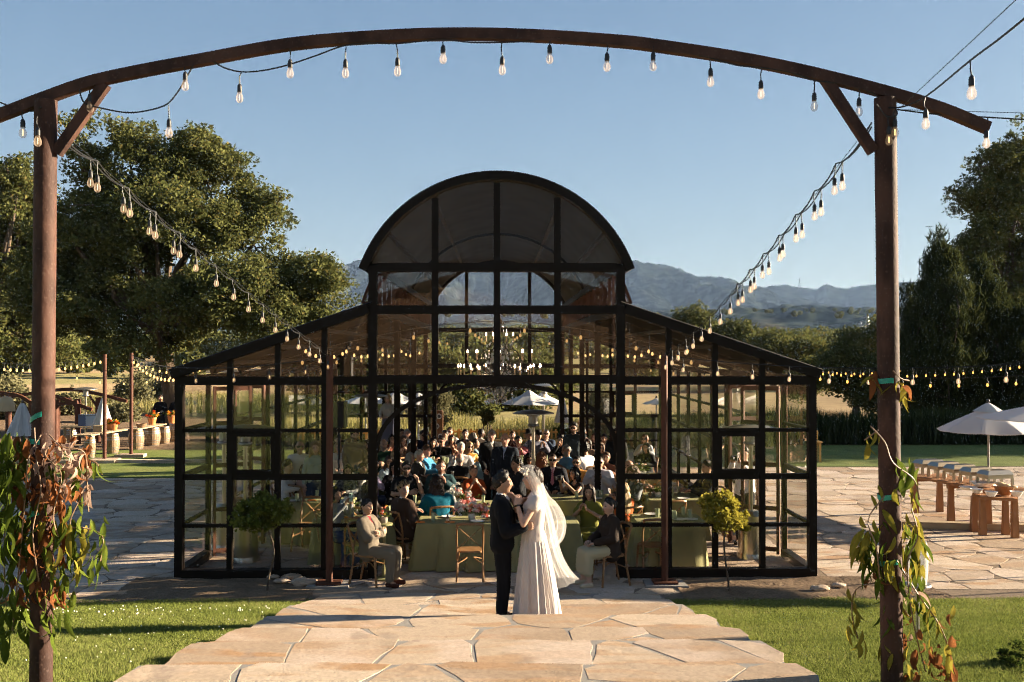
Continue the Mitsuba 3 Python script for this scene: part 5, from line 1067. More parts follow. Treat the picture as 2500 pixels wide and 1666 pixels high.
add('case', box((bx, bd, .762 + .13), (.24, .2, .26)), 'paint', k, color=(.42, .38, .29)); add('finial', lathe([(.001, .12), (.012, .10), (.022, .05), (.05, .0)], 12, (bx, bd, 1.022)), 'paint', k, smooth=True, color=(.55, .52, .46))
TUM = [(1058, 16.05, 'lone tall tumbler at the left end of the front table'), (1013, 18.0, 'tall tumbler before the man in black sunglasses'), (1041, 18.05, 'second tumbler in front of the black shirted man'), (1180, 18.0, 'tumbler before the woman in rust red')]
for px, d, lab in TUM: tumbler(X(px, d), d, lab=lab)
for i, (lab, x0, x1, y0, y1) in enumerate(TABS):
    if i in (0, 1): continue
    for _ in range(5): tumbler(rt.uniform(x0 + .1, x1 - .1), rt.uniform(y0 + .1, y1 - .1), lab='pale tumbler on the ' + lab, grp='tumblers on the dinner tables')
for i, (lab, x0, x1, y0, y1) in enumerate(TABS):
    for _ in range(3):
        x, y = rt.uniform(x0 + .2, x1 - .2), rt.choice([y0 + .14, y1 - .14]); k = add('plate', xf(PL, (x, y, .762)), 'gloss', smooth=40, color=(.62, .60, .55)); tag(k, 'white plate on the ' + lab, 'plate', 'white plates on the dinner tables')
for px, d, lab in [(1026, 15.95, 'orange folded menu card at the left end of the front table'), (1098, 15.95, 'orange folded menu card before the empty front chair'), (851, 16.42, 'orange folded menu card before the blue and white flowers'), (762, 18.3, 'orange card on the table behind the young tree'), (1143, 18.0, 'orange napkin before the woman in rust red'), (1050, 22.1, 'orange card before the man in denim blue')]:
    x = X(px, d); k = add('menu_card', cat([box((x, d, .768), (.16, .11, .006)), box((x + .02, d + .01, .775), (.07, .09, .012), .3), box((x - .04, d + .005, .778), (.03, .09, .014), -.2)]), 'paint', color=(.62, .19, .03)); tag(k, lab, 'card')
k = thing('mason_jar', 'glass jar on the right front table beside the yellow flowers', 'jar'); add('glass_body', lathe([(.001, 0), (.045, 0), (.047, .11), (.036, .13), (.036, .15)], 18, (X(1722, 16.2), 16.2, .762)), 'clear_glass', k, smooth=True)
# visible empty chairs
for lab, px, py, r0 in [('empty cross-back chair drawn up to the front of the sage table', 1152, 1386, 0.0)]:
    b = onz(px, py); chair(lab, (b[0], 15.35, 0), r0, True, CHG)
for i, (x, y, r0, lab) in enumerate([(3.0, 17.6, .2, 'empty cross-back chair before the sunny right wing table'), (3.35, 19.8, 3.0, 'sunlit empty chair behind the right wing table'), (2.75, 19.75, 3.3, 'sunlit empty chair left behind the right wing table'), (4.0, 18.7, 1.6, 'empty chair at the outer side of the right wing table'), (2.45, 20.9, 0.1, 'empty chair with its back to the doorway in the right wing'), (3.2, 21.0, -.1, 'empty chair before the far right wing table'), (2.4, 15.72, .1, 'empty cross-back chair by the right column before the sage table'), (-2.3, 15.9, .3, 'dim empty chair inside the left front pane'), (-3.4, 17.6, 2.9, 'dim empty chair beside the young tree behind glass')]):
    chair(lab, (x, y, 0), r0, True, CHG)
# ---------------------------------------------------------------- bride and groom
ARMS['hold'] = ((.285, .05, .68), (.272, .27, .745), (-.05, 1, .06), (-1, .05, 0)); ARMS['cup'] = ((.22, .13, .69), (.05, .23, .95), (-.25, .45, .85), (-.85, .5, 0))
ARMS['bl'] = ((.225, .13, .735), (.155, .20, .955), (-.25, -.25, .9), (-1, .1, 0)); ARMS['br'] = ((.19, .15, .75), (.06, .25, .97), (-.2, .3, .9), (-.9, .3, 0))
TREAD = edge_z[6]
gb_ = np.array([X(1226, 11.3), 11.3, TREAD])
GR, _, r0g, sg = person('groom in black dinner suit and bow tie holding the bride', 0, 0, face=90, stand=True, base=gb_, pose=('hold', 'cup'), top=('jacket', (.005, .0055, .0075)), under=(.74, .73, .74), bottom=('trousers', (.005, .0055, .0075)), hair=('fluffy', 'black'), skin='tan', scale=.95, sub=5, tilt=-4, shoes=(.006, .006, .007))
def gw(p, s=sg, r=r0g, b=gb_): return (np.asarray(p, float) * s) @ RZ3(r).T + b
nz = 1.485
for sx in (-1, 1):   # satin lapels and bow tie
    L = np.array([[sx * .062, .075, nz - .03], [sx * .080, .112, nz - .10], [sx * .088, .130, nz - .13], [sx * .022, .160, nz - .33], [sx * .012, .158, nz - .30], [sx * .035, .125, nz - .10]]) + [0, .012, 0]
    add('lapel', (gw(L), np.array([[0, 1, 5], [1, 2, 5], [2, 3, 5], [3, 4, 5]])), 'gloss', GR, color=(.012, .012, .015))
    add('bow_tie', (lambda m: (gw(m[0]), m[1]))(tri(hull(((0, .108, nz - .035), .012), ((sx * .055, .100, nz - .032), (.010, .012, .026))))), 'gloss', GR, color=(.008, .008, .009))
    add('collar', (gw(np.array([[sx * .012, .095, nz - .02], [sx * .06, .04, nz + .02], [sx * .066, .03, nz - .01], [sx * .045, .10, nz - .05]]) + [0, .012, 0]), np.array([[0, 1, 2], [0, 2, 3]])), 'cloth', GR, color=(.74, .73, .74))
    w_, e_ = np.array(ARMS['hold' if sx > 0 else 'cup'][1]) * [sx, 1, 1] + [0, 0, .43], np.array(ARMS['hold' if sx > 0 else 'cup'][0]) * [sx, 1, 1] + [0, 0, .43]
    c_ = tri(cyl(gw(lerp(e_, w_, .86)), gw(lerp(e_, w_, .955)), .040, 16)); add('cuff', c_, 'cloth', GR, smooth=40, color=(.74, .73, .74))
BOUT = thing('boutonniere', 'white and coral buttonhole flower on the groom\'s chest', 'flower'); rb_ = np.random.RandomState(3)
for c, q, col in (((-.10, .155, 1.32), .026, WHT), ((-.085, .165, 1.345), .018, COR), ((-.12, .15, 1.34), .018, PNK)): bloom(gw(c), q, col, BOUT, rb_)
bb_ = np.array([X(1304, 11.22), 11.22, TREAD]); FB = -90
BR, _, r0b, sb = person('bride in ivory gown with a long veil facing the groom', 0, 0, face=FB, stand=True, base=bb_, pose=('br', 'bl'), top=('cap_sleeve', (.56, .495, .455)), bottom=None, hair=('short', 'dark'), skin='fair', fem=True, scale=.985, sub=5, tilt=-8, shoes=(.6, .55, .5))
def bw(p): return (np.asarray(p, float) * sb) @ RZ3(r0b).T + bb_
# gathered skirt
nu, nv = 300, 40; th = np.linspace(0, 2 * PI, nu + 1); rows = []
for j in range(nv):
    t = j / (nv - 1); zz = 1.075 * (1 - t) + .004 * t + .0; fl = t ** .8
    a_ = .150 + .140 * fl + .03 * math.sin(t * 3); b_ = .118 + .165 * fl
    ph = th + .10 * np.sin(3 * th + 1) + .05 * np.sin(7 * th); ple = np.sin(19 * ph + .8 * t) * .45 + np.sin(37 * ph + 2 - .6 * t) * .30 * (1 - .6 * t) + np.sin(8 * ph + 1) * .5 * t
    amp = .006 + .013 * min(1, t * 2.0) + .008 * t; r_ = 1 + amp / .2 * ple
    drop = -.05 * t * np.clip(-np.sin(th), 0, 1)   # trails a little behind
    rows.append(np.stack([np.cos(th) * a_ * r_, np.sin(th) * b_ * r_ + (.01 - .05 * fl) - .015 * t * np.sin(th), np.full(nu + 1, zz) + .012 * t * np.sin(5 * th)], -1))
S = np.stack(rows); add('skirt', (lambda m: (bw(m[0]), m[1]))(grid(S)), 'cloth', BR, smooth=True, color=(.50, .455, .43))
a_ = np.linspace(0, 2 * PI, 60); wb = np.stack([np.stack([np.cos(a_) * .150 * k, np.sin(a_) * .122 * k + .012, np.full(60, z)], -1) for k, z in ((1.0, 1.065), (1.03, 1.08), (1.03, 1.115), (1.0, 1.13))]); add('waistband', (lambda m: (bw(m[0]), m[1]))(grid(wb)), 'cloth', BR, smooth=True, color=(.46, .40, .365))
# the veil: two thin layers falling from the crown of the head
scene['veil'] = {'type': 'blendbsdf', 'weight': .80, 'a': {'type': 'principledthin', 'base_color': rgb(.70, .68, .67), 'roughness': .8, 'diff_trans': .9, 'eta': 1.2}, 'b': {'type': 'null'}}
def veil(outer, inner, y0, y1, seed, amp):
    o = catmull([at(px, py, 11.22) for px, py in outer], 12); i_ = catmull([at(px, py, 11.22) for px, py in inner], 12)
    n = 90; rs_ = lambda P: np.stack([np.interp(np.linspace(0, 1, n), np.linspace(0, 1, len(P)), P[:, k]) for k in range(3)], -1)
    o, i_ = rs_(o), rs_(i_); v = np.linspace(-1, 1, 64); u = np.linspace(0, 1, n)
    w = np.abs(v) ** 1.35; P = o[:, None] * (1 - w)[None, :, None] + i_[:, None] * w[None, :, None]
    P[..., 1] += (y0 + (y1 - y0) * u)[:, None] * np.sin(v * PI / 2)[None]
    q = meshkit.fbm(np.stack([np.repeat(v[None] * 5, n, 0), np.repeat(u[:, None] * 1.6, 64, 1), np.full((n, 64), seed)], -1), 3)
    rip = (np.sin(v[None] * 21 + 5 * q) * .5 + (q - .5) * 2) * amp * (.12 + u[:, None])
    P[..., 0] += rip; P[..., 1] += rip * .6; return P
VO = [(1268, 1147), (1281, 1136), (1300, 1136), (1316, 1150), (1324, 1176), (1333, 1215), (1347, 1262), (1358, 1310), (1370, 1352), (1390, 1390), (1412, 1414)]
VI = [(1270, 1152), (1280, 1156), (1288, 1170), (1297, 1196), (1310, 1226), (1322, 1258), (1328, 1294), (1330, 1330), (1338, 1362), (1346, 1396), (1352, 1427)]
add('veil', grid(veil(VO, VI, .115, .26, 2.0, .030)), 'veil', BR, smooth=True)
VO2 = [(1300, 1137), (1316, 1152), (1325, 1180), (1340, 1210), (1361, 1232), (1377, 1264), (1379, 1294), (1370, 1320), (1352, 1336)]
VI2 = [(1292, 1158), (1299, 1180), (1310, 1208), (1320, 1234), (1328, 1256), (1334, 1272), (1338, 1288), (1340, 1306), (1340, 1326)]
add('veil_layer', grid(veil(VO2, VI2, .11, .24, 7.0, .028)), 'veil', BR, smooth=True)
rb_ = np.random.RandomState(9)
for px, py, r_ in ((1279, 1152, .042), (1287, 1149, .034), (1283, 1159, .032), (1273, 1147, .022), (1268, 1142, .016)): 
    c = at(px, py, 11.09); bloom(c, r_, (.78, .74, .68), BR, rb_)
add('wrist_strap', cyl(bw([-.16, .195, 1.355]), bw([-.157, .2, 1.375]), .031, 12), 'gloss', BR, smooth=40, color=(.02, .012, .01))
# the front row that turns to watch
person('man in taupe suit with burgundy waistcoat seated in front', 0, 0, face=72, turn=-22, base=(X(903, 15.05), 15.05, 0), pose=('cross', 'cross'), top=('jacket', (.125, .102, .077)), under=(.22, .018, .025), bottom=('trousers', (.15, .124, .092)), hair=('short', 'black'), skin='tan', scale=.95, shoes=(.06, .02, .012), lean=-.08, sub=5)
chair('wooden cross-back chair under the man in taupe suit', (X(903, 15.05), 15.05, 0), PI + math.radians(72), True, CHG)
person('dark haired woman in brown coat and long cream skirt', 0, 0, face=-72, turn=8, fem=True, base=(X(1488, 15.0), 15.0, 0), pose='lap', top=('coat', (.032, .022, .017)), bottom=('skirt', (.42, .36, .23)), hair=('updo', 'black'), skin='fair', scale=.96, shoes=(.45, .38, .27), sub=5)
chair('wooden cross-back chair under the woman in brown coat', (X(1488, 15.0), 15.0, 0), PI + math.radians(-72), True, CHG)
flowers('small posy of coral and yellow blooms behind the taupe suit', X(938, 15.35), 15.35, .86, .07, 8, [COR, YEL, WHT], 21, green=20, rb=(.022, .032), vase=(.3, .25, .2))
k = thing('side_table', 'small round stand under the posy by the left column', 'table'); add('stand', lathe([(.001, .86), (.13, .86), (.13, .83), (.03, .81), (.03, .04), (.14, .02), (.14, 0)], 20, (X(938, 15.35), 15.35, 0)), 'sage_cloth', k)
# ---------------------------------------------------------------- light strings
scene['bulb_glass'] = {'type': 'blendbsdf', 'weight': .72, 'a': {'type': 'principledthin', 'base_color': rgb(.62, .50, .40), 'roughness': .12, 'diff_trans': 1.2, 'eta': 1.5}, 'b': {'type': 'null'}}
def emit(*c): return {'type': 'area', 'radiance': rgb(*c)}
def bulb_at(p, s=1.0, lean=0.0):
    "socket and glass of one bulb hanging under p"
    x, y, z = p
    return lathe([(.001, 0), (.008, -.002), (.014, -.012), (.0165, -.025), (.0165, -.058), (.001, -.058)], 10, (0, 0, 0)), lathe([(.0135, -.056), (.015, -.066), (.0225, -.084), (.0255, -.102), (.023, -.118), (.013, -.130), (.001, -.134)], 12, (0, 0, 0))
SOCK, BULB = bulb_at((0, 0, 0)); FIL = box((0, 0, -.095), (.004, .004, .042))
SOCKp, BULBp = ply(SOCK, 'paint', 40, color=(.012, .012, .013)), ply(BULB, 'bulb_glass', True)
def light_string(label, cable, hangs, group=None, r=.0055, near=True, glow=(1.7, 1.05, .42), s=1.0, ccol=(.012, .012, .013), drop=.085):
    k = thing('light_string', label, 'string lights', group); ms, fil, socks, bul = [], [], [], []
    for c in cable: ms.append(tube(c, r if len(c) > 9 or not near else r * .45, 5))
    rr_ = np.random.RandomState(len(hangs))
    for h in hangs:
        h = np.asarray(h, float); dr = drop if len(h) == 3 else h[3]; h = h[:3]; q = h - [rr_.randn() * .006, rr_.randn() * .006, dr]
        if dr > .01: ms.append(tube(np.array([h, lerp(h, q, .5) + rr_.randn(3) * .004, q]), r * .8, 5))
        M = TM(q, 0, s)
        if near: put('socket', SOCKp, k, M); put('bulb', BULBp, k, M)
        else: socks.append(xf(SOCK, q, 0, s)); bul.append(xf(BULB, q, 0, s))
        fil.append(xf(FIL, q, 0, s))
    add('cable', cat(ms), 'paint', k, smooth=40, color=ccol)
    if near: kk = put('filament', {**ply(cat(fil), None), 'emitter': emit(*glow)}, k); tag(kk, kind='stuff')
    else:
        kk = add('sockets', cat(socks), 'paint', k, color=(.012, .012, .013)); tag(kk, kind='stuff')
        bv, bf = cat(bul); kk = put('bulbs', {**ply((bv, bf[:, ::-1]), None), 'emitter': emit(*[g * .25 for g in glow])}, k); tag(kk, kind='stuff')
    return k
A3 = lambda pts, d=DA - .03: catmull([at(x, y, d) for x, y in pts], 6)
arch_c = [A3([(193, 208), (198, 236), (210, 254), (245, 264), (305, 275), (352, 272), (404, 257), (432, 228), (455, 190), (476, 152)]), A3([(516, 148), (548, 166), (589, 176), (640, 173), (700, 160), (770, 137), (837, 113), (900, 106), (967, 107), (1030, 101), (1083, 97), (1150, 104), (1225, 104), (1290, 101), (1345, 92), (1480, 106), (1596, 104), (1690, 132), (1737, 143), (1800, 160), (1858, 166), (1925, 176), (1990, 197), (2060, 205), (2098, 213), (2150, 240)])]
arch_b = [(219, 219, 275), (411, 257, 337), (451, 163, 223), (589, 178, 252), (708, 118, 192), (845, 115, 192), (967, 108, 186), (1083, 98, 157), (1225, 104, 184), (1345, 94, 158), (1482, 109, 177), (1596, 105, 174), (1733, 146, 213), (1860, 167, 242), (1988, 198, 273), (2098, 216, 285)]
def hang(px, top, bot, d=DA - .03): p = at(px, top, d); return (*p, max(.012, p[2] - at(px, bot, d)[2] - .134))
light_string('bulbs strung along the underside of the rusty arch beam', arch_c, [hang(*b) for b in arch_b], glow=(.75, .6, .45))
Lp, Rp = at(126, 300, DA), at(2128, 300, DA)
def diag(p, q, drop, n, t0=.04, t1=.985): c = sag(p, q, drop, 30); t = np.linspace(t0, t1, n); return c, [np.array([np.interp(a, np.linspace(0, 1, 30), c[:, k]) for k in range(3)]) for a in t]
def scallop(h, p, q, dip, side=0.0):
    pts = [np.asarray(p, float)] + [np.asarray(a, float) for a in h] + [np.asarray(q, float)]; out = []
    for a, b in zip(pts[:-1], pts[1:]): out.append(sag(a, b, dip * min(1.0, np.linalg.norm(b - a) / .6), 6)[:-1])
    c = np.vstack(out + [pts[-1][None]]); c[1:-1, 0] += side; return c
for nm, P0, P1, n, n2, dr_ in (('left', Lp, POLE_L, 15, 4, .05), ('right', Rp, POLE_R, 16, 7, .14)):
    w_, h_ = diag(P0, P1, dr_, n, .07, .985); sd = 1 if nm == 'left' else -1; h_ = [a - [0, 0, .012] for a in h_]
    light_string(f'string of bulbs sloping from the {nm} rusty post down to the {nm} pole', [scallop(h_, P0, P1, .035), w_[::4] if len(w_[::4]) < 10 else w_[::5]], h_, 'strings sloping from the arch to the hall')
    h2 = [a + [sd * .045, .02, -.012] for a in h_[:n2]]; light_string(f'second string doubling the upper part of the {nm} sloping bulbs', [scallop(h2, P0 - [0, 0, .03], h_[n2], .055)], h2, 'strings sloping from the arch to the hall', drop=.105)
tr = [at(2150, 262, DA), at(2200, 262, DA - .2), at(2260, 236, DA - .6), at(2369, 148, DA - 1.6), at(2440, 95, DA - 2.1), at(2520, 30, DA - 2.6)]
light_string('cable rising to the upper right corner with two bulbs', [catmull(tr, 5), np.array([tr[1], tr[-1] + [0, 0, .12]])], [hang(2259, 236, 317, DA - .6), hang(2369, 152, 245, DA - 1.6)], glow=(.75, .6, .45))
rt_ = [at(2190, 268, DA), at(2290, 280, DA), at(2412, 287, DA), at(2560, 296, DA)]
light_string('short cable leaving the arch end to the right with one bulb', [catmull(rt_, 5), np.array([rt_[0], at(2560, 278, DA)])], [hang(2412, 288, 363)], glow=(.75, .6, .45))
light_string('cluster of spare bulbs hanging at the top of the right post', [A3([(2140, 255), (2165, 285), (2190, 280), (2185, 262)], DA - .1)], [hang(2184, 270, 337, DA - .1), hang(2168, 282, 356, DA - .1)], glow=(1.5, .95, .4))
lt_ = [at(-60, 225, DA), at(30, 262, DA), at(78, 272, DA), at(100, 262, DA - .09)]
light_string('cable with two bulbs at the top of the left post', [catmull(lt_, 5)], [hang(55, 268, 338), hang(91, 285, 359, DA - .12)], glow=(1.5, .95, .4))
fl, fh = diag(POLE_L, at(360, 893, 14.0), .10, 5, .14, .95); light_string('level string of bulbs across the left wing of the glass front', [fl], fh)
fr_, fhr = diag(POLE_R, at(2620, 880, 11.5), .14, 10, .06, .97); light_string('level string of bulbs crossing the right wing and the right lawn', [fr_], fhr)
for i, (y, z0, zc, n, lab) in enumerate([(17.2, 3.05, 4.02, 10, 'arched string of bulbs nearest the doorway inside the hall'), (20.8, 3.0, 4.0, 10, 'second arched string of bulbs inside the hall'), (24.5, 3.0, 4.0, 10, 'third arched string of bulbs inside the hall'), (28.2, 3.0, 4.0, 10, 'rearmost arched string of bulbs inside the hall')]):
    t = np.linspace(-1, 1, 40); c = np.stack([HX + t * 4.6, np.full(40, y), z0 + (zc - z0) * (1 - np.abs(t) ** 1.7)], -1)
    hs = [np.array([np.interp(a, np.linspace(0, 1, 40), c[:, k]) for k in range(3)]) for a in np.linspace(.03, .97, n)]; light_string(lab, [c], hs, 'arched strings inside the hall', near=False, r=.006, drop=.05, glow=(.9, .5, .17), ccol=(.15, .12, .09))
for i, (x0, x1, lab) in enumerate([(-3.5, -2.3, 'left garland of small bulbs looped along the hall roof'), (3.4, 2.2, 'right garland of small bulbs looped along the hall roof')]):
    c = np.vstack([sag((lerp(x0, x1, a), 18 + 11 * a, 3.62), (lerp(x0, x1, a + .25), 18 + 11 * (a + .25), 3.62), .12, 10) for a in (0, .25, .5, .75)]); light_string(lab, [c], list(c[::2]), 'garlands along the hall roof', near=False, r=.005, drop=.03, glow=(2.2, 1.25, .45))
PO = [(255, 1128, 865), (320, 1116, 862)]
for i, (px, pb, pt, ) in enumerate(PO):
    b = onz(px, pb); k = thing('string_pole', ('nearer' if i == 0 else 'farther') + ' of two thin rusty poles on the left lawn', 'pole', 'two poles holding strings on the left'); d = b[1]
    add('shaft', cyl((b[0], d, 0), (b[0], d, Z(pt, d)), .06, 14), 'rust_dark', k, smooth=40); add('base_stone', prism(Polygon([(b[0] - .45, d - .3), (b[0] + .5, d - .28), (b[0] + .42, d + .3), (b[0] - .4, d + .28)]), -.02, .1, .02), 'stone', k, uv=(.3, .3))
for lab, p, q, n, dr_ in [('long row of lit bulbs on the left ending at the nearer pole', at(-80, 872, 30), at(250, 868, onz(255, 1128)[1]), 22, .25), ('row of lit bulbs from the farther pole towards the hall', at(322, 866, onz(320, 1116)[1]), at(460, 902, 26), 15, .3), ('second row of lit bulbs under the great oak', at(330, 872, 33), at(520, 880, 36), 12, .3), ('sparse lit bulbs low under the oak branches at left', at(120, 890, 40), at(420, 910, 40), 6, .4)]:
    c, h = diag(p, q, dr_, n); light_string(lab, [c], h, near=False, r=.008, s=1.2, glow=(4.5, 2.4, .75))
for lab, p, q, n, dr_ in [('long row of amber bulbs before the dark trees on the right', at(1940, 893, 32), at(2520, 878, 32), 25, .25), ('second row of amber bulbs before the right tree line', at(1930, 880, 36), at(2200, 892, 34), 13, .2), ('nearer sparse row of bulbs before the right trees', at(1980, 905, 25), at(2560, 912, 24), 9, .15)]:
    c, h = diag(p, q, dr_, n); light_string(lab, [c], h, near=False, r=.006, s=1.1, glow=(3.2, 1.5, .32))
# ---------------------------------------------------------------- chandelier
CX, CY, CZ0 = X(1220, 19.2), 19.2, 0; CHN = thing('chandelier', 'tall wrought iron chandelier with candle lamps and crystal drops', 'chandelier')
def czp(py): return Z(py, 19.2)
ir, fl_, cr_, cs_ = [], [], [], []; rch = np.random.RandomState(5)
top = np.array([CX, CY, czp(770)]); ir.append(tube([[CX, CY, 4.7], top], .012, 6)); ir.append(tube([top, [CX, CY, czp(985)]], .022, 8))
candles = 0
for py, R_, n, dz in ((818, .26, 6, .12), (862, .62, 8, .14), (900, .80, 14, .16), (905, .55, 8, .16)):
    for j in range(n):
        a = 2 * PI * (j + .3 * (n == 14)) / n; d_ = np.array([math.cos(a), math.sin(a), 0]); z = czp(py + 18)
        e = np.array([CX, CY, z]) + d_ * R_; b = np.array([CX, CY, z - .12]) + d_ * .04
        ir.append(tube(catmull([b, b + d_ * R_ * .35 + [0, 0, -.14], e - d_ * .06 + [0, 0, -.10], e], 6), .009, 5)); sp_ = np.linspace(0, 2.2 * PI, 16)
        ir.append(tube(np.array([e - d_ * .07 * (1 + math.cos(t) * (1 - t / 9)) + np.array([0, 0, -.10 - .06 * math.sin(t) * (1 - t / 9)]) for t in sp_]), .006, 4))
        add('candle', cyl(e, e + [0, 0, dz], .013, 8), 'paint', CHN, color=(.55, .42, .26)); fl_.append(lathe([(.001, 0), (.014, .015), (.015, .032), (.008, .058), (.001, .078)], 8, e + [0, 0, dz]))
        for q in range(4): 
            p = lerp(b, e, rch.rand()) + [0, 0, -.12 - .1 * rch.rand()]; cr_.append(sph(p, .018, 1, (1, 1, 2.0)))
for j in range(6):   # the pear shaped cage
    a = 2 * PI * j / 6; d_ = np.array([math.cos(a), math.sin(a), 0]); ir.append(tube(catmull([[CX, CY, czp(775)], np.array([CX, CY, czp(800)]) + d_ * .12, np.array([CX, CY, czp(840)]) + d_ * .16, np.array([CX, CY, czp(865)]) + d_ * .36, np.array([CX, CY, czp(895)]) + d_ * .34, np.array([CX, CY, czp(915)]) + d_ * .1, np.array([CX, CY, czp(950)]) + d_ * .25, [CX, CY, czp(985)]], 6), .010, 5))
for _ in range(300):
    z = rch.uniform(czp(985), czp(835)); R_ = rch.uniform(.05, .33); a = rch.uniform(0, 2 * PI); cr_.append(sph((CX + R_ * math.cos(a), CY + R_ * math.sin(a), z), .017, 1, (1, 1, 2.2)))
add('iron_frame', cat(ir), 'gloss', CHN, smooth=40, color=(.03, .022, .016))
k = put('flames', {**ply(cat(fl_), None), 'emitter': emit(9, 6, 3.2)}, CHN); tag(k, kind='stuff')
scene['crystal'] = {'type': 'dielectric', 'int_ior': 1.6}
k = add('crystals', cat(cr_), 'crystal', CHN); tag(k, kind='stuff')
# ---------------------------------------------------------------- patio heaters
mat('steel', (.42, .38, .32), .28, metal=1.0); mat('dull_steel', (.30, .28, .26), .45, metal=.9)
def heater(label, x, y, h=2.28, dome=.42, z0=0.0, base='cyl'):
    k = thing('patio_heater', label, 'patio heater')
    if base == 'cyl': add('base_housing', lathe([(.001, .80), (.12, .80), (.21, .72), (.215, .10), (.23, .08), (.24, 0)], 28, (x, y, z0)), 'steel', k, smooth=40)
    else: add('base_housing', lathe([(.001, .12), (.05, .12), (.22, .04), (.23, 0)], 28, (x, y, z0)), 'dull_steel', k, smooth=40)
    add('pole', cyl((x, y, z0 + .1), (x, y, z0 + h - .32), .038, 14), 'steel', k, smooth=40)
    add('burner', lathe([(.05, 0), (.12, .03), (.11, .06), (.09, .07), (.09, .22), (.13, .23), (.13, .27), (.001, .28)], 24, (x, y, z0 + h - .36)), 'dull_steel', k, smooth=40)
    add('dome', lathe([(dome, -.015), (dome, 0), (dome * .6, .045), (.001, .07), (.001, .06), (dome * .6, .035), (dome, -.015)], 36, (x, y, z0 + h - .07)), 'dull_steel', k, smooth=40)
    return k
heater('tall steel patio heater standing among the guests in the middle', X(1302, 20.2), 20.2, h=2.32)
k_ = heater('steel patio heater with wide dome behind the right young tree', X(1832, 16.9), 16.9, h=2.26, dome=.5)
add('badge', xf(lathe([(.001, 0), (.05, 0), (.05, .004)], 16), (X(1826, 16.68), 16.9 - .222, .56), R=RX3(PI / 2)), 'gloss', k_, color=(.02, .03, .025))
heater('steel patio heater nearest the left corner behind the glass', X(600, 16.7), 16.7, h=2.28, dome=.5); heater('second steel heater half hidden behind the left mullion', X(548, 17.8), 17.8, h=2.2, dome=.45)
heater('patio heater beyond the left column under the far umbrellas', X(902, 27.3), 27.3, h=2.35, dome=.5); heater('dark patio heater standing under the left pergola', X(210, 36.5), 36.5, h=2.2, base='disc')
heater('dark heater pole far behind the open umbrella', X(1328, 34), 34, h=2.4, base='disc')
lattice('grey lattice pylon rising from the trees left of the right rusty post', 'pylon', 2118, 835, 772, 700, 3.0); lattice('second thinner lattice pylon close to the first one', 'pylon', 2102, 832, 788, 800, 2.4); lattice('tiny radio mast on the hill crest at right', 'radio_mast', 1952, 704, 680, 3080, 3.5)
# ---------------------------------------------------------------- umbrellas
mat('canvas', lambda p, n, uv: (mi.Color3f(.50, .48, .46)) * (.92 + .14 * fbm(p.x * 3, p.y * 3, p.z * 3, 3)), .9, spec=.1)
scene['canvas_thin'] = {'type': 'principledthin', 'base_color': rgb(.56, .54, .53), 'roughness': .9, 'diff_trans': .45, 'eta': 1.3}
def umbrella(label, px, ptop, prim, wpx, d, seed=0, n=8, rot=.2, zg=0.0):
    x, zt, zr, R_ = X(px, d), Z(ptop, d), Z(prim, d), wpx * d / F / 2; k = thing('umbrella', label, 'umbrella')
    def canopy(r0, r1, z0, z1, sagk):
        m = 10; rows = []; th = np.linspace(0, 2 * PI, n * m + 1) + rot
        for t in np.linspace(0, 1, 9):
            f = np.abs(((np.arange(n * m + 1) % m) / m) * 2 - 1); sc = 1 - .075 * (1 - f ** 2) * t; z = z0 + (z1 - z0) * (t ** 1.12) - sagk * (1 - f ** 2) * t * (1 - .2 * t) * .5
            rows.append(np.stack([x + np.cos(th) * (r0 + (r1 - r0) * t) * sc, d + np.sin(th) * (r0 + (r1 - r0) * t) * sc, z * np.ones(len(th))], -1))
        return np.stack(rows)
    c = canopy(.02, R_, zt - .10 * R_, zr, .05); e = c[-1]; val = np.stack([e, e * [1, 1, 1] - [0, 0, .012]])
    add('canopy', cat([grid(c), grid(val)]), 'canvas_thin', k, smooth=30)
    add('vent_cap', grid(canopy(.01, R_ * .30, zt, zt - .20 * R_ * .9, .02)), 'canvas_thin', k, smooth=30)
    add('pole', cyl((x, d, zg), (x, d, zt - .02), .024, 10), 'dull_steel', k, smooth=40); add('finial', sph((x, d, zt + .03), .035, 1, (1, 1, 1.3)), 'paint', k, color=(.02, .02, .02))
    hub = np.array([x, d, zr - .02 * R_])
    for j in range(n):
        a = rot + 2 * PI * j / n; q = np.array([x + math.cos(a) * R_ * .98, d + math.sin(a) * R_ * .98, zr + .005]); s_ = np.array([x, d, zt - .13 * R_])
        add('rib', cat([bar(s_ - [0, 0, .03], q - [0, 0, .015], .012, .012), bar(hub, lerp(s_, q, .55) - [0, 0, .03], .01, .01)]), 'paint', k, color=(.25, .22, .2))
    return k
umbrella('white umbrella over the buffet, its whole left half in view', 2412, 984, 1052, 236, 20.3)
umbrella('white umbrella cut by the right edge of the frame', 2575, 964, 1022, 360, 17.6, rot=.45)
umbrella('open white umbrella seen through the middle of the doorway', 1292, 953, 985, 138, 33.0, rot=.1); umbrella('white umbrella just behind the open one in the doorway', 1325, 957, 985, 110, 35, rot=.3)
umbrella('off white umbrella behind the left column of the doorway', 893, 958, 982, 120, 33.6, rot=.2); umbrella('white umbrella left of the ring toss board', 966, 954, 982, 115, 32.4, rot=.35); umbrella('low white umbrella against the board behind the glass', 1022, 959, 985, 105, 34.2, rot=.0); umbrella('white umbrella showing in the right wing window', 1602, 972, 985, 70, 33, rot=.15)
umbrella('white umbrella out on the right plaza past the frame edge', 2780, 985, 1030, 400, 15.8); umbrella('second white umbrella standing past the right frame edge', 3150, 985, 1030, 400, 15.4)
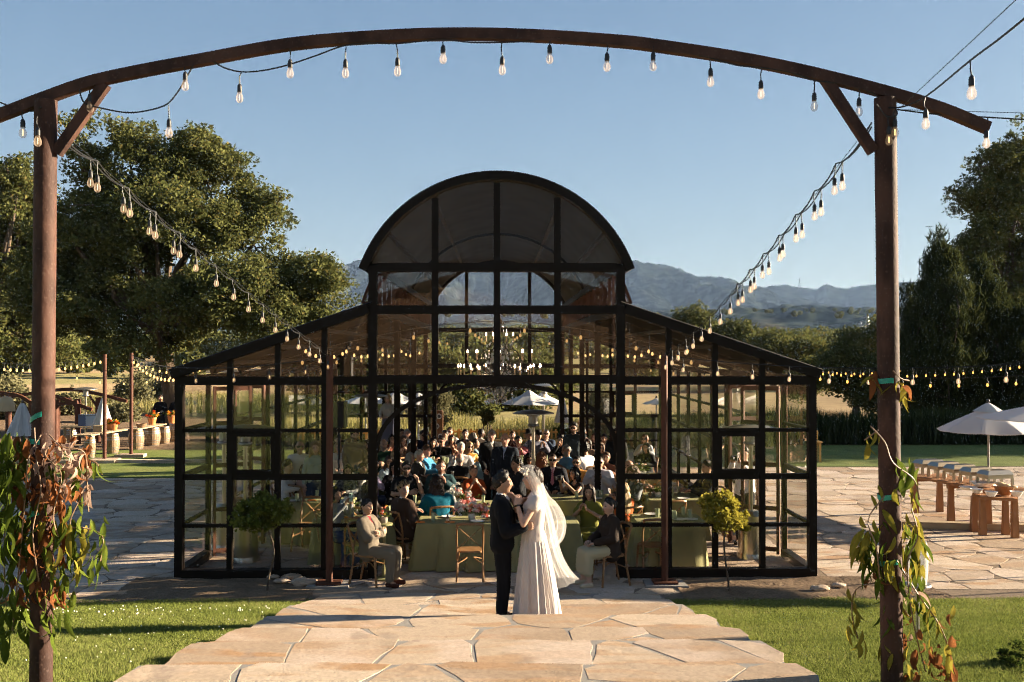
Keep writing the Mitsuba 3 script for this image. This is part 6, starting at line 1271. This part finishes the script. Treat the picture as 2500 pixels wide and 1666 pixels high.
def closed_umbrella(label, px, pt, pb, d, w=.34):
    x, zt, zb = X(px, d), Z(pt, d), Z(pb, d); k = thing('closed_umbrella', label, 'umbrella'); th = np.linspace(0, 2 * PI, 49); rows = []
    for t in np.linspace(0, 1, 12): r_ = (.04 + w * (.25 + .75 * t) * (t ** .35) * .5) * (1 + .22 * np.sin(8 * th + t)); rows.append(np.stack([x + np.cos(th) * r_, d + np.sin(th) * r_, np.full(49, zt + (zb - zt) * t)], -1))
    add('canopy', grid(np.stack(rows)), 'canvas', k, smooth=True); add('pole', cyl((x, d, 0), (x, d, zt + .08), .028, 8), 'paint', k, color=(.08, .06, .05)); return k
closed_umbrella('folded white umbrella right beside the left rusty post', 55, 984, 1062, 26, .62); closed_umbrella('folded white umbrella behind the two thin poles', 252, 972, 1045, 36, .60); closed_umbrella('folded white umbrella seen right of the open one through glass', 1372, 965, 1032, 32.5, .36)
# ---------------------------------------------------------------- barrel bar on the left
mat('stave', lambda p, n, uv: mix((.15, .085, .042), (.28, .185, .10), fbm(p.x * 14, p.y * 14, p.z * 3, 3)), .6); mat('plank', lambda p, n, uv: mix((.22, .155, .09), (.36, .27, .165), fbm(p.x * 3, p.y * 14, p.z * 14, 4)), .75)
def barrel(label, px, pbase, ptop, wpx):
    b = onz(px, pbase); d = b[1] + .1; h = (pbase - ptop) * d / F; R_ = 1.15 * wpx * d / F / 2; k = thing('barrel', label, 'barrel', 'wine barrels carrying the bar planks'); n = 20
    prof = lambda t: R_ * (.80 + .20 * math.sin(PI * t))
    for j in range(n):
        a0, a1 = 2 * PI * j / n + .012, 2 * PI * (j + 1) / n - .012; ts = np.linspace(0, 1, 7); L = np.array([[b[0] + prof(t) * math.cos(a), d + prof(t) * math.sin(a), h * t] for a in (a0, a1) for t in ts]).reshape(2, 7, 3)
        add('stave', grid(L), 'stave', k, smooth=True)
    for t in (.04, .2, .3, .7, .8, .96): add('hoop', lathe([(prof(t - .022) * 1.012, h * (t - .022)), (prof(t + .022) * 1.012, h * (t + .022))], 24, (b[0], d, 0)), 'dull_steel', k, smooth=True)
    add('head', lathe([(.001, h * .97), (R_ * .8, h * .97)], 20, (b[0], d, 0)), 'stave', k); return b[0], d, h
B = [barrel(f'{w} wine barrel in the bar row on the left', *q) for w, q in zip(['first and nearest', 'second', 'third', 'fourth', 'fifth', 'sixth and farthest'], [(217, 1119, 1064, 24), (271, 1108, 1059, 30), (330, 1098, 1049, 32), (369, 1089, 1044, 34), (398, 1084, 1042, 26), (424, 1080, 1034, 26)])]
barrel('lone barrel stub standing behind the left rusty post', 170, 1085, 1050, 30)
for lab, i, j, e in [('weathered plank counter laid on the first two barrels', 0, 1, .5), ('weathered plank counter laid on the third and fourth barrels', 2, 3, .6)]:
    p, q = np.array(B[i]), np.array(B[j]); z = max(p[2], q[2]) + .035; dv = (q - p)[:2] / np.linalg.norm((q - p)[:2]); k = thing('plank_counter', lab, 'counter')
    for s_ in (-.16, .16):
        o_ = np.array([-dv[1], dv[0]]) * s_; add('plank', bar((*(p[:2] - dv * e + o_), z), (*(q[:2] + dv * e + o_), z), .30, .04), 'plank', k)
def flower_pot(label, px, py, d, s=1.0):
    x, z = X(px, d), Z(py, d); k = thing('flower_pot', label, 'flower pot'); add('pot', lathe([(.001, 0), (.10 * s, 0), (.14 * s, .24 * s), (.155 * s, .25 * s), (.15 * s, .29 * s), (.001, .26 * s)], 18, (x, d, z)), 'paint', k, smooth=40, color=(.50, .17, .045)); r = np.random.RandomState(px)
    for _ in range(14): c = np.array([x, d, z + .36 * s]) + r.randn(3) * [.10, .10, .05] * s; bloom(c, .06 * s, [(.75, .12, .02), (.8, .30, .03), (.8, .45, .05)][r.randint(3)], k, r)
    leaf_mesh('foliage', np.array([x, d, z + .33 * s]) + r.randn(60, 3) * [.11, .11, .05] * s, .1, r, 'leaf_green', k)
flower_pot('terracotta pot of orange flowers on the first plank counter', 270, 1053, B[1][1], 1.0); flower_pot('terracotta pot of red flowers on the second plank counter', 372, 1040, B[3][1], 1.1); flower_pot('terracotta pot of red orange flowers on the farthest barrel', 420, 1034, B[5][1], 1.1); flower_pot('second terracotta pot of orange flowers on the first plank counter', 279, 1052, B[1][1] - .1, .9)
k = thing('basket', 'small brown basket on the second plank counter', 'basket'); add('bowl', lathe([(.001, .0), (.14, .0), (.2, .14), (.18, .14), (.13, .02), (.001, .02)], 16, (X(346, B[2][1]), B[2][1], B[2][2] + .065)), 'paint', k, smooth=40, color=(.22, .13, .07))
k = thing('wooden_crate', 'small wooden box at the left pole on the first plank counter', 'crate'); add('case', box((X(243, B[0][1] + .6), B[0][1] + .6, B[0][2] + .17), (.3, .3, .22)), 'plank', k)
for i, (px, lab) in enumerate([(205, 'blue water dispenser on the table behind the first barrel'), (226, 'pale blue cooler behind the first plank counter')]):
    d = 36.5; k = thing('drink_cooler', lab, 'cooler'); add('case', box((X(px, d), d, .98), (.28 + .1 * i, .3, .38)), 'gloss', k, color=[(.06, .10, .22), (.28, .38, .50)][i]); add('lid', box((X(px, d), d, 1.185), (.30 + .1 * i, .32, .03)), 'gloss', k, color=(.05, .06, .1))
k = thing('bar_table', 'dark table carrying coolers behind the barrels', 'table'); add('table_top', box((X(215, 36.5), 36.5, .765), (1.6, .8, .05)), 'plank', k)
for sx in (-.7, .7):
    for sy in (-.3, .3): add('leg', box((X(215, 36.5) + sx, 36.5 + sy, .37), (.07, .07, .74)), 'plank', k)
# low rusted pergola beyond the bar
PG = thing('pergola', 'low rusted steel pergola with bowed beams in the yard at far left', 'pergola')
for d, pts, posts in [(38, [(-40, 980), (30, 968), (100, 958), (165, 951), (230, 960), (310, 980)], [(140, 975), (191, 974), (241, 970)]), (35, [(-40, 958), (40, 965), (80, 985), (120, 990), (190, 982)], [(78, 985), (136, 985)]), (36.5, [(120, 966), (150, 972), (200, 992), (225, 1000)], [(22, 960)])]:
    add('beam', sweep(A3(pts, d), rect(.12, .12), up=(0, 1, .001)), 'rust_dark', PG)
    for px, pt in posts: add('post', cyl((X(px, d), d, 0), (X(px, d), d, Z(pt, d)), .11, 12), 'rust_dark', PG, smooth=40); add('brace', bar((X(px, d), d, Z(pt + 28, d)), (X(px - 22, d), d, Z(pt - 4, d)), .07, .07, (0, 1, 0)), 'rust_dark', PG)
k = thing('wicker_lamp', 'large dome shaped wicker lampshade hanging at the left edge', 'lamp'); x_, d_ = X(15, 24), 24; m = lathe([(.03, Z(967, d_)), (.12, Z(970, d_)), (.19, Z(985, d_)), (.21, Z(1003, d_))], 28, (x_, d_, 0))
add('shade', m, 'paint', k, smooth=True, color=(.42, .30, .16)); add('cord', cyl((x_, d_, Z(967, d_)), (x_, d_, Z(900, d_)), .008, 6), 'paint', k, color=(.05, .04, .03)); put('lamp_bulb', {**ply(sph((x_, d_, Z(993, d_)), .03, 1), None), 'emitter': emit(16, 9, 3.5)}, k)
# ---------------------------------------------------------------- buffet on the right
mat('table_wood', lambda p, n, uv: mix((.17, .07, .024), (.30, .14, .055), fbm(p.x * 9, p.y * 9, p.z * 3, 4)), .6)
BT = thing('buffet_table', 'long orange brown plank table carrying the chafing dishes on the right', 'table')
tl, tr_ = at(2225, 1152, 21.6), at(2425, 1200, 19.2); tl2, tr2 = tl + [.95, .25, 0], tr_ + [.95, .25, 0]; tr_[2] = tl[2]; tr2[2] = tl[2]
zt = .80
for i in range(3):
    o_ = np.array([.30 * i, .06 * i, 0]); add('plank', bar([*(tl + o_)[:2], zt], [*(tr_ + o_)[:2], zt], .29, .05), 'table_wood', BT)
dvt = (tr_ - tl)[:2]
for t in (.04, .5, .93):
    for o_ in (0.02, .62):
        p = tl[:2] + dvt * t + np.array([o_, o_ * .25]); add('leg', sweep([[*p, 0], [*p, zt - .03]], rect(.115, .08), scale=[1.2, .85]), 'table_wood', BT)
    p = tl[:2] + dvt * t; add('crossbar', bar([p[0] - .05, p[1], zt - .08], [p[0] + .7, p[1] + .17, zt - .08], .08, .09), 'table_wood', BT)
BE = thing('serving_bench', 'lower wooden table at the near end of the buffet holding bowls', 'table'); e0, e1 = at(2392, 1214, 18.9), at(2484, 1220, 18.6); ze = e0[2]
for i in range(2): add('plank', bar([e0[0], e0[1] + .3 * i, ze], [e1[0], e1[1] + .3 * i, ze], .29, .05), 'table_wood', BE)
for p in (e0, e1):
    for o_ in (.0, .35): q = p[:2] + np.array([.05 if p is e0 else -.05, o_]); add('leg', sweep([[*q, 0], [*q, ze - .03]], rect(.105, .08), scale=[1.2, .85]), 'table_wood', BE)
for i in range(5):
    t = .06 + .2 * i; c = np.array([*(tl[:2] + dvt * t + np.array([.32, .07])), zt + .025]); k = thing('chafing_dish', ['farthest', 'second', 'third', 'fourth', 'nearest'][i] + ' of the five steel chafing dishes on the buffet', 'chafing dish', 'chafing dishes on the buffet'); a = math.atan2(dvt[1], dvt[0]) + PI / 2
    for sx in (-1, 1):
        for sy in (-1, 1): add('leg', xf(box((sx * .28, sy * .15, .09), (.06, .02, .18)), c, a), 'steel', k)
    add('water_pan', xf(prism(sbox(-.29, -.165, .29, .165), .17, .25), c, a), 'steel', k); lid = np.array([[-.30, -.175, .25], [.30, -.175, .25], [.30, .175, .25], [-.30, .175, .25], [-.24, -.12, .33], [.24, -.12, .33], [.24, .12, .33], [-.24, .12, .33]])
    add('lid', xf((lid, np.array([[0, 1, 5, 4], [1, 2, 6, 5], [2, 3, 7, 6], [3, 0, 4, 7], [4, 5, 6, 7]])), c, a), 'steel', k); add('fuel_tin', xf(cyl((0, 0, .0), (0, 0, .07), .045, 12), c, a), 'dull_steel', k)
def bowl(label, px, py, d, r_, h, col, m_='gloss', name='bowl'):
    x, z = X(px, d), Z(py, d); k = add(name, lathe([(.001, .004), (r_ * .55, 0), (r_, h), (r_ * .96, h), (r_ * .5, .012), (.001, .012)], 24, (x, d, z)), m_, smooth=40, color=col); return tag(k, label, 'bowl')
for q in [('white bowl at the near corner of the serving table', 2418, 1214, 18.7, .12, .09), ('white bowl at the right end of the serving table', 2480, 1214, 18.6, .12, .09), ('white bowl just before the nearest chafing dish', 2383, 1206, 19.1, .12, .08), ('wide white dish beside the nearest chafing dish', 2362, 1198, 19.4, .17, .06), ('large white salad bowl behind the nearest white bowl', 2398, 1190, 19.5, .24, .09), ('small white bowl at the far end of the buffet', 2232, 1150, 21.7, .10, .07)]: bowl(*q, (.68, .66, .63))
bowl('big brown wooden salad bowl on the serving table', 2450, 1210, 18.9, .20, .17, (.30, .12, .04), 'paint', 'wooden_bowl'); r_ = np.random.RandomState(2); kk = thing('bread_heap', 'heap of pale bread in the brown wooden bowl', 'bread')
for _ in range(9): add('loaf', sph(np.array([X(2450, 18.9), 18.9, Z(1210, 18.9) + .17]) + r_.randn(3) * [.07, .07, .015], .06, 1, (1.4, .8, .6)), 'paint', kk, smooth=True, color=(.50, .36, .20))
DK = thing('timber_edging', 'long pale timber beam lying across the right plaza', 'timber'); p, q = onz(2195, 1288), onz(2620, 1300); add('beam', bar([p[0], p[1], .07], [q[0], q[1], .07], .22, .13), 'plank', DK)
# hurricane lantern by the right post
LN = thing('hurricane_lantern', 'tall glass hurricane lantern half hidden by the right vine', 'lantern'); b = at(2240, 1430, 9.5); zb = b[2]
add('glass_chimney', lathe([(.085, .02), (.095, .12), (.10, .30), (.085, .42), (.083, .42), (.097, .30), (.09, .12), (.08, .02)], 28, b), 'clear_glass', LN, smooth=True); add('base_tray', lathe([(.001, .018), (.12, .018), (.125, 0)], 24, b), 'dull_steel', LN, smooth=40); add('candle', cyl(b + [0, 0, .02], b + [0, 0, .17], .04, 16), 'paint', LN, smooth=40, color=(.62, .55, .44))
add('stand', cyl((b[0], b[1], float(land(0, b[1])) - .1), (b[0], b[1], b[2]), .02, 8), 'dull_steel', LN)
# loudspeaker, game board, yellow benches
SP = thing('loudspeaker', 'black loudspeaker on a stand behind the left column', 'speaker'); x_, d_ = X(828, 24), 24; add('cabinet', box((x_, d_, Z(1012, d_)), (.36, .36, .62)), 'paint', SP, color=(.01, .01, .011)); add('grille', box((x_, d_ - .182, Z(1012, d_)), (.32, .006, .57)), 'paint', SP, color=(.02, .02, .02)); add('stand', cyl((x_, d_, 0), (x_, d_, Z(1012, d_) - .31), .025, 10), 'paint', SP, color=(.01, .01, .011))
SP2 = thing('loudspeaker', 'dark loudspeaker hanging high behind the left transom', 'speaker'); add('cabinet', box((X(846, 22), 22, Z(895, 22)), (.25, .3, .42)), 'paint', SP2, color=(.01, .01, .011)); add('bracket', bar((X(846, 22), 22, Z(895, 22) + .2), (X(846, 22), 22, wing_z(abs(X(846, 22) - HX))), .03, .03), 'paint', SP2, color=(.01, .01, .011))
GBD = thing('game_board', 'upright orange wooden board with three white ringed holes', 'game board'); x_, d_ = X(1067, 31.2), 31.2; z0, z1, w_ = Z(1090, d_), Z(1003, d_), .36
bd = sbox(-w_ / 2 + .06, z0 + .06, w_ / 2 - .06, z1 - .06).buffer(.06); add('board', xf(prism(bd, -.02, .02), (x_, d_, 0), R=RX3(PI / 2)), 'table_wood', GBD); add('edge_trim', xf(prism(bd.buffer(.015), -.035, -.021), (x_, d_ + .03, 0), R=RX3(PI / 2)), 'paint', GBD, color=(.55, .40, .28))
for px, py, r_ in ((1072, 1017, .085), (1066, 1041, .085), (1075, 1066, .085)):
    c = at(px, py, d_ - .03); disk = lambda r, dy: xf(lathe([(.001, 0), (r, 0)], 24), c + [0, dy, 0], R=RX3(PI / 2)); add('ring', disk(r_, 0), 'paint', GBD, color=(.66, .62, .58)); add('hole', disk(r_ * .62, -.006), 'paint', GBD, color=(.07, .055, .06))
mat('yellow_wood', lambda p, n, uv: mix((.48, .25, .06), (.62, .36, .10), fbm(p.x * 6, p.y * 6, p.z * 2, 3)), .6)
def bench_run(label, px0, px1, d, zt, n):
    k = thing('slat_bench', label, 'bench', 'yellow slatted benches behind the hall'); x0, x1 = X(px0, d), X(px1, d)
    for j in range(n): add('slat', box((lerp(x0, x1, (j + .5) / n), d, zt - .16), ((x1 - x0) / n * .42, .025, .30)), 'yellow_wood', k)
    add('rail', bar((x0, d + .03, zt - .1), (x1, d + .03, zt - .1), .03, .06), 'yellow_wood', k); add('seat', box(((x0 + x1) / 2, d - .22, zt - .36), (x1 - x0, .40, .04)), 'yellow_wood', k)
    for x in (x0 + .08, x1 - .08):
        for y in (d - .38, d): add('leg', box((x, y, (zt - .38) / 2), (.06, .06, zt - .38)), 'yellow_wood', k)
for q in [('yellow bench run left of the game board', 858, 960, 31.6, 1.02, 7), ('yellow bench run just right of the game board', 1098, 1172, 31.6, 1.05, 5), ('long yellow bench run in the middle behind the guests', 1196, 1300, 32.0, 1.02, 8), ('yellow bench run with upright slats right of the heater', 1310, 1362, 31.8, 1.02, 5), ('yellow bench glimpsed past the right wing', 1985, 1998, 31.6, 1.0, 2)]: bench_run(*q)
# ---------------------------------------------------------------- young trees before the facade
for lab, px, pb, pc, w, h, leafm, sd in [('young round headed tree in shade before the left wing', 652, 1440, 1248, 74, 48, 'leaf_mid', 1), ('young round headed tree with sunlit yellow leaves before the right wing', 1776, 1440, 1246, 62, 50, 'leaf_bright', 2)]:
    b = onz(px + 2, pb, .03); d = b[1]; c = at(px - 6, pc, d); k = d / F; bl = [(c[0] + r1.uniform(-.5, .5) * w * k, d + r1.uniform(-.3, .3) * w * k, c[2] + r1.uniform(-.5, .45) * h * k, w * k * .55, w * k * .5, h * k * .55) for _ in range(9)]
    tree('young_tree', lab, (b[0], d, .02), blob_tips(bl, 210, np.random.RandomState(sd), seed=sd + 7, gap=.43, gs=6), 12, .016, leafm, leaf=.07, per=34, rc=.085, seed=sd, fork=.72, trunk_top=c - [0, 0, h * k * .55], flat=1.0)
# ---------------------------------------------------------------- vines on the posts
def vleaf(L, w, bend, seed, fold=.25):
    n = 7; t = np.linspace(0, 1, n); r = np.random.RandomState(seed); wd = w * np.sin(PI * np.clip(t, 0.02, .985) ** .75) ** .9; a = t * bend
    y = np.cumsum(np.r_[0, np.cos(a[1:]) * L / (n - 1)]); z = -np.cumsum(np.r_[0, np.sin(a[1:]) * L / (n - 1)]); tw = .3 * r.randn() * t
    P = np.stack([np.stack([s * wd * np.cos(tw), y, z + np.abs(s) * wd * fold + s * wd * np.sin(tw)], -1) for s in (-1, -.5, 0, .5, 1)], 1)
    return grid(P)
for nm, (a, b) in {'vine_green': ((.045, .075, .010), (.14, .17, .028)), 'vine_brown': ((.13, .045, .018), (.30, .12, .045)), 'vine_pale': ((.30, .20, .15), (.50, .36, .28)), 'vine_yellow': ((.16, .15, .02), (.34, .27, .05))}.items():
    mat_leaf(nm, (lambda a, b: lambda p, n, uv: mix(a, b, .5 * uv.x + .5 * fbm(p.x * 30, p.y * 30, p.z * 30, 2)))(a, b), .7, .4)
VL = {m_: [ply(vleaf(L, w, bd, i), m_, True, uv=(i / 4, .5)) for i, (L, w, bd) in enumerate([(.20, .027, .9), (.24, .03, .7), (.16, .026, 1.3), (.21, .024, 1.6)])] for m_ in ('vine_green', 'vine_yellow')}
VL |= {m_: [ply(vleaf(L, w, bd, i + 9, .7), m_, True, uv=(i / 4, .5)) for i, (L, w, bd) in enumerate([(.15, .026, 1.6), (.19, .03, 1.1), (.12, .022, 2.4), (.16, .03, 1.9)])] for m_ in ('vine_brown', 'vine_pale')}
def vine(label, stems, leafspec, seed):
    k = thing('vine', label, 'vine'); r = np.random.RandomState(seed); 
    for s in stems: add('stem', tube(catmull([at(*p) for p in s], 6), .005, 5), 'paint', k, smooth=40, color=(.20, .12, .07))
    cnt, extra_ = 0, {}
    for m_, n, (x0, x1), (y0, y1), dd, down in leafspec:
        for i in range(n):
            px, py = r.uniform(x0, x1), r.uniform(y0, y1); q = (px - (x0 + x1) / 2) / ((x1 - x0) / 2); d = DA + r.uniform(-dd, dd) * math.sqrt(max(.1, 1 - q * q)); p = at(px, py, d); v = r.randint(4)
            M = T().translate(p.tolist()).rotate([0, 0, 1], r.uniform(0, 360)).rotate([1, 0, 0], -r.uniform(*down)).rotate([0, 1, 0], r.uniform(-40, 40)).scale(r.uniform(.5, .98))
            if cnt < 300: put('leaf', VL[m_][v], k, M); cnt += 1
            else: extra_.setdefault((m_, v), []).append(np.array(M.matrix))
    for (m_, v), Ms in extra_.items():
        vv, ff = meshkit.WRITTEN[VL[m_][v]['filename']][:2]; ms = [(np.asarray(vv) @ M[:3, :3].T + M[:3, 3], ff) for M in Ms]; kk = add('leaves', cat(ms), m_, k, smooth=True, uv=(v / 4, .5)); tag(kk, kind='stuff')
    return k
D_ = DA
sl = [[(100, 1062, D_ - .1), (70, 1120, D_ - .16), (60, 1230, D_ - .15), (45, 1400, D_ - .1), (30, 1540, D_)], [(120, 1062, D_ - .1), (150, 1090, D_ - .15), (205, 1105, D_ - .1), (212, 1170, D_ - .05), (216, 1250, D_)], [(84, 1045, D_ - .1), (90, 1130, D_ - .18), (100, 1200, D_ - .2), (80, 1300, D_ - .2), (95, 1420, D_ - .15)], [(205, 1200, D_ - .05), (170, 1280, D_ - .1), (210, 1290, D_), (250, 1310, D_), (245, 1370, D_)], [(40, 1100, D_), (20, 1200, D_), (10, 1350, D_), (15, 1480, D_)], [(140, 1075, D_ - .1), (110, 1110, D_ - .2), (150, 1160, D_ - .2), (130, 1260, D_ - .2), (150, 1330, D_ - .1)], [(205, 1120, D_), (235, 1130, D_), (250, 1160, D_)]]
vine('thick hanging vine of reddish brown and green leaves on the left post', sl, [('vine_brown', 95, (40, 222), (1062, 1215), .24, (30, 95)), ('vine_pale', 80, (85, 222), (1075, 1205), .22, (-20, 80)), ('vine_brown', 125, (20, 160), (1190, 1470), .22, (55, 95)), ('vine_green', 50, (0, 200), (1110, 1300), .2, (50, 90)), ('vine_green', 125, (0, 185), (1270, 1500), .26, (65, 95)), ('vine_green', 30, (175, 265), (1260, 1390), .1, (60, 95)), ('vine_green', 4, (215, 262), (1120, 1150), .06, (70, 95)), ('vine_green', 34, (0, 130), (1480, 1570), .2, (70, 95)), ('vine_green', 190, (-45, 62), (1050, 1340), .3, (20, 95)), ('vine_yellow', 40, (60, 225), (1250, 1400), .2, (50, 95))], 1)
sr = [[(2180, 905, D_ - .09), (2200, 925, D_ - .1), (2220, 930, D_ - .05)], [(2125, 1040, D_ - .1), (2160, 1080, D_ - .12), (2180, 1130, D_ - .12), (2230, 1170, D_ - .1), (2245, 1220, D_ - .05)], [(2160, 1210, D_ - .1), (2120, 1270, D_ - .14), (2140, 1340, D_ - .16), (2150, 1440, D_ - .1)], [(2190, 1370, D_ - .1), (2240, 1450, D_ - .08), (2300, 1540, D_), (2340, 1666, D_ + .1)], [(2225, 1240, D_ - .1), (2240, 1310, D_ - .1), (2215, 1380, D_ - .14), (2230, 1520, D_ - .1), (2260, 1640, D_)], [(2150, 1420, D_ - .1), (2090, 1440, D_ - .05), (2080, 1500, D_), (2095, 1560, D_)], [(2145, 1050, D_ - .1), (2110, 1075, D_ - .05)]]
vine('loose yellow green vine climbing the right post', sr, [('vine_yellow', 14, (2125, 2225), (908, 965), .1, (0, 95)), ('vine_brown', 8, (2130, 2215), (905, 960), .1, (0, 95)), ('vine_yellow', 5, (2100, 2150), (1045, 1085), .08, (30, 90)), ('vine_green', 22, (2170, 2250), (1110, 1210), .12, (30, 95)), ('vine_yellow', 16, (2120, 2240), (1180, 1260), .12, (30, 95)), ('vine_yellow', 60, (2098, 2258), (1255, 1390), .18, (20, 95)), ('vine_green', 66, (2098, 2255), (1275, 1430), .18, (20, 95)), ('vine_brown', 14, (2120, 2260), (1300, 1450), .14, (20, 95)), ('vine_green', 26, (2150, 2280), (1420, 1520), .12, (40, 95)), ('vine_yellow', 38, (2155, 2335), (1440, 1645), .12, (40, 95)), ('vine_brown', 32, (2195, 2330), (1480, 1650), .1, (40, 95)), ('vine_yellow', 12, (2070, 2110), (1425, 1580), .06, (50, 95)), ('vine_pale', 8, (2150, 2260), (1360, 1640), .12, (0, 95))], 2)
# dark shrub in the lower right corner
c = at(2490, 1640, 7.6); bl = [(c[0] + .15 + r1.uniform(-.2, .3), c[1] + r1.uniform(-.2, .2), c[2] - .1 + r1.uniform(-.25, .1), .22, .22, .2) for _ in range(7)]
tree('shrub', 'dark green clipped shrub in the lower right corner', (c[0] + .2, c[1], float(land(0, c[1])) - .05), blob_tips(bl, 160, np.random.RandomState(4), seed=4, gap=.38, gs=4), 8, .02, 'leaf_green', leaf=.035, per=70, rc=.06, seed=4, fork=.3)
# the barn behind the photographer: it mirrors in the glass
BN = thing('barn', 'large brown timber barn behind the viewer, mirrored in the glass front', 'barn')
mat('siding', lambda p, n, uv: mix((.13, .073, .04), (.25, .148, .082), fbm(p.x * 1.2, p.y, p.z * 9, 3)), .8)
yb = -9.0
for j in range(40):
    x = -15.6 + .8 * j; zt_ = 6.7 - abs(x + .4) * .27; add('board', box2((x + .012, yb, .5), (x + .788, yb - .05, zt_)), 'siding', BN)
add('wall', box2((-15.6, yb - .06, .3), (16.4, yb - 12, 2.2)), 'siding', BN)
for sx in (-1, 1): add('roof', bar((.3 * 0 + 0, yb - 6, 7.0), (sx * 17.5, yb - 6, 7.0 - 17.5 * .27), 13, .16, (0, 0, 1)), 'roof_brown', BN)
add('door', box2((-2.5, yb + .04, 1.4), (2.5, yb + .002, 4.6)), 'roof_brown', BN)
# ---------------------------------------------------------------- the air
scene['air'] = {'type': 'homogeneous', 'albedo': rgb(.88, .91, .98), 'sigma_t': rgb(.29e-4, .42e-4, .64e-4)}
scene['haze'] = {'type': 'cube', 'to_world': T().translate([0, 0, 163]).scale([9500, 9500, 167.0]), 'bsdf': {'type': 'null'}, 'interior': {'type': 'ref', 'id': 'air'}}
tag('haze', 'thin blue haze lying over the valley', 'haze', kind='stuff')
scene['camera']['medium'] = {'type': 'ref', 'id': 'air'}
